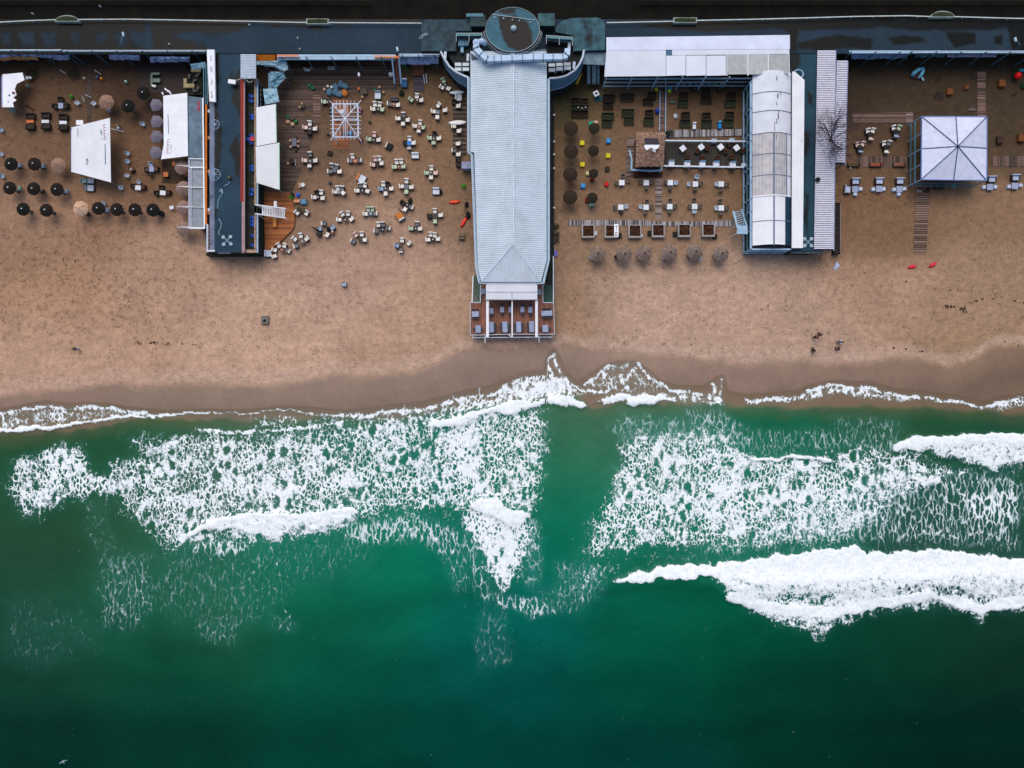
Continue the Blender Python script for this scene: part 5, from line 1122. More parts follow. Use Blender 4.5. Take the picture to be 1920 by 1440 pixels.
floor_([(849,178),(874,178),(874,292),(849,292)],'slatted path of thin pale planks along the left wall of the ribbed-roof building',planks('thin_pale_planks',C(110,96,84),C(78,62,50),.66,'Y',.55,var=.6))
# ---- parasols
dkc=mat('dark_brown_parasol',C(30,24,21),.9,.2,4,obj=True);blc=mat('black_parasol',C(20,21,18),.9,.2,4,obj=True);gyc=mat('grey_parasol',C(112,108,122),.8,.12,3,obj=True,dirt=(C(80,76,90),3,.6));brc=mat('brown_mesh_parasol',C(56,44,34),.9,.35,5,obj=True,dirt=(C(34,27,20),5,.5));olc=mat('olive_mesh_parasol',C(48,42,30),.9,.4,6,obj=True,dirt=(C(26,24,18),6,.5))
def parasol(m,r0=1.0,n=10,z=2.2,finial=True,scal=.93):
 def f():
  r=thing('parasol','','parasol');q=MB();vs=[(0,0,z)];k=2*n
  for rr,zz in((.5,.15),(1.0,.36)):
   for i in range(k):a=math.pi*i/n;e=rr*r0*(1 if i%2==0 else scal);vs.append((e*math.cos(a),e*math.sin(a),z-zz*r0*(1 if i%2==0 else.94)))
  for i in range(k):a=math.pi*i/n;e=r0*(1 if i%2==0 else scal);vs.append((e*math.cos(a)*.99,e*math.sin(a)*.99,z-.36*r0-.12))
  fs=[(0,1+i,1+(i+1)%k)for i in range(k)]+[(1+j*k+i,1+(j+1)*k+i,1+(j+1)*k+(i+1)%k,1+j*k+(i+1)%k)for j in range(2)for i in range(k)]
  q.add(vs,[t_[::-1]if False else t_ for t_ in fs]);q.build('cover',m,r)
  q=MB();q.cyl((0,0,0),.035,z-.02,8);q.build('pole',steel,r);q=MB();q.cyl((0,0,0),.28,.1,12);q.build('foot',darksteel,r)
  if finial:q=MB();q.lathe((0,0,z-.02),[(.09,0),(.11,.05),(.05,.12),(.01,.14)],10);q.build('finial',white,r,smooth=True)
  return r
 return f
def strawmat(name,a,b):
 m,t,bs=base(name);tc=N(t,'ShaderNodeTexCoord').outputs['Object'];sp_=N(t,'ShaderNodeSeparateXYZ');t.links.new(tc,sp_.inputs[0])
 an=math_(t,'ARCTAN2',sp_.outputs['Y'],sp_.outputs['X']);cb_=N(t,'ShaderNodeCombineXYZ');t.links.new(math_(t,'MULTIPLY',an,5.0),cb_.inputs[0]);rad_=N(t,'ShaderNodeVectorMath',operation='LENGTH');t.links.new(tc,rad_.inputs[0]);t.links.new(rad_.outputs['Value'],cb_.inputs[1])
 info=N(t,'ShaderNodeObjectInfo');t.links.new(math_(t,'MULTIPLY',info.outputs['Random'],40),cb_.inputs[2])
 n=noise_(t,cb_.outputs[0],2.2,5,.7);t.links.new(ramp_(t,n,[(.34,b),(.62,a)]),bs.inputs['Base Color']);bs.inputs['Roughness'].default_value=.95;return m
st1=strawmat('pale_straw',C(244,208,176),C(120,84,62));st2=strawmat('brown_straw',C(176,142,122),C(104,78,64));st3=strawmat('old_grey_straw',C(150,132,120),C(64,52,44));st4=strawmat('mauve_brown_straw',C(162,134,124),C(112,88,78))
def thatch(m,r0=1.05,z=2.4):
 def f():
  r=thing('thatched_parasol','','parasol');q=MB();rnd=random.Random(int(r0*1000))
  for L,(ra,rb,za,zb)in enumerate(((.0,.55,0,.24),(.3,.85,.12,.42),(.6,1.04,.26,.6))):
   n=46
   for i in range(n):
    a=2*math.pi*(i+rnd.uniform(-.3,.3))/n;w_=.11*(ra+rb)*.6+.03;b_=rb*(1+rnd.uniform(-.06,.03));h=rnd.uniform(0,.035)
    c_,s_2=math.cos(a),math.sin(a);p0=Vector((ra*r0*c_,ra*r0*s_2,z-za*r0+h));p1=Vector((b_*r0*c_,b_*r0*s_2,z-zb*r0+h));nn=Vector((-s_2,c_,0))*w_*r0
    q.add([p0-nn*.5,p1-nn,p1+nn,p0+nn*.5],[(0,1,2,3)])
  q.build('thatch',m,r);q=MB();q.cyl((0,0,0),.05,z-.05,8);q.build('pole',mat('pole_wood',C(96,74,56),.9),r)
  q=MB();q.lathe((0,0,z-.06),[(.14,0),(.1,.12),(.02,.16)],8);q.build('top_knot',m,r);return r
 return f
PAR_=[(17,306,'black parasol at the left end of the top row of three','blk'),(61,306,'dark brown parasol in the middle of the top row of three','brn'),(14.5,351,'dark brown parasol, leftmost of the three in the middle row','brn'),(59.5,352.5,'dark brown parasol, second of the three in the middle row','brn'),(103.5,354,'dark brown parasol, third of the three in the middle row','brn'),(40,391,'black parasol with greenish tip, leftmost of the bottom row','blk'),(83.5,393,'dark parasol, second from left in the bottom row','brn'),(181.5,389.5,'dark parasol just right of the pale straw parasol','brn'),(216,391.5,'dark parasol, second to the right of the pale straw parasol','brn'),(250,392,'dark parasol, third to the right of the pale straw parasol','brn'),(284,392.5,'black parasol with a green bin beside it, right end of the bottom row','blk'),(237.5,197,'black parasol left of the grey hexagonal parasols','blk'),(266.5,172.5,'black parasol just above the topmost grey hexagonal parasol','blk')]
for x,y,lb,k in PAR_:put('par'+k,parasol(blc if k=='blk' else dkc,1.0),W(x,y,2.2)-Vector((0,0,2.2)),random.uniform(0,1),lb,'parasol','dark parasols on the left beach')
for x,y,lb,k,m in[(105,308,'brown straw parasol at the right end of the top row','a',st2),(147,389.5,'bright pale straw parasol in the bottom row of dark parasols','b',st1),(195.5,189,'pinkish brown straw parasol standing alone above the first canopy','c',st2),(338,311,'brown straw parasol just below the second canopy','d',st4),(340.5,352,'brown straw parasol at the bar edge, second down','d',st4),(341,388.5,'brown straw parasol at the bar edge, third down','d',st4),(341,428,'brown straw parasol at the bar edge, lowest','d',st4)]:
 put('th'+k,thatch(m,1.06),W(x,y,2.3)-Vector((0,0,2.3)),random.uniform(0,6),lb,'parasol','straw parasols on the left beach')
for x,y,lb in[(291,195.5,'topmost'),(292,226.5,'second from the top'),(292,255,'third from the top'),(290.5,285,'lowest')]:
 put('hex',parasol(gyc,1.06,3,2.3,False,.87),W(x,y,2.2)-Vector((0,0,2.2)),0,'grey hexagonal parasol beside the second canopy, %s of four'%lb,'parasol','grey hexagonal parasols')
# ================================================================ FURNITURE PROTOTYPES
SEATC={'cream':C(228,224,216),'pink':C(224,194,188),'green':C(184,200,176),'grey':C(116,116,120),'dark':C(52,50,46),'blue':C(150,172,196),'teal':C(140,180,176),'white':C(208,220,232),'clear':C(92,88,80),'brown':C(82,62,46)}
wick=mat('brown_wicker',C(66,58,52),.85,.3,14,obj=True);wick2=mat('grey_wicker',C(74,70,66),.85,.3,14,obj=True)
def cush(k):return mat('cushion_'+k,SEATC[k],.85,.10,5,obj=True)
def club(k,backk=None):
 backk=backk or k
 def f():
  r=thing('cushioned_chair','','chair');q=MB();q.rbox((0,.02,.2),(.66,.68,.34),.06);q.build('frame',wick,r)
  q=MB();q.rbox((0,-.04,.42),(.6,.56,.14),.08);q.build('seat',cush(k),r);q=MB();q.rbox((0,.31,.58),(.64,.17,.44),.05);q.build('backrest',cush(backk),r)
  q=MB();q.rbox((-.325,-.02,.48),(.05,.56,.16),.03);q.rbox((.325,-.02,.48),(.05,.56,.16),.03);each(q,'armrest',wick,r);return r
 return f
def slim(k):
 def f():
  r=thing('garden_chair','','chair');m=cush(k);q=MB();q.rbox((0,0,.43),(.46,.46,.04),.06);q.build('seat',cush('blue')if k=='white' else m,r);q=MB();q.rbox((0,.26,.62),(.5,.06,.42),.03);q.build('backrest',m,r)
  q=MB()
  for x in(-.22,.22):
   for y in(-.22,.24):q.bar((x,y,0),(x*.95,y*.95,.42),.04)
  each(q,'leg',m,r);q=MB();q.bar((-.27,-.22,.6),(-.27,.26,.6),.06,.04);q.bar((.27,-.22,.6),(.27,.26,.6),.06,.04);each(q,'armrest',m,r);return r
 return f
def table(k,w_=.6,d_=.6,h=.62,rnd=False,topm=None,base_=True):
 def f():
  r=thing('table','','table');q=MB();m=topm or mat('tabletop_'+k,{'dark':C(62,56,52),'brown':C(110,70,44),'white':C(216,222,230),'orange':C(196,108,60),'blue':C(40,120,204),'greyblue':C(96,104,118),'black':C(26,24,24),'glass':C(104,92,84),'lilac':C(150,160,190)}[k],.5,.12,4,obj=True)
  if rnd:q.cyl((0,0,h-.05),w_/2,.05,20)
  else:q.rbox((0,0,h-.03),(w_,d_,.06),.04)
  q.build('tabletop',m,r);q=MB()
  if rnd or w_<.4:q.cyl((0,0,0),.05,h-.06,8);q.build('leg',darksteel,r)
  else:
   for x in(-1,1):
    for y in(-1,1):q.bar((x*(w_/2-.05),y*(d_/2-.05),0),(x*(w_/2-.05),y*(d_/2-.05),h-.06),.045)
   each(q,'leg',darksteel if k not in('white','lilac')else m,r)
  return r
 return f
def cube(name,c,s=.62,h=.42,rnd=False):
 def f():
  q=MB();q.lathe((0,0,0),[(s*.46,0),(s*.5,h*.15),(s*.5,h*.8),(s*.42,h),(.02,h*1.02)],16)if rnd else q.rbox((0,0,h/2),(s,s,h),.07)
  return q.build(name,mat('pouf_'+'%d_%d_%d'%c,C(*c),.7,.1,3,obj=True),None,smooth=False)
 return f
def ashtray():
 q=MB();q.lathe((0,0,0),[(.06,0),(.09,.04),(.07,.045),(.05,.02)],10);return q.build('ashtray',white,None)
SIDE={90:'above',0:'right of',180:'left of',270:'below'}
def side(a):
 a%=360;n=int(((a+22.5)%360)//45);return['right of','upper right of','above','upper left of','left of','lower left of','below','lower right of'][n]
CH={'cream':('cream chair','cream'),'pink':('pinkish chair','pink'),'green':('pale green chair','green'),'grey':('grey-seated chair','grey'),'dark':('dark wicker chair','dark'),'blue':('pale blue chair','blue')}
NLAB={}
def uniq(lb):
 NLAB[lb]=NLAB.get(lb,0)+1
 return lb
def cluster(desc,tx,ty,tk,chairs,group,ash=True,rot=0,size=.62,rnd=False,kind='club'):
 """a table with the chairs that stand round it"""
 tlab={'dark':'dark','brown':'brown','white':'white','orange':'orange-topped','blue':'bright blue-topped','greyblue':'grey-blue','black':'black','glass':'round glass'}[tk]
 if tk:put('tb%s%s%s'%(tk,rnd,size),table(tk,size,size,.62,rnd),W(tx,ty,.62)-Vector((0,0,.62)),R(rot),uniq('%s table %s'%(tlab,desc)),'table',group+' - tables')
 if ash:put('ash',ashtray,W(tx+random.uniform(-.8,.8),ty+random.uniform(-.8,.8),.62)-Vector((0,0,-.004)),0,uniq('tiny white ashtray on the %s table %s'%(tlab,desc)),'ashtray',group+' - ashtrays')
 seen={}
 for(x,y,a,k)in chairs:
  ps=math.degrees(math.atan2(-(y-ty),x-tx))if math.hypot(x-tx,y-ty)>2 else a
  if kind=='club':
   fn=club(k if k!='grey' else 'grey','cream' if k=='grey' else None);nm=CH[k][0];key='cl'+k
  else:
   fn=slim(k);nm={'white':'white plastic chair','clear':'see-through grey chair','brown':'brown garden chair'}[k];key='sl'+k
  s_3=side(ps);lb='%s %s the %s table %s'%(nm,s_3,tlab,desc)
  if(nm,s_3)in seen:s_3=('farther ' if 0 else '')+side(ps+(25 if seen[(nm,s_3)]>0 else-25));
  lb='%s %s the %s table %s'%(nm,s_3,tlab,desc)
  seen[(nm,side(ps))]=1
  put(key,fn,W(x,y,.45)-Vector((0,0,.45)),R(a-90)+random.uniform(-.08,.08),uniq(lb),'chair',group+' - chairs')
N_,W_,E_,S_=90,180,0,270
g1='seating on the sand left of the ribbed roof'
cluster('left of the pergola',581.4,241,'dark',[(573,239,W_,'pink'),(581,232,N_,'cream'),(590.3,241.4,E_,'cream'),(580,248.5,S_,'dark')],g1)
cluster('touching the pergola\'s upper left corner',614.7,191.7,'black',[(608,190.8,W_,'green')],g1,size=.5)
cluster('below the grey bench',738,196,'brown',[(731,195,W_,'grey'),(745.5,197,E_,'cream')],g1)
cluster('below the purple mat',782,188,'black',[(771,187,150,'green'),(781.8,181,80,'cream'),(789,188,E_,'cream')],g1)
cluster('beside the left curved balcony',835.5,158.4,'black',[(831.7,151.9,120,'green'),(829,164,150,'cream'),(840.6,166,-30,'cream')],g1,size=.5)
cluster('left of the upper slatted path',821,210,'greyblue',[(821.9,197.8,50,'cream'),(813,209,W_,'cream'),(820,219.4,S_,'cream'),(834,206.7,E_,'cream')],g1)
cluster('right of the pergola\'s upper corner',708.4,204,'black',[(703,196,95,'cream'),(712,197,75,'cream'),(700,204.5,W_,'cream'),(716,205.3,-20,'green')],g1)
cluster('with a dark chair above it',756.3,223,'black',[(746.9,222.2,W_,'cream'),(756.7,216,N_,'grey'),(763.8,225,E_,'cream'),(755.8,231.6,S_,'cream')],g1,False)
cluster('left of the lower surfboard',785.8,238,'brown',[(778.8,236.3,W_,'cream'),(787.7,230.6,85,'cream'),(792.3,239,-20,'green'),(785.3,244.7,S_,'cream')],g1)
cluster('nearest the middle of the slatted path',813.4,259.5,'dark',[(814.8,252,80,'dark'),(806.4,258.6,W_,'green'),(822.3,259.5,E_,'cream'),(813,267,S_,'green')],g1)
cluster('right of the pergola\'s lower corner',701,262,'black',[(701.9,253,85,'pink'),(709.4,262.3,E_,'cream'),(692.6,261,W_,'green')],g1)
cluster('in the upper middle',767.3,268,'blue',[(768,261,N_,'cream'),(760.6,268,W_,'dark'),(774.6,268,E_,'cream'),(767.5,275.4,S_,'grey')],g1,False)
cluster('right of the orange-topped table',707.5,307,'black',[(703.8,298.8,N_,'pink'),(711.4,298,N_,'cream'),(714.8,306.4,E_,'cream'),(699.4,309,W_,'pink')],g1,False)
cluster('below the bright blue-topped table',747.8,313,'brown',[(743.8,304,N_,'cream'),(752.4,303.6,N_,'cream'),(740,313,190,'green'),(755.8,312.5,E_,'green')],g1)
cluster('with a green chair on its left',808.3,324.2,'dark',[(808.8,316,N_,'cream'),(800.6,324.2,W_,'green'),(816.3,324.2,E_,'pink'),(808.3,332,S_,'cream')],g1,rnd=True)
cluster('between two four-chair groups in the centre',762.3,350,'greyblue',[(762.3,340,85,'cream'),(753.6,349.5,W_,'cream'),(770.8,351,E_,'cream'),(761.9,359.4,S_,'green')],g1,False,size=.72,rnd=True)
cluster('just left of the round grey-blue table',723.4,353.8,'dark',[(718.6,345.8,N_,'cream'),(727.2,346,N_,'dark'),(715,354.2,W_,'blue'),(733.3,353.8,E_,'cream'),(723,362.7,S_,'cream')],g1)
cluster('right of the black grill',581.4,302,'dark',[(581.6,290,N_,'grey'),(572,300.8,W_,'pink'),(590.8,301,E_,'cream'),(580.5,309.9,S_,'cream')],g1,size=.8)
cluster('below the pergola, with four grey chairs',627,319,'greyblue',[(622.2,311.5,N_,'grey'),(631,313.4,80,'grey'),(619.2,321.4,W_,'grey'),(636.3,321.9,E_,'cream')],g1,False)
cluster('below the right side of the pergola',665.8,301.7,'orange',[(661,294,N_,'cream'),(657.4,301.7,W_,'grey'),(673.8,301,E_,'grey')],g1,size=.5)
cluster('below the orange-cushioned daybed',679.8,356.6,'black',[(676,348,95,'grey'),(684,348,85,'cream'),(670,357.5,W_,'cream'),(688.8,358.4,-20,'cream')],g1)
cluster('lower left of the orange-cushioned daybed',635.8,360.6,'greyblue',[(633,353.6,N_,'cream'),(641.5,353.8,N_,'grey'),(628.8,359.8,W_,'cream'),(643,361.5,-45,'cream')],g1,size=.5)
cluster('right of the bright blue pouf',596.9,369.7,'black',[(594,362.4,100,'dark'),(602.5,361.3,80,'cream'),(589.6,370,W_,'cream'),(604.6,371.6,E_,'cream')],g1,size=.5)
cluster('near the orange deck\'s cut corner',566,452.7,'glass',[(564,442.3,95,'cream'),(552.8,448.4,140,'cream'),(574.8,448,30,'cream'),(555.6,461,200,'grey')],g1,size=.9,rnd=True)
cluster('at the bottom tip of the orange deck',528.4,469,'brown',[(522.8,460.6,115,'cream'),(533.6,461,70,'cream'),(540,470,-20,'grey'),(515.3,468.8,165,'cream'),(514.8,480.2,200,'cream')],g1,size=.7,rnd=True)
cluster('next to the black bag',622.7,434.8,'brown',[(623.6,427.3,35,'blue'),(613.8,440,245,'cream')],g1,size=.55)
cluster('with four fanned-out chairs',648,412.4,'dark',[(641.9,402,115,'cream'),(652.7,401,80,'cream'),(636.3,411.9,W_,'cream'),(658.8,411,35,'cream')],g1,size=.75,rnd=True)
cluster('left of the lowest group, amid loose chairs',675.6,449.4,'dark',[(667.2,440.5,120,'pink'),(678.4,439.5,85,'cream'),(662.5,453,150,'grey'),(683.4,449.8,E_,'cream')],g1,False)
cluster('right of the fanned-out chairs',694.5,400.5,'greyblue',[(685.5,401,W_,'cream'),(691,393,N_,'green'),(698,393,N_,'green'),(703,400.5,E_,'grey')],g1)
cluster('above the orange and white daybed',763.3,384.2,'black',[(755.3,380.5,150,'dark'),(759.5,392.2,240,'cream'),(770.4,388.4,-20,'grey')],g1)
cluster('left of the two red kayaks',815.8,405.3,'dark',[(815.3,396,N_,'cream'),(805.8,405.3,W_,'dark'),(825.8,403.4,E_,'cream'),(815.8,414.6,S_,'green')],g1,False,size=.75)
cluster('below left of the orange and white daybed',716.9,431,'black',[(709.4,421.7,N_,'cream'),(718,421,N_,'grey'),(706,433.4,W_,'grey'),(727.7,427.8,-15,'grey')],g1,size=.65)
cluster('below right of the orange and white daybed',778.8,428.8,'black',[(782,420.3,85,'grey'),(771.3,428.3,W_,'green'),(787.2,428.8,E_,'cream')],g1)
cluster('lowest on the right, nearest the khaki crate',811.6,449.4,'black',[(807.3,440,N_,'cream'),(815.5,441.4,N_,'cream'),(803,449.4,W_,'cream'),(821,448,E_,'cream')],g1)
cluster('lowest in the middle of the open sand',751,460.6,'dark',[(754,450.8,85,'cream'),(766.6,456.4,35,'cream'),(744.6,460.6,W_,'blue'),(752,469.4,S_,'grey')],g1,False,size=.5)
# loose pieces
def stool(c,x,y,lb,s=.42,rnd=True,h=.42,cat='stool',grp='poufs and stools',nm='stool',rz=0):
 o=put('st%s%s%s'%(c,s,rnd),cube(nm,c,s,h,rnd),W(x,y,h)-Vector((0,0,h)),rz,uniq(lb),cat,grp);return o
GR,BE,TAN,WH,YE,OR,BL,CY,RD,BK,DG=(24,104,66),(196,156,128),(168,140,104),(214,218,214),(212,200,34),(206,116,44),(30,92,190),(40,140,206),(196,22,28),(34,34,34),(60,64,56)
for c,x,y,lb in[(GR,539.2,219,'green pouf, upper left of the four round a low dark table'),(GR,554.2,227,'green pouf, rightmost of the four round a low dark table'),(BE,539.4,227.6,'beige pouf, lower left of the four round a low dark table'),(BE,547.8,232.3,'beige pouf, lowest of the four round a low dark table'),(TAN,565.7,193.4,'tan stool above another tan stool left of the pale path'),(TAN,561.7,200.6,'tan stool below another tan stool left of the pale path'),(GR,579.7,159.4,'green pouf, upper of two beside the pale path'),(GR,585.6,164.3,'green pouf, lower of two beside the pale path'),(WH,614,161,'white stool, upper left of two above the grey bean bags'),(WH,621,162.6,'white stool, right of two above the grey bean bags'),(BE,607.8,167,'small beige stool left of the lone grey bean bag'),(OR,672.3,166,'orange-tan stool right of the bean bags'),(TAN,679,181,'yellowish stool at the pergola\'s upper right corner'),(DG,684,165,'dark stool beside the orange-tan stool'),(BE,570.3,127.5,'beige stool left of a small white tray near the blue gutter'),(TAN,582.5,127,'tan stool right of a small white tray near the blue gutter'),(GR,703,166.5,'green stool above the grey-white lounger near the stairs'),(BE,711,163,'peach stool above the grey-white lounger near the stairs'),(TAN,718.7,172.5,'tan stool right of the grey-white lounger near the stairs'),(BE,544,263,'tan stool, upper left of the blue-grey table'),(BE,544.7,274.8,'peach stool, lower left of the blue-grey table'),(BE,558.4,265,'peach stool, upper right of the blue-grey table'),(BE,558,273.6,'peach stool, lower right of the blue-grey table'),(DG,553.3,256.7,'dark stool above the blue-grey table'),(DG,553.8,280.4,'dark stool below the blue-grey table'),(BE,539.7,306,'pinkish stool left of the black grill'),(BE,560.8,344.8,'pink stool, upper one left of the round white table'),(BE,561.7,349.8,'peach stool, lower one left of the round white table'),(DG,693,228,'dark stool alone right of the pergola'),(DG,614,251,'grey lump of folded cloth left of the pergola\'s lower corner'),((20,54,58),618,342.5,'small dark teal bin on open sand above the orange-cushioned daybed\'s level'),(BL,558,364.5,'bright blue pouf at the upper right corner of the orange deck'),(BK,546.7,364,'black pouf touching the orange deck\'s upper right corner')]:
 stool(c,x,y,lb,.6 if 'pouf' in lb else.42)
put('tpouf',table('dark',.7,.7,.4,True),W(549,222.5,0),0,'low dark round table between green and beige poufs','table');put('tb2',table('greyblue',.72,1.2,.7),W(551.4,266.6,.7)-Vector((0,0,.7)),0,'oblong blue-grey table with six stools around it','table')
put('twr',table('white',.62,.62,.7,True),W(567.6,346.3,.7)-Vector((0,0,.7)),0,'round white table with two peach stools beside it','table');put('tsm',table('dark',.5,.5,.5),W(568.5,201,0),0,'small dark table beside two tan stools','table');put('tsq',table('dark',1,.9,.5),W(683,173.5,0),.2,'dark square table right of the bean bags','table')
def beanbag(c):
 def f():
  q=MB();q.lathe((0,0,0),[(.36,0),(.47,.12),(.45,.3),(.3,.46),(.1,.5)],14,.04,1.25);return q.build('bean_bag',mat('bag_%d'%c[0],C(*c),.8,.15,3,obj=True),None,smooth=True)
 return f
for x,y,a,c,lb in[(639,157.5,0,(84,118,142),'grey-blue bean bag, topmost of the ring of six'),(647,161,60,(76,116,128),'teal-grey bean bag, upper right of the ring of six'),(628.8,163,15,(84,118,142),'grey-blue bean bag, upper left of the ring of six'),(628.7,171.8,-20,(84,118,142),'grey-blue bean bag, lower left of the ring of six'),(636.5,176.5,-70,(84,118,142),'grey-blue bean bag, lowest of the ring of six'),(646,174,20,(198,116,52),'orange bean bag, lower right of the ring of six'),(617.5,172.5,0,(84,118,142),'grey-blue bean bag on its own left of the ring')]:
 put('bb%d'%c[0],beanbag(c),W(x,y,.3)-Vector((0,0,.3)),R(a),lb,'bean bag','bean bags')
def daybed(c,c2,w_=1.0,d_=1.1):
 def f():
  r=thing('daybed','','daybed');q=MB();q.rbox((0,0,.17),(w_+.12,d_+.12,.3),.06);q.build('frame',wick2,r);q=MB();q.rbox((0,-.12,.4),(w_,d_-.24,.16),.08);q.build('mattress',mat('mattress_%d_%d'%c[:2],C(*c),.85,.1,3,obj=True),r)
  q=MB();q.rbox((0,d_/2-.12,.52),(w_,.22,.4),.06);q.build('backrest',mat('mattress_%d_%d'%c2[:2],C(*c2),.85,.1,3,obj=True),r);return r
 return f
for k,c,c2,wd,dd_,x,y,a,lb in[('a',(214,222,232),(206,128,70),1.1,1.25,677.5,335,60,'white daybed with orange cushions and a dark mark below the pergola'),('b',(200,120,56),(208,210,208),1.0,1.2,750,406.5,215,'orange and white daybed lying askew in the middle of the sand'),('c',(206,212,224),(206,212,224),1.0,1.0,817.7,358.4,0,'white daybed with dark stripe and black box beside it'),('d',(196,206,216),(120,134,150),.9,1.2,708.4,178,0,'grey-white lounger with grey back near the steel stairs'),('e',(206,212,226),(206,212,226),1.0,1.0,502.5,475,90,'big white armchair at the foot of the pier near the deck tip'),('f',(210,218,226),(210,218,226),.55,.85,775.4,291.8,0,'white lounger, left of two side by side'),('f',(210,218,226),(210,218,226),.55,.85,782,291.8,0,'white lounger, right of two side by side'),('g',(40,40,40),(196,186,170),.9,.9,729,274,65,'tilted dark daybed with a white edge on the sand'),('h',(108,108,112),(96,96,92),1.1,.5,739.4,185.6,0,'grey two-seat bench below the steel stairs'),('c',(206,212,224),(206,212,224),.8,.8,859.5,183,90,'cream armchair below the upper surfboard')]:
 put('db'+k,daybed(c,c2,wd,dd_),W(x,y,.4)-Vector((0,0,.4)),R(a),lb,'daybed' if 'daybed' in lb else 'lounger')
for i,(x,y,a,k,lb)in enumerate([(607.7,419.4,W_,'grey','grey-seated chair alone above the black bag'),(645,533.5,0,'blue','lone white-blue chair on empty sand'),(557,399,140,'cream','cream chair at the right edge of the orange deck, left of two'),(574.8,400,60,'cream','cream chair near the orange deck, right of two'),(851.4,192,N_,'dark','dark chair on the slatted path between the surfboards'),(859,198.8,E_,'cream','cream chair on the slatted path right of the dark chair'),(851,236.7,W_,'cream','cream chair just under the lower surfboard'),(860.3,245.6,E_,'cream','cream chair on the slatted path below the lower surfboard'),(858.4,269.4,0,'cream','cream chair halfway down the slatted path'),(851.9,282.5,W_,'grey','grey-seated chair near the lower end of the slatted path'),(859,289.5,E_,'cream','cream chair at the lower end of the slatted path'),(859,299,W_,'dark','dark chair just off the end of the slatted path'),(860,309,W_,'dark','dark chair beside the white stepped wall'),(598.5,430,20,'blue','grey-blue chair beside a folded black parasol'),(598,438,250,'dark','dark chair below the folded black parasol')]):
 kk='grey' if k=='grey' else k
 put('cl'+k,club(kk,'cream' if k=='grey' else None),W(x,y,.45)-Vector((0,0,.45)),R(a-90),lb,'chair','loose chairs')
q=MB();a_,b_=W(582,424,.5),W(597,432,.5);q.tube([a_,a_.lerp(b_,.4),b_,b_+(b_-a_)*.12],[.02,.1,.16,.05],8);tag(q.build('folded_parasol',black),'folded black parasol lying across a grey-blue chair','parasol')
q=MB();q.tube([W(746.5,390,.08),W(753.5,398,.08)],.06,6);tag(q.build('dark_pole',mat('pole_dark',C(70,50,40),.9)),'short dark pole lying above the orange and white daybed','pole')
for x,y,s,lb in[(615.6,429.7,.5,'black bag beside the brown table on open sand'),(768.9,376.8,.55,'black bag above the orange and white daybed'),(825.8,359.4,.5,'black box beside the white daybed with dark stripe'),(875,383,.45,'black crate between the two red kayaks and the wall'),(877.5,403,.6,'dark tyre-like lump near the tip of the lower kayak')]:
 q=MB();p=W(x,y,.3);q.lathe((p.x,p.y,0),[(s*.5,0),(s*.62,.15),(s*.5,.38),(s*.2,.46)],9,.08,1.5);tag(q.build('black_bag',mat('black_fabric',C(24,24,30),.85,.2,3)),lb,'bag')
q=MB();p=W(618.4,287,.2);q.box((p.x,p.y,.15),(.72,.66,.26),R(-12));tag(q.build('wooden_crate',mat('dark_brown_wood',C(52,38,28),.85)),'dark brown crate tilted on the sand below the pergola','crate')
gr=thing('grill','black cylindrical grill with an open lid left of a pink-chaired table','grill',W(550,305,0));q=MB();q.cyl((gr.location.x,gr.location.y,.35),.38,.4,14);q.build('drum',mat('sooty_metal',C(34,33,30),.6),gr);q=MB();q.bar(W(553,299,.9),W(554,310,.9),.06);q.build('handle',steel,gr)
q=MB();
for a in(0,2.1,4.2):q.bar((gr.location.x+.3*math.cos(a),gr.location.y+.3*math.sin(a),0),(gr.location.x+.25*math.cos(a),gr.location.y+.25*math.sin(a),.36),.04)
each(q,'leg',darksteel,gr)
q=MB();p=W(865.5,442.8,.5);q.rbox((p.x,p.y,.3),(.9,.95,.6),.06);kc=thing('khaki_crate','khaki box with a dark stripe left of the ribbed-roof building','box',(p.x,p.y,0));q.build('box',mat('khaki',C(110,100,78),.8),kc);q=MB();q.box((p.x,p.y-.12,.605),(.92,.12,.02));q.build('strap',black,kc)
gbn=thing('bin_stand','small grey square stand with black hole, alone on the open sand','bin',W(498,600,0));q=MB();p=gbn.location;q.rbox((p.x,p.y,.2),(1.15,1.25,.4),.08);q.build('base',mat('sandy_grey',C(120,116,108),.9,.2,3),gbn);q=MB();q.cyl((p.x,p.y-.15,.402),.24,.02,12);q.build('hole',black,gbn);q=MB();q.bar((p.x-.5,p.y+.6,.45),(p.x+.5,p.y+.6,.45),.08);q.build('handle',steel,gbn)
# bench and barrels at deck corner
q=MB();p=W(556,376.7,.5);q.rbox((p.x,p.y,.25),(.95,.42,.5),.05);tag(q.build('orange_bench',mat('peach_box',C(214,150,112),.7)),'peach-coloured box bench right of the orange deck','bench')
q=MB();p=W(568.8,378,.5);q.rbox((p.x,p.y,.25),(.95,.8,.5),.14);tag(q.build('blue_cover',mat('blue_cover',C(88,130,160),.6,.2,2)),'blue-grey covered box right of the peach bench','box')
q=MB();q.slab([W(551,383,.9),W(562,384,.9),W(562,386,.9),W(551,385,.9)],.06);q.slab([W(558,388,.6),W(573,391,.6),W(573,398,.6),W(556,396,.6)],.03);tag(q.build('camouflage_sheet',mat('olive_sheet',C(76,66,48),.9,.4,2)),'olive sheet and board above two cream chairs near the orange deck','sheet')
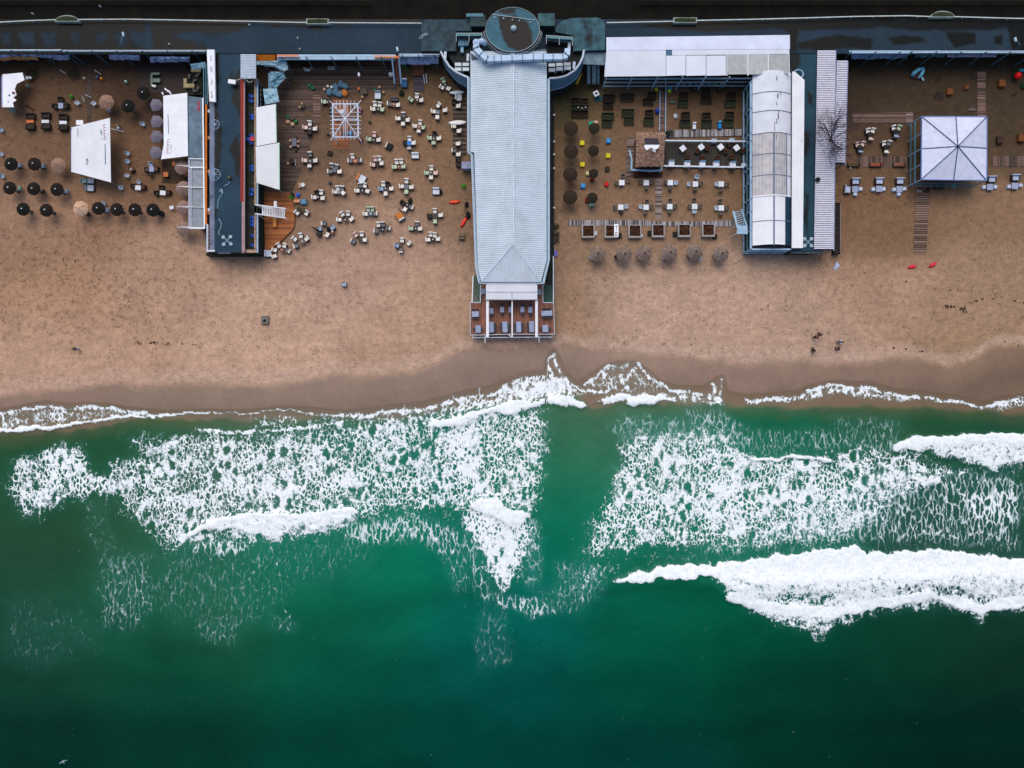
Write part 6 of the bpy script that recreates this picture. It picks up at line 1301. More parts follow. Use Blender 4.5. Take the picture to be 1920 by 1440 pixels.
# white pergola
pgm=mat('white_lath',C(206,220,240),.55,.06,2);WP=thing('white_pergola','square white open pergola with radiating laths over an orange mat','pergola',W(648,226,0));pz=2.7
q=MB();CR=[(623.8,195),(671,195),(671.8,257),(624.6,257)]
for i in range(4):q.bar(W(*CR[i],pz),W(*CR[(i+1)%4],pz),.16,.14)
each(q,'beam',pgm,WP)
q=MB()
for x,y in CR:p=W(x,y,pz);q.bar(p,(p.x,p.y,0),.13)
each(q,'post',pgm,WP)
q=MB();hub=(647,222.7)
for x,y in CR:q.bar(W(x,y,pz+.1),W(*hub,pz+.7),.1)
for x,y,x2,y2 in[(647,195,647,222),(647.5,257,647.2,223),(624,224.5,646,223),(671.5,224,648,223)]:q.bar(W(x,y,pz+.1),W(x2,y2,pz+.68),.1)
for i in range(1,7):
 x=623.8+47.4*i/7.0;f=abs(x-647)/24.0;yt=195+(222-195)*(1-f);yb=257-(257-223)*(1-f);zt__=pz+.1+.58*(1-f)
 if abs(x-647)>2:q.bar(W(x,188.5,pz+.04),W(x,yt,zt__),.055);q.bar(W(x,262,pz+.04),W(x,yb,zt__),.055)
for i in range(1,8):
 y=195+62*i/8.0;f=abs(y-223)/(28.0 if y<223 else 34.0);xl=624+23*(1-f);xr=671.5-24*(1-f);z2=pz+.1+.58*(1-f)
 q.bar(W(619,y,pz+.04),W(xl,y,z2),.055);q.bar(W(677,y,pz+.04),W(xr,y,z2),.055)
for x,y,x2,y2 in[(624,195,618,189),(671,195,677,188),(624.6,257,619.5,263),(671.8,257,678,264)]:q.bar(W(x,y,pz),W(x2,y2,pz-.1),.08)
each(q,'lath',pgm,WP)
floor_([(624,187),(655,187),(655,244),(656,279),(624,279)],'orange-brown board floor under and below the white pergola',planks('orange_mat',C(164,100,60),C(104,62,36),.18,'Y',.06))
for x,y,c,lb in[(621,208,(18,60,52),'dark green bean bag at the left side of the white pergola'),(640.5,209,(206,214,216),'white stool under the white pergola'),(674.5,206,(120,24,34),'dark red cushion at the right side of the white pergola'),(645,251,(20,30,60),'navy cushion under the lower part of the white pergola'),(656,249,(70,140,190),'sky blue cushion under the lower part of the white pergola'),(676,262,(120,24,34),'dark red cushion below the pergola\'s lower right corner'),(632,222,(96,92,92),'grey cushion under the left half of the white pergola')]:
 stool(c,x,y,lb,.7,True,.4,'cushion','cushions around the white pergola','cushion')
# steel stairs + ramp + green plant + white box
ss=thing('steel_stairs','steel stairs with reddish treads from the promenade down to the sand','stairs',W(744,150,0));q=MB()
for i in range(12):f=i/11.0;q.slab([W(739.5+f*4,110+f*46,3.1*(1-f)+.3),W(746+f*4,110+f*46,3.1*(1-f)+.3),W(746+f*4,112.2+f*46,3.1*(1-f)+.3),W(739.5+f*4,112.2+f*46,3.1*(1-f)+.3)],.05)
each(q,'tread',mat('rusty_tread',C(126,82,74),.8),ss);q=MB();q.bar(W(735,108,4.3),W(740,157,1.2),.22,.1);q.bar(W(748,108,4.3),W(752,157,1.2),.22,.1);each(q,'handrail',paleblue,ss)
q=MB()
for x0,x1 in((735,740),(748,752)):
 for f in(0,.33,.66,1):p=W(x0,108,4.2).lerp(W(x1,157,1.1),f);q.bar(p,(p.x,p.y,3.1*(1-f)*.9),.05)
each(q,'baluster',steel,ss)
q=MB();q.wb(729,135.5,736,141,.2,.9);tag(q.build('white_box',white),'white box left of the steel stairs','box');put('dbk',daybed((60,110,160),(206,214,226),.85,1.25),W(758,156,.3)-Vector((0,0,.3)),0,'blue and white lounger just right of the steel stairs\' foot','lounger')
q=MB();q.slab([W(773,121,1.2),W(795,121,1.2),W(795,142,.4),W(773,142,.4)],.08);tag(q.build('orange_ramp',planks('rust_boards',C(120,66,34),C(70,40,24),.2,'Y',.1)),'rust-orange board ramp below the cluttered bar front','ramp')
q=MB();q.slab([W(775.5,145,.3),W(793,145,.3),W(795,171,.12),W(776,171,.12)],.06);tag(q.build('purple_mat',planks('purple_mat',C(74,66,82),C(38,34,42),.18,'Y',.1)),'dark purple mat at the foot of the rust-orange ramp','mat')
q=MB()
for x,y0,y1 in((794,140,157),(798.5,138,156)):q.tube([W(x,y0,.9),W(x+2,y1,.2)],.06,6)
tag(q.build('leaning_boards',offwhite),'two thin pale boards leaning beside the rust-orange ramp','board')
def plant(x,y,rr,lb,m=None,z=0,h=.6,n=120,nm='plant',cat='plant'):
 r=thing(nm,lb,cat,W(x,y,z));q=MB();p=W(x,y,z);leaves(q,(p.x,p.y,z+.15),rr,rr,h,n,.14);q.build('foliage',m or leaf,r);q=MB();q.cyl((p.x,p.y,z),.12,.3,8);q.build('stem',mat('stem_brown',C(60,46,34),.9),r)
lg=mat('bright_leaf',C(64,140,30),.7,.3,5,obj=True);dg=mat('dark_leaf',C(30,44,26),.8,.4,5,obj=True)
plant(759,125.5,.33,'bright green bush at the right of the steel stairs',lg);plant(753.5,176,.4,'dark sparse plant below the blue and white lounger',dg);plant(546.7,371,.3,'green plant at the right edge of the orange deck',lg,n=60);plant(869.7,350,.3,'small green plant beside the ribbed-roof building\'s left wall',lg,n=60);plant(136,183,.3,'small green plant above the first canopy',lg,n=50)
def surfboard(w_,L,m,nm='surfboard',t_=.08):
 q=MB();n=16;up=[];lo=[]
 for i in range(n):a=2*math.pi*i/n;x=L/2*math.cos(a);y=w_/2*math.sin(a)*(1-.25*abs(math.cos(a))**2);up.append((x,y))
 vs=[(0,0,t_)]+[(x*.75,y*.75,t_*.9)for x,y in up]+[(x,y,t_*.4)for x,y in up]+[(x*.8,y*.8,0)for x,y in up]
 fs=[(0,1+i,1+(i+1)%n)for i in range(n)]+[(1+k*n+i,1+(k+1)*n+i,1+(k+1)*n+(i+1)%n,1+k*n+(i+1)%n)for k in range(2)for i in range(n)]+[tuple(1+2*n+i for i in range(n))[::-1]]
 q.add(vs,fs);return q
for x,y,w_,L,a,c,lb in[(857,173.4,.62,2.45,3,C(206,220,226),'pale blue-white surfboard, upper of two at the ribbed roof\'s left wall'),(858,230,.7,2.85,2,C(226,226,230),'long white surfboard, lower of two at the ribbed roof\'s left wall')]:
 o=surfboard(w_,L,None).build('surfboard',mat('board_%d'%int(y),c,.35,.04,1),None,smooth=True);o.location=W(x,y,.5);o.rotation_euler=(0,0,R(a));tag(o,lb,'surfboard','surfboards')
def kayak(L,w_,c,cat='kayak'):
 r=thing('kayak','',cat);m=mat('kayak_%d_%d'%(c[0],c[1]),C(*c),.35,.08,2,obj=True);q=surfboard(w_,L,m,t_=.32);q.build('hull',m,r,smooth=True)
 q=MB();q.rbox((L*.14,0,.33),(L*.22,w_*.5,.04),.08);q.rbox((-L*.2,0,.33),(L*.16,w_*.45,.04),.08);each(q,'cockpit',mat('kayak_inner_%d'%c[1],C(c[0],min(255,c[1]+50),c[2]+20),.5),r);return r
for x,y,L,w_,a,c,lb in[(852.3,379.3,1.8,.55,4,(232,52,24),'orange-red kayak lying level beside the ribbed-roof building'),(869.7,417,1.9,.5,61,(236,34,34),'red kayak lying steeply beside the ribbed-roof building')]:
 k_=kayak(L,w_,c);k_.location=W(x,y,0);k_.rotation_euler=(0,0,R(a));tag(k_,lb,'kayak','kayaks')
for x,y,a,lb in[(1709.5,500.5,12,'crimson float on the sand, left of two'),(1748,497,28,'crimson float on the sand, right of two')]:
 k_=kayak(1.4,.56,(216,18,62),'float');k_.name='inflatable_float';k_.location=W(x,y,0);k_.rotation_euler=(0,0,R(a));tag(k_,lb,'float','crimson floats')
q=MB()
for i in range(6):q.tube([W(873+random.uniform(-6,4),372+i*6,.08),W(876+random.uniform(-3,5),382+i*6,.1)],.045,5)
tag(q.build('driftwood',mat('driftwood',C(72,64,54),.9)),'scattered dark sticks between the kayaks and the building','driftwood',kind='stuff')
q=MB();q.wb(865.5,303,886,316,.4,1.4,1.4);tag(q.build('stepped_wall',mat('scuffed_white',C(160,170,200),.7,.35,3,dirt=(C(50,56,90),3,.55))),'scuffed white step block at the kink of the ribbed-roof building','wall')
q=MB();q.rbox(tuple(W(576,131,.4)),(.8,.4,.1),.05,R(-10));tag(q.build('white_tray',offwhite),'small white tray between two stools near the blue gutter','tray')
q=MB();p=W(621,127,.5);q.rbox((p.x,p.y,.4),(1.1,.5,.15),.05);tag(q.build('pale_table',steel),'small pale table under the blue gutter above the bean bags','table')
lp_=thing('garden_lamp','slim lilac-white lamp standing on the plank floor right of the bean bags','lamp',W(676,150,0));q=MB();q.tube([W(676,150,0),W(673.5,142,2.0)],.04);q.build('pole',darksteel,lp_);q=MB();p=W(673,140,2.1);q.lathe((p.x,p.y,1.9),[(.1,0),(.18,.1),(.16,.35),(.04,.45)],10,0,1.8);q.build('shade',white,lp_)
# ---- left beach furniture
g2='seating under the dark parasols'
LB=[('blue',3,244,W_,'pale blue chair at the left frame edge above the parasols, upper of three'),('blue',3,289,W_,'pale blue chair at the left frame edge above the parasols, middle of three'),('blue',5,330.5,W_,'pale blue chair between the left ends of the two upper parasol rows'),('blue',37,310,E_,'pale blue chair right of the black parasol in the top row'),('blue',81,311,E_,'pale blue chair between the brown and straw parasols in the top row'),('teal',37,353,-15,'pale teal chair right of the first middle-row parasol'),('dark',81,359,-45,'dark chair between the second and third middle-row parasols'),('blue',125,359,-15,'pale blue chair right of the third middle-row parasol'),('teal',156,339.5,W_,'teal-backed chair joined to a white lounger under the first canopy'),('blue',195,382,60,'pale blue chair, upper of two between the parasols right of the straw one'),('blue',201,394,0,'pale blue chair, lower of two between the parasols right of the straw one'),('dark',166,402,-60,'dark chair at the lower right of the pale straw parasol'),('white',228,352,W_,'white-rimmed chair right of the first canopy\'s lower corner'),('white',146,193,225,'blue-white chair left of the pinkish straw parasol, with a grey towel'),('white',177,194,225,'blue-white chair tucked at the lower left of the pinkish straw parasol'),('blue',204,206,S_,'pale blue chair at the lower right of the pinkish straw parasol'),('blue',240,288,W_,'pale blue chair right of the first canopy, upper of two'),('blue',240,303,W_,'teal-blue chair right of the first canopy, lower of two'),('white',239,329,250,'blue-white chair with bottles beside it right of the first canopy'),('blue',283,308,N_,'pale blue chair at the head of a grey table below the grey parasols'),('blue',261,342,60,'pale blue chair above a pinkish table'),('blue',268.5,233,W_,'pale blue chair left of the second grey hexagonal parasol'),('dark',283,327,S_,'dark chair below a grey table near the orange tables')]
for k,x,y,a,lb in LB:put('sl'+k+'L',slim(k),W(x,y,.45)-Vector((0,0,.45)),R(a-90),lb,'chair',g2)
for k,w_,d_,x,y,a,lb in[('lilac',.75,.85,113.5,198,0,'small lilac-white table with dark armchairs either side above the first canopy'),('lilac',.75,.9,284,316.5,0,'grey-white table below the grey parasols with brown chairs beside it'),('white',.85,.7,258.5,352,-5,'pinkish-white table below the second canopy\'s left side'),('white',.85,.75,305,361.5,-5,'greenish-white table left of the bar-edge straw parasols'),('white',.6,.5,321.5,389,10,'tiny cream table left of the third bar-edge straw parasol'),('orange',.75,.7,310.5,327,0,'orange table on the dark matting, left one'),('orange',.65,.6,349,327,0,'orange table against the bar roof, right one'),('orange',.4,.6,325.5,307,0,'small orange board at the upper straw parasol\'s left edge')]:
 put('tL%s%s'%(k,w_),table(k,w_,d_,.6),W(x,y,.6)-Vector((0,0,.6)),R(a),lb,'table','tables on the left beach')
def sofa(k,c,w_=1.3,d_=.9):
 def f():
  r=thing('sofa','','sofa');q=MB();q.rbox((0,0,.2),(w_,d_,.36),.06);q.build('frame',wick,r);q=MB();q.rbox((0,-.06,.42),(w_-.24,d_-.25,.12),.06);q.build('seat',mat('sofa_%s'%k,C(*c),.85,.15,5,obj=True),r);q=MB();q.rbox((0,d_/2-.1,.55),(w_,.16,.42),.05);q.build('backrest',mat('sofa_%s'%k,C(*c),.85,.15,5,obj=True),r)
  q=MB();q.rbox((-w_/2+.07,-.02,.48),(.12,d_-.1,.26),.03);q.rbox((w_/2-.07,-.02,.48),(.12,d_-.1,.26),.03);each(q,'armrest',wick,r);return r
 return f
for x,y,a,lb in[(57,218,0,'dark sofa above the orange low table'),(57,238,180,'dark sofa below the orange low table'),(86,216.5,0,'dark sofa above the middle white low table'),(86,237.5,180,'dark sofa below the middle white low table'),(119,219.5,0,'dark sofa above the right white low table'),(119,239.5,180,'dark sofa below the right white low table'),(103.5,199,90,'dark navy armchair left of the lilac-white table'),(124.5,198.5,-90,'dark brown armchair right of the lilac-white table'),(113.5,187,0,'dark brown chair above the lilac-white table')]:
 put('sofad' if 'sofa' in lb else 'armd',sofa('dk',(50,44,40),1.3 if 'sofa' in lb else.75,.85 if 'sofa' in lb else.75),W(x,y,.4)-Vector((0,0,.4)),R(a),lb,'sofa' if 'sofa' in lb else 'armchair','dark sofas on the left beach')
for x,y,k,lb in[(56,227.5,'orange','low orange table between two dark sofas'),(84.5,227.5,'white','low rounded white table between two dark sofas, left of two'),(118,229.5,'white','low rounded white table between two dark sofas, right of two')]:put('lt'+k,table(k,1.1,.48,.42),W(x,y,.42)-Vector((0,0,.42)),0,lb,'table')
put('dbw',daybed((200,208,214),(150,180,184),.7,1.2),W(169,339.5,.3)-Vector((0,0,.3)),R(90),'white lounger peeking out below the first canopy','lounger');put('dbd',daybed((46,36,34),(60,52,50),.7,2.0),W(169,353,.3)-Vector((0,0,.3)),R(90),'dark red-brown lounger below the white lounger','lounger')
def armch(c):
 return sofa('b%d'%c[0],c,.7,.7)
for x,y,a,c,lb in[(247,318,-60,(140,96,92),'brown-pink chair right of the bottles'),(275,318,90,(110,84,74),'brown chair left of the grey-white table'),(293,317,-90,(110,100,80),'brown chair right of the grey-white table'),(250,349,90,(72,50,42),'brown chair left of the pinkish-white table'),(269,351,-90,(92,58,46),'reddish chair right of the pinkish-white table'),(294,362,90,(46,50,46),'dark chair left of the greenish-white table'),(303,352,0,(72,48,40),'brown chair above the greenish-white table'),(316,361,-90,(72,48,40),'brown chair right of the greenish-white table')]:
 put('ac%d'%c[0],armch(c),W(x,y,.4)-Vector((0,0,.4)),R(a),lb,'armchair','brown armchairs on the left beach')
q=MB();p=W(305,400,.5);q.cyl((p.x-.3,p.y,0),.42,.85,12);tag(q.build('green_bin',mat('dark_green_plastic',C(22,46,40),.5)),'dark green bin beside the rightmost bottom-row parasol','bin')
# flags and poles
for i,(a,b,c,d)in enumerate([(112,131,123,138),(177,131,190,140),(159,177,171,183),(208,241,232,247)]):
 q=MB();q.tube([W(a,b,.6),W(c,d,.2)],.045,6);tag(q.build('thin_pole',offwhite),['thin white pole lying slanted near the promenade, left one','thin white pole lying slanted near the promenade, right one','short white pole above the pinkish straw parasol','long pale pole lying right of the first canopy'][i],'pole')
for x,y,c,lb in[(189,146.5,(214,130,30),'small orange pot near the promenade'),(181,143.5,(70,100,130),'small blue pot left of the orange pot'),(235,152,(150,200,170),'small pale green lamp near the promenade'),(157,146,(170,150,140),'pinkish bundle near the promenade'),(50,160,(120,150,130),'pale green jug right of the torn canopy'),(244,316,(220,220,214),'white bottle beside the blue-white chair'),(219,234,(150,116,84),'tan pot right of the first canopy\'s top corner'),(221,239,(170,180,186),'pale bowl right of the first canopy\'s top corner')]:
 stool(c,x,y,lb,.4,True,.5,'pot','small pots and bottles','pot')
q=MB();q.slab([W(48,142.5,.7),W(57,143,.7),W(60,147,.7),W(48,148.5,.7)],.06);tag(q.build('grey_board',offwhite),'pointed grey board right of the torn canopy','board')
q=MB();q.tube([W(48,197,.05),W(64,207,.05)],.1,6);tag(q.build('log',mat('dark_log',C(44,32,24),.9)),'dark log lying above the leftmost dark sofa','log')
lo=thing('lounger_frame','pale green and grey lounger frame near the promenade above the black parasol','lounger',W(291,150,0));q=MB();q.wb(284,136,299,140,.3,.5);q.wb(286,147,300,154,.3,.5);q.wb(282,138,285.5,160,.3,.51);each(q,'frame_bar',mat('grey_green',C(120,134,124),.7),lo);q=MB();q.slab([W(284,158,.5),W(293,160,.5),W(291,164,.4),W(284,162,.5)],.03);q.build('towel',white,lo)
q=MB()
for a,b,c,d in((304,173,306,178),(309,166,316,172),(316,170,321,177)):q.tube([W(a,b,3.1),W(c,d,3.1)],.12,6)
tag(q.build('rolled_canvas',white),'rolled white canvas pieces at the top of the second canopy','canvas')
tw=MB();tw.slab([W(152,177,.5),W(157,183,.4),W(161,193,.2),W(155,189,.2)],.03);tag(tw.build('grey_towel',mat('grey_towel',C(130,134,130),.9)),'grey towel lying slanted beside a blue-white chair','towel')
for x,y,lb in((62,140,'dark green bush under the promenade right of the torn canopy'),(140,140,'dark green bush under the promenade above a pinkish bundle')):plant(x,y,.9,lb,dg,h=.6,n=160)
# ================================================================ TERRACE FURNITURE (on the sea terrace)
def tchair():
 r=thing('folding_chair','','chair');m=mat('slate_chair',C(70,76,84),.6,.1,4,obj=True);q=MB();q.box((0,0,.44),(.38,.36,.03));q.build('seat',m,r);q=MB();q.box((0,.19,.66),(.36,.03,.3));q.build('backrest',m,r)
 q=MB()
 for x in(-.17,.17):
  for y in(-.16,.17):q.bar((x,y,0),(x,y,.43),.025)
 each(q,'leg',darksteel,r);return r
TT=[(921.5,583,.55,.85,'small, upper row behind the porch, first from left'),(941.5,580.5,.58,.8,'small, upper row, second from left'),(957,580.5,.5,.85,'small, upper row, touching the middle beam'),(979.5,580.5,.58,.82,'small, upper row, second from right'),(994.3,581,.62,.85,'small, upper row, first from right'),(921,613.5,.72,1.55,'long, front row, first from left'),(946.8,613,.74,1.6,'long, front row, just left of the middle beam'),(972.5,613,.72,1.58,'long, front row, just right of the middle beam'),(997,612.5,.72,1.6,'long, front row, first from right'),(891.3,589,1.05,.8,'wide, upper one in the left side bay'),(896.5,617,.78,1.1,'upright, lower one in the left side bay'),(1025.3,587.5,1.6,.75,'wide, upper one in the right side bay'),(1022.5,616,.85,1.05,'squarish, lower one in the right side bay')]
for i,(x,y,w_,d_,lb)in enumerate(TT):
 put('tt%.2f%.2f'%(w_,d_),table('lilac',w_,d_,.74),W(x,y,zt+.74)-Vector((0,0,.74)),R(2 if i!=11 else 3),'lilac-grey terrace table, '+lb,'table','tables on the sea terrace')
 px_=w_/.078;py_=d_/.078;cs=[]
 if i<5:cs=[(x,y-py_/2-2.6,N_,'above'),(x,y+py_/2+1.6,S_,'below')]
 elif i in(5,):cs=[(x+px_/2+2,y+k*5.4,E_,('right of','upper right of','lower right of')[k])for k in(-1,0,1)]
 elif i==8:cs=[(x-px_/2-2,y+k*5.4,W_,'left of')for k in(-1,0,1)]
 elif i in(6,7):cs=[(x+sx*(px_/2+2),y+k*5.4,E_ if sx>0 else W_,'right of' if sx>0 else 'left of')for sx in(-1,1)for k in(-1,0,1)]
 elif i in(9,11):cs=[(x+k*5.2,y+sy*(py_/2+1.8),N_ if sy<0 else S_,'above' if sy<0 else 'below')for sy in(-1,1)for k in((-.7,.7)if i==9 else(-1,0,1))]
 else:cs=[(x+sx*(px_/2+2),y,E_ if sx>0 else W_,'right of' if sx>0 else 'left of')for sx in(-1,1)]
 for(cx2,cy2,a,sd)in cs:
  sd='above' if a==N_ else 'below' if a==S_ else 'right of' if a==E_ else 'left of'
  if len([1 for c_ in cs if c_[2]==a])>1:
   sm_=sorted([(c_[1]if a in(E_,W_)else c_[0])for c_ in cs if c_[2]==a]);v_=cy2 if a in(E_,W_)else cx2;k_=sm_.index(v_);nn_=len(sm_)
   pos_=(('upper ','middle ','lower ')if a in(E_,W_)else('left ','middle ','right '))if nn_==3 else('left ','right ')
   pre=pos_[k_]
  else:pre=''
  short=['upper-row table, leftmost','upper-row table, second from left','upper-row table at the middle beam','upper-row table, second from right','upper-row table, rightmost','long table, leftmost','long table left of the middle beam','long table right of the middle beam','long table, rightmost','wide left-bay table','upright left-bay table','wide right-bay table','squarish right-bay table'][i]
  put('tch',tchair,W(cx2,cy2,zt+.45)-Vector((0,0,.45)),R(a-90),'slate %schair %s the terrace %s'%(pre,sd,short),'chair','slate chairs on the sea terrace')
for x,y,lb in((906,546,'lilac-grey table half under the porch canopy\'s left edge'),(1011,547,'blue-green table half under the porch canopy\'s right edge')):
 put('ttp',table('lilac',.6,.8,.74),W(x,y,zt+.74)-Vector((0,0,.74)),0,lb,'table','tables on the sea terrace')
# ================================================================ RIGHT BEACH BAR (between the ribbed roof and the barrel roof)
floor_([(1237,163),(1248,163),(1247,244),(1237,244)],'upright sleeper path from the blue pergola down to the grey boards',pinkwoodY,z=.07)
q=MB();q.bar(W(1248.6,150,.3),W(1247.6,246,.3),.12,.2);q.bar(W(1237.4,170,.25),W(1236.6,246,.25),.1,.15);e_=thing('path_edging','thin grey-blue edging boards either side of the upright sleeper path','edging',W(1243,200,0));each(q,'edge_board',paleblue,e_)
floor_([(1248,243.5),(1392,242),(1391,254),(1326,256),(1248,257.5)],'level grey board walk above the white rail and the dark deck',greywood,z=.12)
q=MB();q.wp([(1247,264),(1404,264),(1404,313),(1245,313)],-.05,.45);tag(q.build('dark_deck',darkwood),'dark oiled deck carrying two rows of white seats','deck')
r=thing('deck_railing','white railing round the dark deck with the white seats','railing',W(1325,263,0));q=MB();q.bar(W(1247,263.5,1.3),W(1404,265,1.3),.2,.1);q.bar(W(1244,311,1.3),W(1395,313.5,1.3),.22,.1);q.bar(W(1404,265,1.3),W(1405,312,1.3),.18,.1);each(q,'rail',offwhite,r)
q=MB()
for x in range(1250,1404,22):p=W(x,263.7,1.3);q.bar(p,(p.x,p.y,0),.07);p=W(x,312,1.3);q.bar(p,(p.x,p.y,0),.07)
each(q,'post',offwhite,r)
nn=['first','second','third','fourth','fifth']
for i,(x,y)in enumerate([(1280.5,278),(1315,275.5),(1351.5,275.5),(1381.5,277)]):put('dia',table('white',.82,.82,.75),W(x,y,1.2)-Vector((0,0,.75)),R(38),'white table turned as a diamond on the dark deck, %s from left'%nn[i],'table','diamond tables on the dark deck')
def boxseat():
 r=thing('box_chair','','seat');q=MB();q.rbox((0,0,.35),(.84,.78,.7),.04);q.build('base',mat('white_seat_paint',C(214,220,230),.6,.05,2,obj=True),r);q=MB();q.rbox((0,.36,.78),(.84,.1,.3),.03);q.build('backrest',mat('seat_back_blue',C(110,160,200),.6),r);return r
for i,(x,y)in enumerate([(1259.3,305.5),(1289,307),(1317.5,307),(1343.5,307.5),(1374.5,308)]):put('bxs',boxseat,W(x,y,1.15)-Vector((0,0,.7)),0,'white box seat at the lower rail of the dark deck, %s from left'%nn[i],'seat','box seats on the dark deck')
def crust():return sofa('rust',(92,50,30),.62,.62)()
for i,(x,y)in enumerate([(1289,295),(1317,297),(1345,296),(1372,295),(1307,284),(1326,279),(1361,285),(1393,284),(1368,272)]):put('rst',crust,W(x,y,.85)-Vector((0,0,.4)),random.uniform(-.4,.4),'dim rust-brown chair on the dark deck, %s'%(['above the second box seat','above the third box seat','above the fourth box seat','above the fifth box seat','lower left of the second diamond table','right of the second diamond table','lower right of the third diamond table','lower right of the fourth diamond table','left of the fourth diamond table'][i]),'chair','rust chairs on the dark deck')
for i,(x,y)in enumerate([(1339.5,263.5),(1372.5,263)]):
 q=MB();p=W(x,y,1.0);q.rbox((p.x,p.y,.7),(.8,.62,.6),.05);tag(q.build('pale_planter',mat('pale_blue_box',C(160,184,200),.6)),'pale blue box against the upper rail of the dark deck, %s of two'%('left','right')[i],'box','boxes at the upper rail')
q=MB();p=W(1398,308,1.6);q.rbox((p.x,p.y,1.2),(1.0,.5,.3),.1);tag(q.build('corner_tank',offwhite),'pale tank on the lower right corner of the dark deck','tank')
# thatched hut
hut=thing('thatched_hut','square thatched hut with torn white and dark panels on its top','hut',W(1220,280,0));q=MB();rnd=random.Random(3);hz=2.9
cx2,cy2=1219,280
sides=[[(1193,248),(1247,248)],[(1247,248),(1244,311)],[(1244,311),(1192,313)],[(1192,313),(1193,248)]]
for(a,b)in sides:
 for L in range(5):
  f0=1-L*.2;
  for k in range(34):
   t_=(k+rnd.random())/34;x=a[0]+(b[0]-a[0])*t_;y=a[1]+(b[1]-a[1])*t_
   e0,e1=f0+rnd.uniform(-.02,.03),f0-.26
   P0=W(cx2+(x-cx2)*e0,cy2+(y-cy2)*e0,hz+(1-e0)*1.0+rnd.uniform(0,.08));P1=W(cx2+(x-cx2)*e1,cy2+(y-cy2)*e1,hz+(1-e1)*1.0+rnd.uniform(0,.08))
   d=(P1-P0).normalized();n_=Vector((-d.y,d.x,0))*.09;q.add([P0-n_*1.4,P0+n_*1.4,P1+n_,P1-n_],[(0,1,2,3)])
hm,ht,hb=base('hut_straw');hp=N(ht,'ShaderNodeNewGeometry').outputs['Position'];ht.links.new(ramp_(ht,noise_(ht,hp,3.2,6,.75),[(.34,C(70,48,36)),(.52,C(138,108,90)),(.68,C(176,150,138))]),hb.inputs['Base Color']);hb.inputs['Roughness'].default_value=.95
q.build('thatch',hm,hut);q=MB();q.slab([W(1194,249,hz-.1),W(1246,249,hz-.1),W(1243,310,hz-.1),W(1193,312,hz-.1)],.08);q.build('roof_deck',mat('hut_deck',C(60,46,38),.9),hut)
q=MB();q.wb(1196,252,1242,308,0,hz-.2,hz-.2);q.build('wall',mat('hut_wall',C(52,44,36),.9),hut)
q=MB();q.slab([W(1208,259,hz+1.02),W(1234,259,hz+1.02),W(1235,271,hz+1.02),W(1211,271,hz+1.02)],.05);q.build('dark_panel',mat('dark_purple_panel',C(44,36,52),.5),hut)
q=MB();q.slab([W(1209,271.5,hz+1.1),W(1237,271.5,hz+1.1),W(1234,278,hz+1.1),W(1228,281,hz+1.1),W(1222,277,hz+1.1),W(1212,282,hz+1.1),W(1208,276,hz+1.1)],.04);q.build('white_panel',white,hut)
q=MB();p=W(1216,282,hz+.9);q.tube([W(1223,281,hz+1.0),W(1229,285,hz+1.0)],.12,6);q.build('white_roll',white,hut)
q=MB();Q=[W(1180,281,1.5),W(1184.5,299,1.5),W(1183.5,318.5,1.5),W(1220,320.5,1.5),W(1240,319.5,1.5),W(1240.5,313,1.5)]
gu=thing('hut_gutter','white angled rail round the lower left corner of the thatched hut','railing',W(1184,318,0))
for a_,b_ in zip(Q[:-1],Q[1:]):q.bar(a_,b_,.26,.12)
each(q,'rail',paleblue,gu);q=MB()
for p in Q:q.bar(p,(p.x,p.y,0),.07)
each(q,'post',steel,gu)
floor_([(1176,258),(1190,258),(1185,330),(1174,333)],'grey worn boards along the left side of the thatched hut',greywoodY,z=.1)
floor_([(1186,321),(1242,321),(1242,333),(1188,334)],'dark brown board strip just below the white angled rail',mat('dark_brown_strip',C(62,40,30),.9,.2,1),z=.08)
floor_([(1229,336),(1241,336),(1241,410),(1229,410)],'upright pale plank path leading down to the long cross path',planks('pale_upright_path',C(160,146,142),C(88,66,56),.15,'Y',.2,var=.8),z=.07)
floor_([(1066,412.5),(1150,413),(1196,412),(1240,416),(1376,413),(1376,425),(1240,424),(1066,423)],'long grey plank path crossing above the row of square planters',greywood,z=.07)
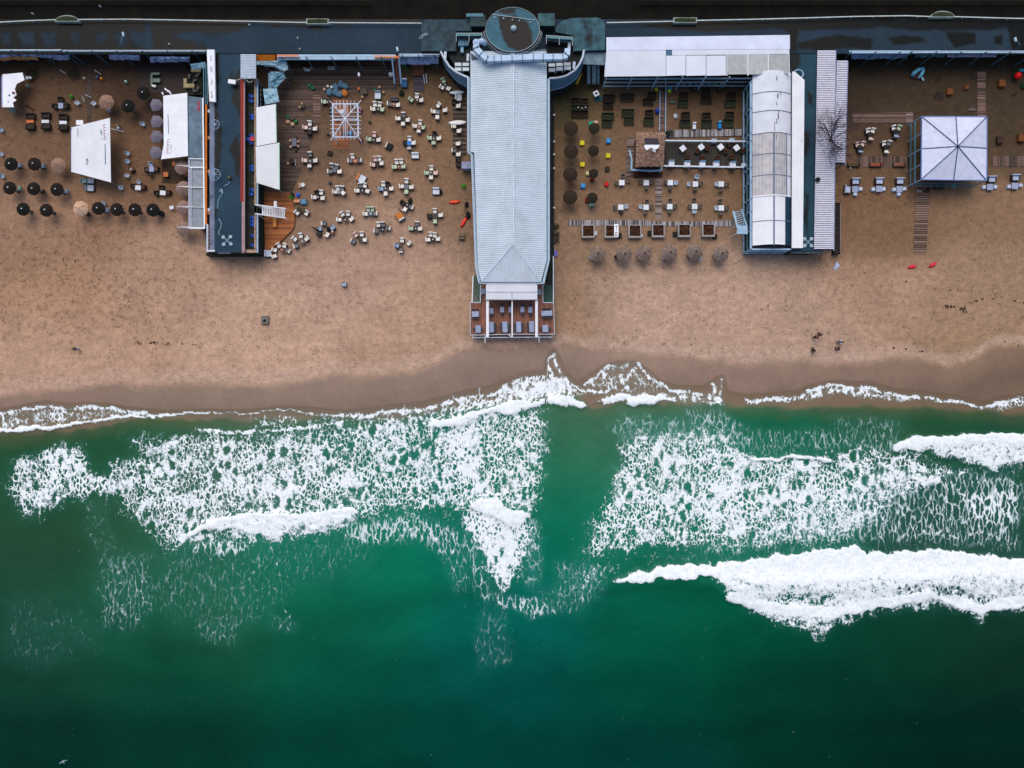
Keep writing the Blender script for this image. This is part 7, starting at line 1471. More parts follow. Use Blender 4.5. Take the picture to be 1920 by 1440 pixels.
# planter fire-boxes
soil2=mat('dry_brown_stems',C(84,52,34),.95,.6,6,dirt=(C(150,120,90),5,.56))
for i,(x,y,k)in enumerate([(1103,433.5,''),(1146,433.5,'w'),(1190.5,433.5,''),(1234.5,432.5,''),(1283.5,432,''),(1328.5,431.5,'')]):
 r=thing('square_planter',['square planter of dark stems with a white flap at its right, first of six','square planter carrying the white lettered board, second of six','square planter, third of six, with a white scrap at its lower right','square planter, fourth of six, joined to a small black hole box','square planter, fifth of six, black box at its lower left','square planter, rightmost of six, black box at its lower right'][i],'planter',W(x,y,0),group='square planters');h=.75
 q=MB();s_0=12.2;q.wb(x-s_0,y-s_0,x-s_0+2.6,y+s_0,0,h);q.wb(x+s_0-2.2,y-s_0,x+s_0,y+s_0,0,h);q.wb(x-s_0+2.7,y-s_0,x+s_0-2.3,y-s_0+1.8,0,h-.01);q.wb(x-s_0+2.7,y+s_0-3.4,x+s_0-2.3,y+s_0,0,h-.01)
 each(q,'side_board',mat('whitewashed_wood',C(158,152,150),.8,.25,2.5,dirt=(C(96,76,62),2.5,.58)),r)
 q=MB();q.wb(x-s_0+2.7,y-s_0+2,x+s_0-2.3,y+s_0-3.5,0,.45,h);q.build('soil',mat('planter_soil',C(52,36,26),.95,.5,5),r)
 q=MB();p=W(x,y-.8,h);leaves(q,(p.x,p.y,.5),.68,.68,.5,170,.16);q.build('dry_stems',soil2,r)
 if k:
  q=MB();q.wb(1151.5,420,1159.8,444,.8,.86,.86);sg=q.build('sign_board',mat('sign_white',C(236,240,246),.5),r)
  for P in([(1153,424),(1158,424)],[(1155.8,424),(1155.8,428.5)],[(1155.4,429),(1155.4,433)],[(1153.6,436),(1155.6,434.6),(1157.6,436.2),(1155.6,437.4),(1153.6,436)],[(1153.2,438),(1153.2,441.5),(1158,441.5),(1157.6,439)],[(1153.2,441.5),(1156,438.5)]):scribble('black_lettering',P,.866,.07,black,sg)
for x,y,w_,d_,lb in((1117.5,437,.32,.6,'white flap right of the first square planter'),(1203,441.5,.4,.35,'white scrap at the lower right of the third square planter')):
 q=MB();p=W(x,y,.6);q.slab([(p.x-w_/2,p.y-d_/2,.6),(p.x+w_/2,p.y-d_/2,.5),(p.x+w_/2,p.y+d_/2,.55),(p.x-w_/2,p.y+d_/2,.62)],.03);tag(q.build('white_flap',offwhite),lb,'sheet')
for x,y,lb in((1218.5,436.5,'dark box with white rim left of the fourth square planter'),(1266,438.5,'black crate at the lower left of the fifth square planter'),(1341,443,'black crate at the lower right of the sixth square planter'),(1162,441,'dark teal box right of the lettered board')):
 q=MB();p=W(x,y,.4);q.rbox((p.x,p.y,.22),(.6,.66,.42),.05);tag(q.build('black_crate',mat('dark_crate',C(24,26,24),.7)),lb,'crate','dark crates at the planters')
# straw parasols with a cloth half
def halfthatch():
 r=thatch(st3,1.12)();q=MB();rr,z=1.05,2.43;n=8;vs=[(0,0,z+.03)]
 for i in range(n+1):a=R(150+95*i/n);vs.append((rr*math.cos(a),rr*math.sin(a),z-.6+.03))
 q.add(vs,[(0,i,i+1)for i in range(1,n+1)]);q.build('cloth_patch',mat('mauve_cloth',C(130,118,124),.8,.1,2,obj=True),r);q=MB();q.lathe((0,0,z),[(.15,0),(.13,.1),(.02,.13)],8);q.build('dark_cap',mat('dark_cap',C(52,42,44),.9),r);return r
for i,(x,y,rz_)in enumerate([(1121.5,475,.1),(1171.5,475.5,-.25),(1208.5,474,.0),(1257,473,.15),(1304.5,471.5,0),(1353.5,475,-.2)]):
 put('half',halfthatch,W(x,y,2.2)-Vector((0,0,2.2)),rz_,'ragged straw parasol with a grey cloth patch, %s in the row below the planters'%['first','second','third','fourth','fifth','sixth'][i],'parasol','straw parasols below the planters')
for x,y,a,lb in[(1109.5,482,30,'white-blue chair under the lower left of the first ragged straw parasol'),(1246,483,10,'white-blue chair under the lower left of the fourth ragged straw parasol'),(1311,484.5,-25,'white-blue chair below the fifth ragged straw parasol')]:
 put('slwhite',slim('white'),W(x,y,.45)-Vector((0,0,.45)),R(a),lb,'chair','white chairs')
for x,y,lb in[(1156,482,'dark chair left of the second ragged straw parasol'),(1197,482,'dark chair left of the third ragged straw parasol'),(1292,481,'dark chair left of the fifth ragged straw parasol'),(1340,481,'dark chair left of the sixth ragged straw parasol')]:
 put('slbrown',slim('dark'),W(x,y,.45)-Vector((0,0,.45)),.5,lb,'chair','dark chairs under the ragged parasols')
# mesh parasols
for i,(x,y)in enumerate([(1070.5,240.5),(1071,283.5),(1069.5,326.5),(1069,369.5)]):put('bigmesh',parasol(brc,1.08,14,2.3,False,.985),W(x,y,2.0)-Vector((0,0,2.0)),i,'big brown mesh parasol in the column beside the ribbed roof, %s from top'%nn[i],'parasol','big brown mesh parasols')
for i,(x,y,s_1)in enumerate([(1114.5,240,1),(1113,282,1),(1113,325,1),(1110.5,371,.92)]):put('smallmesh%d'%(i==2),parasol(olc,.84,3 if i==2 else 9,2.1,False,.87 if i==2 else.96),W(x,y,1.9)-Vector((0,0,1.9)),0.5,'small dark parasol in the column right of the big mesh ones, %s from top'%nn[i],'parasol','small dark parasols')
for c,x,y,lb in[(YE,1091.5,267.7,'yellow cube pouf, upper left'),(YE,1140.6,291.5,'yellow cube pouf, rightmost'),(YE,1092.2,308,'yellow cube pouf, lowest, right of the third mesh parasol'),(CY,1141.3,263.5,'light blue cube pouf with pale rim, upper right'),(CY,1093.3,348,'light blue cube pouf with pale rim, lower left'),(RD,1137.6,345,'red pouf on open sand left of the white tables'),((120,20,20),1110.5,336,'dark red pouf peeking out below the third small dark parasol'),((120,20,24),1101.5,374,'dark red pouf at the left of the lowest small dark parasol'),((24,150,118),1108.5,231.5,'teal green pouf at the upper left of the topmost small parasol'),((200,176,150),1117.5,229.5,'cream pouf above the topmost small parasol'),((200,190,140),1102.5,324.5,'cream pouf at the left of the hexagonal small parasol'),((150,190,190),1109.5,381.5,'pale teal pouf below the lowest small dark parasol'),((44,42,38),1138.8,316,'black cube pouf above the red pouf')]:
 stool(c,x,y,lb,.68,c in(RD,)or 'peeking' in lb or 'cream' in lb,.42,'pouf','coloured poufs on the right','pouf')
for x,y in((1141.3,263.5),(1093.3,348)):
 q=MB();p=W(x,y,.43);q.rbox((p.x,p.y,.44),(.44,.44,.03),.05);tag(q.build('pouf_cushion',mat('sky_cushion',C(70,150,210),.7)),'deep blue cushion lying on the %s light blue cube pouf'%('upper right' if y<300 else 'lower left'),'cushion','blue cushions')
# dark slatted loungers
def slatlounge(w_,d_,tone=0):
 def f():
  r=thing('slatted_sofa','','sofa');m=mat('dark_slat_%d'%tone,[C(44,36,30),C(48,56,42)][tone],.9,.3,5,obj=True);q=MB();n=int(d_/.19)
  for i in range(n):y=-d_/2+(i+.5)*d_/n;q.box((0,y,.32 if y<d_*.05 else.42),(w_,d_/n*.7,.05))
  q.build('seat_slats',m,r);q=MB();q.box((0,d_/2,.55),(w_,.1,.5));q.build('backrest',m,r);q=MB();q.box((-w_/2,0,.4),(.09,d_,.2));q.box((w_/2,0,.4),(.09,d_,.2));each(q,'armrest',m,r)
  q=MB();
  for sx in(-1,1):
   for sy in(-1,1):q.box((sx*(w_/2-.08),sy*(d_/2-.1),.14),(.09,.09,.28))
  each(q,'leg',m,r);return r
 return f
SLG=[(1079,192,1.1,1.0,0,'upper left of the paired block nearest the ribbed roof'),(1095,193,1.1,1.0,0,'upper right of the paired block nearest the ribbed roof'),(1079,203,1.1,.8,1,'middle left of the paired block nearest the ribbed roof'),(1095,203.5,1.1,.8,1,'middle right of the paired block nearest the ribbed roof'),(1079,214.5,1.1,.95,0,'lower left of the paired block nearest the ribbed roof'),(1095,214.5,1.1,.95,0,'lower right of the paired block nearest the ribbed roof'),(1141,185.5,1.75,.95,0,'second column, topmost'),(1140,199,1.4,.95,0,'second column, second from top'),(1139.5,219,1.8,.9,1,'second column, third from top'),(1138,232,1.45,1.0,1,'second column, lowest'),(1175.5,184,1.85,1.0,0,'third column, topmost'),(1177,213,1.8,1.0,1,'third column, middle'),(1179,228,1.4,.95,1,'third column, lowest'),(1222,181,1.15,1.0,0,'left of the sleeper path, topmost'),(1215,192,1.5,.8,0,'left of the sleeper path, second from top'),(1217,214,1.15,.9,0,'left of the sleeper path, third from top'),(1216,229,1.4,1.1,1,'left of the sleeper path, lowest'),(1281.5,182,1.2,1.2,0,'right of the sleeper path, upper row, left pair back'),(1280,195,1.4,1.0,1,'right of the sleeper path, upper row, left pair front'),(1323.5,174,1.2,1.2,0,'right of the sleeper path, upper row, middle pair back'),(1324,188.5,1.5,1.0,0,'right of the sleeper path, upper row, middle pair front'),(1371,182.5,1.2,1.1,0,'right of the sleeper path, upper row, right pair back'),(1369,195,1.5,1.0,1,'right of the sleeper path, upper row, right pair front'),(1285,219.5,1.2,1.1,0,'right of the sleeper path, lower row, left pair back'),(1284,232.5,1.5,1.0,1,'right of the sleeper path, lower row, left pair front'),(1324,220.5,1.2,1.1,0,'right of the sleeper path, lower row, middle pair back'),(1324.5,233.5,1.5,1.1,1,'right of the sleeper path, lower row, middle pair front'),(1368,218.5,1.2,1.1,0,'right of the sleeper path, lower row, right pair back'),(1365,232,1.5,1.1,1,'right of the sleeper path, lower row, right pair front')]
for x,y,w_,d_,t_,lb in SLG:put('sl%.2f%.2f%d'%(w_,d_,t_),slatlounge(w_,d_,t_),W(x,y,.35)-Vector((0,0,.35)),random.uniform(-.03,.03),'dark slatted sofa, '+lb,'sofa','dark slatted sofas')
for x,y in((1084,201),(1091.5,202.5),(1098,201)):put('ash',ashtray,W(x,y,.5),0,'white ashtray on the dark paired sofas, %s of three'%('left' if x<1085 else 'middle' if x<1095 else 'right'),'ashtray','ashtrays on the sofas')
put('tilt',table('white',.78,.78,.9),W(1118,175,.9)-Vector((0,0,.9)),R(28),'white tilted square table with dark blue crest near the service ramp','table');q=MB();p=W(1118,175,.93);q.lathe((p.x,p.y,.91),[(.2,0),(.18,.05),(.05,.07)],10);tag(q.build('navy_bowl',mat('navy',C(24,40,84),.5)),'dark blue bowl on the tilted white square table','bowl')
q=MB();q.slab([W(1115,181,.12),W(1128,180,.12),W(1129,190,.12),W(1115,190,.12)],.06);tag(q.build('teal_mat',mat('teal_mat',C(38,76,88),.8)),'dark teal mat below the tilted white square table','mat')
for c,x,y,s_1,lb in[((180,200,40),1231,167,.6,'yellow-green ball left of the sleeper path\'s top'),((180,200,40),1255.5,170,.6,'yellow-green ball right of the sleeper path\'s top'),((20,130,160),1256.5,164.5,.7,'teal ball touching a yellow-green ball'),((46,70,160),1232.5,207.5,.75,'blue ball left of the sleeper path\'s middle'),((40,44,34),1302,166,.9,'dark round pot below the blue pergola, left of two'),((40,44,34),1350,167,.9,'dark round pot below the blue pergola, right of two')]:
 q=MB();p=W(x,y,.4);q.lathe((p.x,p.y,0),[(s_1*.3,0),(s_1*.5,s_1*.35),(s_1*.42,s_1*.75),(.03,s_1*.95)],14);tag(q.build('ball' if c[0]!=40 or c[1]!=44 else 'plant_pot',mat('ball_%d'%c[1],C(*c),.5,.15,3),smooth=True),lb,'ball' if 'ball' in lb else 'pot','balls and pots by the sleeper path')
put('wlng',daybed((214,218,226),(206,212,222),.5,1.0),W(1301.5,236.5,.3)-Vector((0,0,.3)),0,'white narrow lounger above the grey board walk','lounger');put('blng',daybed((20,130,196),(90,170,210),.5,1.1),W(1349,235,.3)-Vector((0,0,.3)),0,'bright blue narrow lounger above the grey board walk','lounger')
q=MB();p=W(1267.5,217,.3);q.lathe((p.x,p.y,0),[(.3,0),(.34,.2),(.2,.26),(.04,.27)],14,.03,1.25);tag(q.build('grey_basin',steel),'round grey metal basin right of the sleeper path','basin');q=MB();q.slab([W(1256,189,.3),W(1268,190,.3),W(1264,194,.2),W(1257,193,.25)],.03);tag(q.build('teal_cloth',mat('teal_cloth',C(80,110,100),.9)),'faded teal cloth on the sand above the grey basin','cloth')
plant(1253.5,251,.5,'dark green plant growing through the left end of the grey board walk',dg,z=.1)
# white tables with clear chairs
g3='white tables and clear chairs'
for desc,tx,ty,chs in[('of the upper row, first from left',1166,342.3,[(1156.5,343.5,W_,'clear'),(1168,331,N_,'clear'),(1177,339,E_,'clear')]),('of the upper row, second from left',1212,342.5,[(1201,341.5,W_,'clear'),(1222,342,E_,'clear'),(1212,352.5,S_,'clear')]),('of the upper row, third from left',1257,342.3,[(1249,342.5,W_,'clear'),(1266.5,342.8,E_,'white'),(1256,353,S_,'clear')]),('of the upper row, fourth from left',1304,345,[(1306,332.5,70,'white'),(1291.5,345.5,W_,'white'),(1313.5,344,E_,'clear'),(1303.5,354.5,S_,'clear')]),('of the upper row, fifth from left',1352.5,345,[(1343.5,345.5,W_,'white'),(1362,346,E_,'clear'),(1351.5,357,S_,'clear')]),('of the lower row, first from left',1164,388.5,[(1153.5,389,W_,'clear'),(1173.5,387.5,10,'white'),(1164.5,397,S_,'brown')]),('of the lower row, second from left',1211.5,388.5,[(1201.5,388,W_,'white'),(1221,388,E_,'clear'),(1213,379,N_,'clear'),(1209.5,399,S_,'clear')]),('of the lower row, third from left',1256,387.3,[(1247,387,W_,'clear'),(1265.5,387,E_,'clear'),(1256.5,377.5,N_,'clear'),(1255.5,397.5,S_,'clear')]),('of the lower row, fourth from left',1302.5,387,[(1293,387.5,W_,'clear'),(1312,387,E_,'clear'),(1301.5,376.5,N_,'clear'),(1301.5,397,S_,'white')]),('of the lower row, fifth from left',1352.5,390,[(1343,390.5,W_,'white'),(1362,390,E_,'clear'),(1350,378,N_,'clear'),(1351.5,401,S_,'clear')])]:
 cluster(desc,tx,ty,'white',chs,g3,False,0,.82,False,'slim')
# ================================================================ FAR RIGHT BEACH BAR
pv=thing('square_pavilion','square white tent pavilion with eight seams and blue side posts','pavilion',W(1785,280,0));vz=3.4
CR=[(1728,218.5),(1850,219),(1849.5,338.5),(1727,337)];hubp=W(1796,274.5,vz+1.5);q=MB();mids=[(1792,219),(1850,278),(1788,337.5),(1727.5,279)]
ring=[W(*CR[0],vz),W(*mids[0],vz+.05),W(*CR[1],vz),W(*mids[1],vz+.05),W(*CR[2],vz),W(*mids[2],vz+.05),W(*CR[3],vz),W(*mids[3],vz+.05)]
for i in range(8):q=MB();q.slab([hubp,ring[i],ring[(i+1)%8]],.04);q.build('canvas_panel',mat('tent_canvas',C(204,210,232),.75,.08,1.2),pv)
q=MB()
for p in ring:q.bar(hubp+Vector((0,0,.03)),p+Vector((0,0,.03)),.14,.04)
each(q,'seam',mat('seam_blue',C(70,92,128),.7,.2,3),pv)
q=MB()
for i in range(0,8,2):q.bar(ring[i],ring[(i+2)%8],.08,.25)
each(q,'valance',mat('valance_blue',C(120,146,196),.7),pv)
q=MB();q.lathe(tuple(hubp),[(.16,0),(.12,.15),(.02,.2)],8);q.build('finial',darksteel,pv)
q=MB()
for x,y in CR+[(1727.5,279),(1727.5,250),(1727.5,308)]:p=W(x,y,vz);q.bar(p,(p.x,p.y,0),.12)
each(q,'post',paleblue,pv)
q=MB()
for z in(.9,2.0):a_,b_=W(1727.5,221,vz),W(1727,336,vz);q.bar((a_.x-.1,a_.y,z),(b_.x-.1,b_.y,z),.16 if z>1 else.12,.12)
a_,b_=W(1727,337,vz),W(1849,338,vz);q.bar((a_.x,a_.y-.2,1.0),(b_.x,b_.y-.2,1.0),.14,.1);q.bar((a_.x,a_.y-.2,2.2),(b_.x,b_.y-.2,2.2),.1,.08)
each(q,'side_rail',teal,pv)
q=MB();q.wb(1733,226,1846,334,0,.25,.25);q.build('floor',mat('dark_tent_floor',C(44,38,34),.9),pv)
floor_([(1598,212),(1712,210),(1712,231),(1600,231)],'weathered plank path left of the tent, upper one, boards lying level',pinkwoodY,z=.05);floor_([(1610,293),(1712,293),(1710,313),(1606,313)],'weathered plank path left of the tent, lower one, boards upright',pinkwoodX,z=.05)
floor_([(1833,134),(1848,134),(1848,218),(1833,218)],'faint sleeper path above the tent\'s right corner',pinkwoodY,z=.04);floor_([(1860,292),(2100,292),(2100,312),(1860,312)],'weathered plank path right of the tent running out of frame',pinkwoodX,z=.05)
floor_([(1716,364),(1743,364),(1741,400),(1737,476),(1712.5,476),(1716,400)],'upright weathered sleeper path below the tent towards the sea',planks('pale_pink_sleepers',C(146,116,104),C(92,70,54),.34,'Y',.4,var=.7),z=.05)
floor_([(1699,212),(1712,211),(1712,230),(1699,230)],'small pale pallet at the right end of the upper plank path',greywoodY,z=.1);floor_([(1756,170),(1770,172),(1768,190),(1750,186)],'dark mat on the sand left of the orange crates',mat('dim_mat',C(50,40,38),.9))
floor_([(1816,200),(1829,200),(1829,208),(1816,208)],'tiny pale pallet just above the tent',greywoodY,z=.1)
for desc,tx,ty,chs in[('upper left of four left of the tent',1631.5,252,[(1627,246,105,'cream'),(1636,245.5,75,'cream'),(1632,258.5,S_,'pink')]),('highest of four left of the tent',1679.5,246.5,[(1675.3,240.5,105,'cream'),(1685,240.5,75,'green'),(1680,253.5,S_,'blue')]),('lower left of four left of the tent',1612.5,276.5,[(1607.5,271.5,105,'pink'),(1617,270.5,75,'pink'),(1613,282,S_,'blue')]),('lower right of four left of the tent',1661.5,276,[(1657,270,105,'cream'),(1666.5,269,75,'grey'),(1661.8,283,S_,'cream')])]:
 cluster(desc,tx,ty,'black',chs,'dim tables left of the tent',False,0,.7)
def setg(sx,sy,tx,ty,extra,nm_):
 put('wsofa',sofa('wh',(176,188,212),1.25,.95),W(sx,sy,.4)-Vector((0,0,.4)),0,'pale blue-white sofa of the %s seating set'%nm_,'sofa','pale lounge sets near the tent')
 put('wtab',table('lilac',.92,.92,.5),W(tx,ty,.5)-Vector((0,0,.5)),0,'pale square table of the %s seating set'%nm_,'table','pale lounge sets near the tent - tables')
 for(x,y,s_)in extra:o=stool((186,200,224),x,y,'pale square pouf %s the table of the %s seating set'%(s_,nm_),.52,False,.42,'pouf','pale poufs near the tent','pouf',random.uniform(-.2,.2))
setg(1604,340,1603.7,354.5,[(1614,353.8,'right of'),(1604,363.5,'below')],'first pale');setg(1648.5,339.5,1648.7,354,[(1638,354.5,'left of'),(1657.5,354,'right of')],'second pale');setg(1687.3,339.5,1687,354.5,[(1677,355,'left of'),(1696.5,353.5,'right of'),(1686,363.5,'below')],'third pale')
setg(1859.5,336,1856.5,350.5,[(1845.5,350.5,'left of'),(1867,350,'right of')],'fourth pale');setg(1904,333,1903.5,348.5,[(1893,349.5,'left of'),(1914.5,347,'right of')],'fifth pale')
put('wsofa',sofa('wh',(176,188,212),1.25,.95),W(1588.8,355.5,.4)-Vector((0,0,.4)),R(84),'pale blue-grey sofa standing sideways at the left of the first seating set','sofa','pale lounge sets near the tent')
def crate(s):
 def f():
  r=thing('orange_crate','','crate');m=mat('orange_crate_wood',C(116,70,38),.85,.15,4,obj=True);q=MB();q.rbox((0,0,s*.3),(s,s*1.05,s*.55),.04);q.build('box',m,r);q=MB()
  for x in(-.3,0,.3):q.box((x*s,0,s*.6),(s*.24,s*1.0,.03))
  q.build('lid_slats',m,r);return r
 return f
for x,y,s_1,lb in[(1780.3,172.3,.85,'orange-brown crate above the tent, left of three'),(1812.6,163.4,.6,'orange-brown crate above the tent, smallest, middle of three'),(1877.5,156.8,.95,'orange-brown crate above the tent, right of three'),(1914.5,259.5,1.0,'orange-brown crate at the right frame edge')]:put('crt%.2f'%s_1,crate(s_1),W(x,y,.3)-Vector((0,0,.3)),0,lb,'crate','orange-brown crates')
for x,y,c,lb in[(1642,309,(142,76,54),'rust lounger on the lower plank path, middle of three'),(1686,309,(128,82,66),'rust lounger on the lower plank path, right of three'),(1601,309,(88,72,44),'olive lounger on the lower plank path, left of three')]:
 put('rl%d'%c[0],daybed(c,tuple(int(q_*.8)for q_ in c),.5,1.7),W(x,y,.3)-Vector((0,0,.3)),R(-90),lb,'lounger','flat loungers on the lower plank path')
sb=thing('pedal_boat','turquoise and white pointed boat lying dark-bottomed on the sand, upper right','boat',W(1722,138,0));q=MB();q.tube([W(1709.5,144,.3),W(1714,137,.45),W(1722,130.5,.5),W(1732,127,.45)],[.28,.34,.3,.14],8);q.tube([W(1732,127.5,.45),W(1731,134,.45),W(1727,141,.4),W(1721,147,.3)],[.14,.24,.24,.16],8);each(q,'hull_side',mat('turquoise_white',C(110,186,214),.4,.4,.9),sb,smooth=True)
q=MB();q.slab([W(1712,146,.25),W(1729,132,.3),W(1727,139,.3),W(1719,149,.25)],.06);q.build('floor',mat('maroon_floor',C(72,30,30),.8),sb);q=MB();q.bar(W(1728,145,.4),W(1732,151,.3),.22,.08);q.build('ladder',mat('pale_ladder',C(150,190,200),.5),sb)
q=MB();p=W(1908.5,142,.8);q.lathe((p.x,p.y,.4),[(.2,0),(.52,.3),(.5,.6),(.25,.85),(.02,.92)],18);tag(q.build('red_ball',mat('glossy_red',C(206,16,24),.25,.05,1),smooth=True),'shiny red ball on a dark green plant near the right frame edge','ball')
plant(1904,137,.7,'dark green bush behind the shiny red ball',mat('deep_leaf',C(24,70,34),.8,.4,4,obj=True),h=.5);plant(1917,161,.5,'green bush at the right frame edge below the shiny red ball',mat('deep_leaf',C(24,70,34)),h=.5)
q=MB();p=W(1917,131,.5);q.rbox((p.x,p.y,.4),(.9,.4,.3),.12);tag(q.build('turquoise_tube',mat('turquoise',C(40,140,160),.4)),'turquoise roll at the right frame edge above the shiny red ball','roll')
for x,y,lb in[(1758,150,'short dark log right of the pointed boat'),(1756,178,'dark log below another dark log right of the pointed boat'),(1903,176,'dark slanted log below the rightmost orange crate\'s level')]:
 q=MB();q.tube([W(x-4,y+3,.08),W(x+4,y-3,.08)],.09,6);tag(q.build('dark_log',mat('dark_log',C(44,32,24),.9)),lb,'log','dark logs')
for x,y,w_,d_,c,lb in[(1762,349,1.5,.9,(48,52,44),'dark green bench below the tent, left one'),(1790,348,.5,.5,(90,160,160),'teal stool below the tent'),(1735,352,1.4,.6,(104,72,60),'reddish bench below the tent\'s lower left corner'),(1740,356,.6,.6,(56,50,44),'dark lump below the reddish bench'),(1876,262,.9,1.1,(60,42,34),'dark red-brown crate right of the tent'),(1595,315,.2,.2,(190,190,180),'small white lamp at the foot of the short slatted roof')]:
 q=MB();p=W(x,y,.4);q.rbox((p.x,p.y,.22),(w_,d_,.42),.08);tag(q.build('bench' if 'bench' in lb else 'block',mat('bench_%d_%d'%c[:2],C(*c),.8,.15,3)),lb,lb.split(' ')[2 if 'dark green' in lb else 1]if 'bench' in lb else 'box')
hoop=MB();hoop.tube([W(1724+4*math.cos(a),362-5*abs(math.sin(a)),.3+.6*abs(math.sin(a)))for a in np.linspace(.3,math.pi+1.2,10)],.05,6);tag(hoop.build('bent_hoop',offwhite),'white bent hoop at the head of the upright sleeper path','hoop')
tw=MB();tw.slab([W(1562,503,.1),W(1566,497,.2),W(1568,490,.12),W(1575,498,.1),W(1571,503,.15),W(1567,507,.08)],.04);tag(tw.build('white_towel',mat('striped_towel',C(170,182,210),.8,.3,6)),'crumpled white and blue towel on open sand right of the barrel roof','towel')
# side strip of plants along the right wall
for i,(x,y)in enumerate([(1042,425),(1044,440),(1043,452)]):plant(x,y,.5,['sparse dark weed at the right wall, upper of three','sparse dark weed at the right wall, middle of three','sparse dark weed at the right wall, lowest, above the purple skirt'][i],dg,h=.3,n=45)
def wastuff():
 q=MB();rr=random.Random(4)
 for(xa,ya,xb,yb,n,sp)in[(250,641,375,649,60,4),(430,646,490,650,10,3),(1770,573,1812,579,45,3),(1800,580,1812,585,12,2),(1818,568,1845,560,14,2),(1895,562,1920,570,10,3),(1440,570,1560,640,14,14),(1630,648,1730,658,20,5),(1100,640,1300,646,14,4),(860,655,880,662,6,3),(1600,520,1900,560,26,14),(60,480,260,560,40,30),(1880,640,1915,648,6,4)]:
  for i in range(n*6//10):
   t_=rr.random();x=xa+(xb-xa)*t_+rr.gauss(0,sp*.5);y=ya+(yb-ya)*t_+rr.gauss(0,sp*.4);p=W(x,y,.07);a=rr.uniform(0,3.14);L=rr.uniform(.05,.16)
   q.box((p.x,p.y,.06),(L*1.8,L*.8,.05),a)
 return q.build('seaweed',mat('dry_seaweed',C(48,32,24),.9))
tag(wastuff(),'thin broken lines of dark dried seaweed on the open sand','seaweed',kind='stuff')
# ================================================================ PEOPLE
def skinbody(name,joints,edges,m,parent=None):
 me=bpy.data.meshes.new(name);me.from_pydata([j[0]for j in joints],edges,[]);me.update();me.materials.append(m);o=bpy.data.objects.new(name,me);COL.objects.link(o)
 md=o.modifiers.new('skin','SKIN');sk=me.skin_vertices[0].data if me.skin_vertices else None
 if sk is None:bpy.context.view_layer.update()
 sk=me.skin_vertices[0].data
 for i,j in enumerate(joints):sk[i].radius=(j[1],j[2]if len(j)>2 else j[1])
 sk[0].use_root=True;sb_=o.modifiers.new('sub','SUBSURF');sb_.levels=1;sb_.render_levels=1
 if parent:o.parent=parent
 return o
def person(loc,rz,lb,top,legs,skin=(176,130,104),hair=(36,28,24),pose='stand'):
 """one continuous body; clothes and hair are its children"""
 sm_=mat('skin_%d'%skin[0],C(*skin),.6);r=thing('person',lb,'person',loc,rz,'people on the beach')
 st_=pose=='stand'
 J=[((0,0,.95),.12,.10),((0,0,1.2),.12,.10),((0,0,1.40),.15,.09),((0,0,1.50),.055),((0,.01,1.56),.06),((0,.02,1.66),.095,.10),((0,.02,1.75),.075),((.19,0,1.41),.055),((.25,-.02,1.14),.042),((.24,.10,.93),.032),((.24,.13,.86),.035,.02),((-.19,0,1.41),.055),((-.25,-.02,1.14),.042),((-.22,.12,.95),.032),((-.21,.15,.88),.035,.02),((.10,0,.86),.09),((.11,.10,.50),.062),((.11,.02,.09),.042),((.11,.16,.04),.04,.03),((-.10,0,.86),.09),((-.11,-.02,.48),.062),((-.11,-.16,.10),.042),((-.11,-.04,.04),.04,.03)]
 Ed=[(0,1),(1,2),(2,3),(3,4),(4,5),(5,6),(2,7),(7,8),(8,9),(9,10),(2,11),(11,12),(12,13),(13,14),(0,15),(15,16),(16,17),(17,18),(0,19),(19,20),(20,21),(21,22)]
 tilt=Matrix.Identity(4)
 if pose=='lie':tilt=Matrix.Translation((0,-.9,.14))@Matrix.Rotation(R(-90),4,'X')
 if pose=='sit':
  def f(p):return p
  J=[((0,0,.18),.13,.12),((0,-.03,.42),.12,.10),((0,.0,.60),.15,.09),((0,.04,.70),.055),((0,.05,.76),.06),((0,.07,.86),.095,.1),((0,.07,.95),.075),((.19,0,.60),.055),((.26,.12,.38),.042),((.18,.34,.40),.032),((.14,.42,.42),.035,.02),((-.19,0,.60),.055),((-.26,.12,.38),.042),((-.18,.34,.40),.032),((-.14,.42,.42),.035,.02),((.11,.1,.16),.09),((.13,.46,.46),.062),((.13,.66,.09),.042),((.13,.82,.05),.04,.03),((-.11,.1,.16),.09),((-.13,.46,.46),.062),((-.13,.66,.09),.042),((-.13,.82,.05),.04,.03)]
 J=[(tuple(tilt@Vector(j[0])),)+j[1:]for j in J]
 skinbody('body',J,Ed,sm_,r)
 def grown(idx,k,nm,m):
  mp={a:i for i,a in enumerate(idx)};jj=[(J[a][0],J[a][1]*k+.012,(J[a][2]if len(J[a])>2 else J[a][1])*k+.012)for a in idx];ee=[(mp[a],mp[b])for a,b in Ed if a in mp and b in mp];skinbody(nm,jj,ee,m,r)
 if top:grown([1,2,7,8,9,11,12,13,0],1.18,'jacket',mat('cloth_%d_%d_%d'%top,C(*top),.85,.1,4))
 if legs:grown([0,15,16,17,19,20,21],1.15,'trousers' if pose!='lie' else 'skirt',mat('cloth_%d_%d_%d'%legs,C(*legs),.85,.1,4))
 q=MB();h=Vector(J[5][0]);q.lathe((h.x,h.y-(.02 if pose!='lie' else 0),h.z+(.0 if pose!='lie' else-.02)),[(.105,-.02),(.115,.04),(.095,.11),(.03,.145)],12);q.build('hair',mat('hair_%d'%hair[0],C(*hair),.8),r,world=False,smooth=True)
 return r
person(W(149,655,0),R(100),'person in a black jacket and pale blue trousers standing on the left beach',(20,20,26),(120,142,176))
person(W(1524.5,633,0),R(-60),'person in black, left of two close together on the right beach',(18,14,12),(24,20,20));person(W(1532,628,0),R(-70),'person in black, right of two close together on the right beach',(22,18,12),(26,22,20))
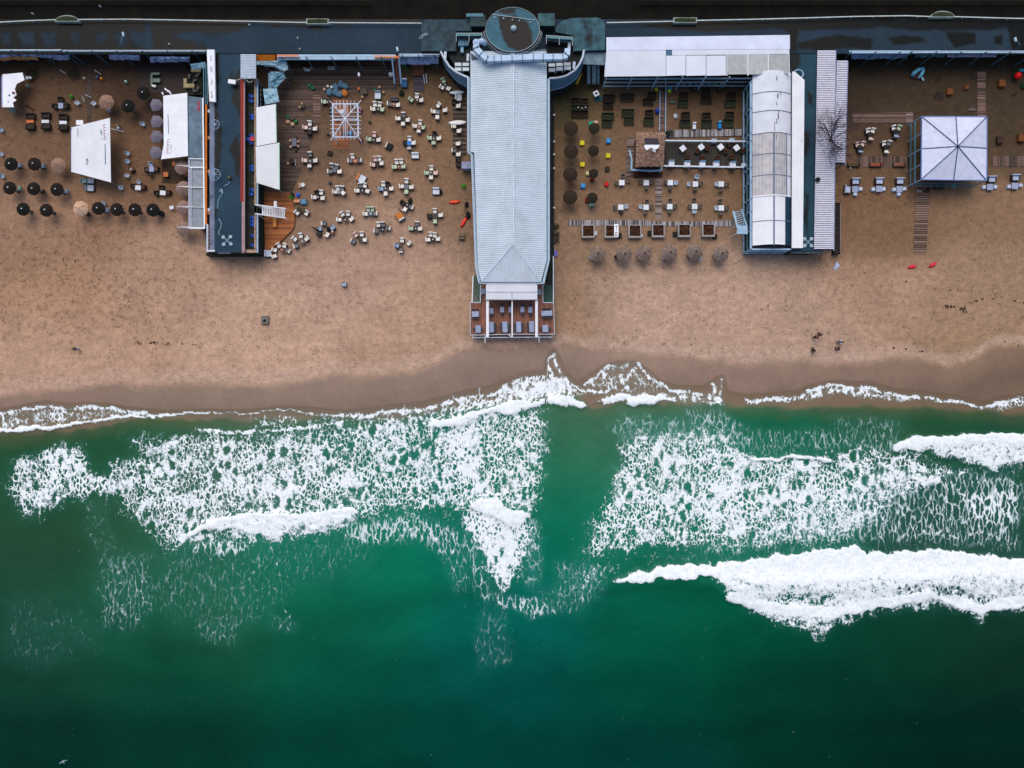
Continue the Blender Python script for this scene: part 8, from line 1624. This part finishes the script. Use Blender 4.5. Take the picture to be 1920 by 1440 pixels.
person(W(1524,659.5,0),R(20),'person in dark olive sitting on the sand, lowest of the group',(30,34,18),(26,28,20),pose='sit');person(W(1566,653,0),R(-90),'person in dark maroon sitting on the sand near the wet edge',(58,20,20),(44,18,18),pose='sit')
person(W(1576,642,0),R(90),'person in a white top sitting on the sand, rightmost of the group',(214,220,232),(60,70,90),pose='sit')
pp=person(W(1040,468,.0),0,'bare-armed person in a purple skirt lying beside the ribbed-roof building\'s right wall',(150,120,96),None,(190,156,130),(60,48,30),'lie')
q=MB();q.slab([W(1037,469,.34),W(1040,469,.4),W(1045,471,.34),W(1045,480,.2),W(1037.5,480.5,.2)],.1);q.build('skirt',mat('purple_cloth',C(124,118,206),.8,.1,4),pp)
# ---- gull over the water
gl=thing('seagull','white and grey seagull flying over the dark green sea, lower left corner','bird',W(119,1428,3));gl.rotation_euler=(0,0,R(25))
J=[((0,0,0),.07),((0,.16,.02),.05),((0,.25,.05),.04),((0,.31,.04),.012),((0,-.18,0),.045),((0,-.3,.0),.03,.01)]
skinbody('body',J,[(0,1),(1,2),(2,3),(0,4),(4,5)],mat('gull_white',C(190,204,214),.7),gl)
for s_ in(-1,1):
 q=MB();P=[(s_*.04,.1,.03),(s_*.32,.16,.14),(s_*.66,.0,.08),(s_*.62,-.06,.08),(s_*.3,.0,.12),(s_*.04,-.1,.03)];q.slab([Vector(p)for p in P],.015);q.build('wing',mat('gull_grey',C(128,156,172),.7),gl,world=False)
# ================================================================ SMALL FITTINGS ON THE PROMENADE
def lampost(x,y,x2,y2,lb,L=.5):
 r=thing('lamp_post',lb,'lamp',W(x2,y2,PZ),group='promenade lamps');q=MB();a_=W(x2,y2,PZ+.02);b_=W(x,y,PZ+1.6);q.tube([a_,a_+(b_-a_)*.3+Vector((0,0,1.0)),b_],.06,6);q.build('pole',teal,r)
 q=MB();q.rbox((b_.x,b_.y,b_.z),(.3,.62,.2),.08,.2);q.build('lamp_head',mat('lamp_glass',C(170,200,216),.4),r)
lampost(231,64,234.5,97,'lamp with long arm reaching over the promenade, leftmost');lampost(745,92,747,103,'short lamp at the top of the steel stairs');lampost(1904,74,1903,96,'pale lamp with long arm on the promenade, far right')
for i,(x,y)in enumerate([(468.5,48),(559,72.5),(563,93),(318.5,84),(620,47),(958,56),(843,78),(63,27),(189,13)]):
 q=MB();p=W(x,y,PZ);q.cyl((p.x,p.y,PZ),.12,.35,10,.09);tag(q.build('bollard',pw),['white bollard near the parapet above the blue terrace roof','white bollard in the middle of the promenade above the bean bags','white bollard near the promenade edge above the bean bags','white bollard on the dark left promenade','white bollard beside the rectangular left planter','white vent cap beside the round pavilion dome','white bollard left of the teal wind screen','pale bollard on the dark road, lower left','pale bollard on the dark road, upper left'][i],'bollard','bollards')if i!=5 else None
q=MB()
for k,r_ in enumerate((16,20)):q.tube([W(806-r_*math.cos(a)*1.0+0,74-r_*.6*math.sin(a)-k*0,4.6)for a in np.linspace(.1,1.35,8)],.04,5)
hr=thing('curved_handrail','pair of thin curved white handrails at the left rounded dark roof','handrail',W(795,66,4.4));each(q,'rail',pw,hr)
PR=list(PROTO.values())
def kill(o):
 for ch in KIDS.get(o,[]):kill(ch)
 bpy.data.objects.remove(o)
for o in PR:kill(o)
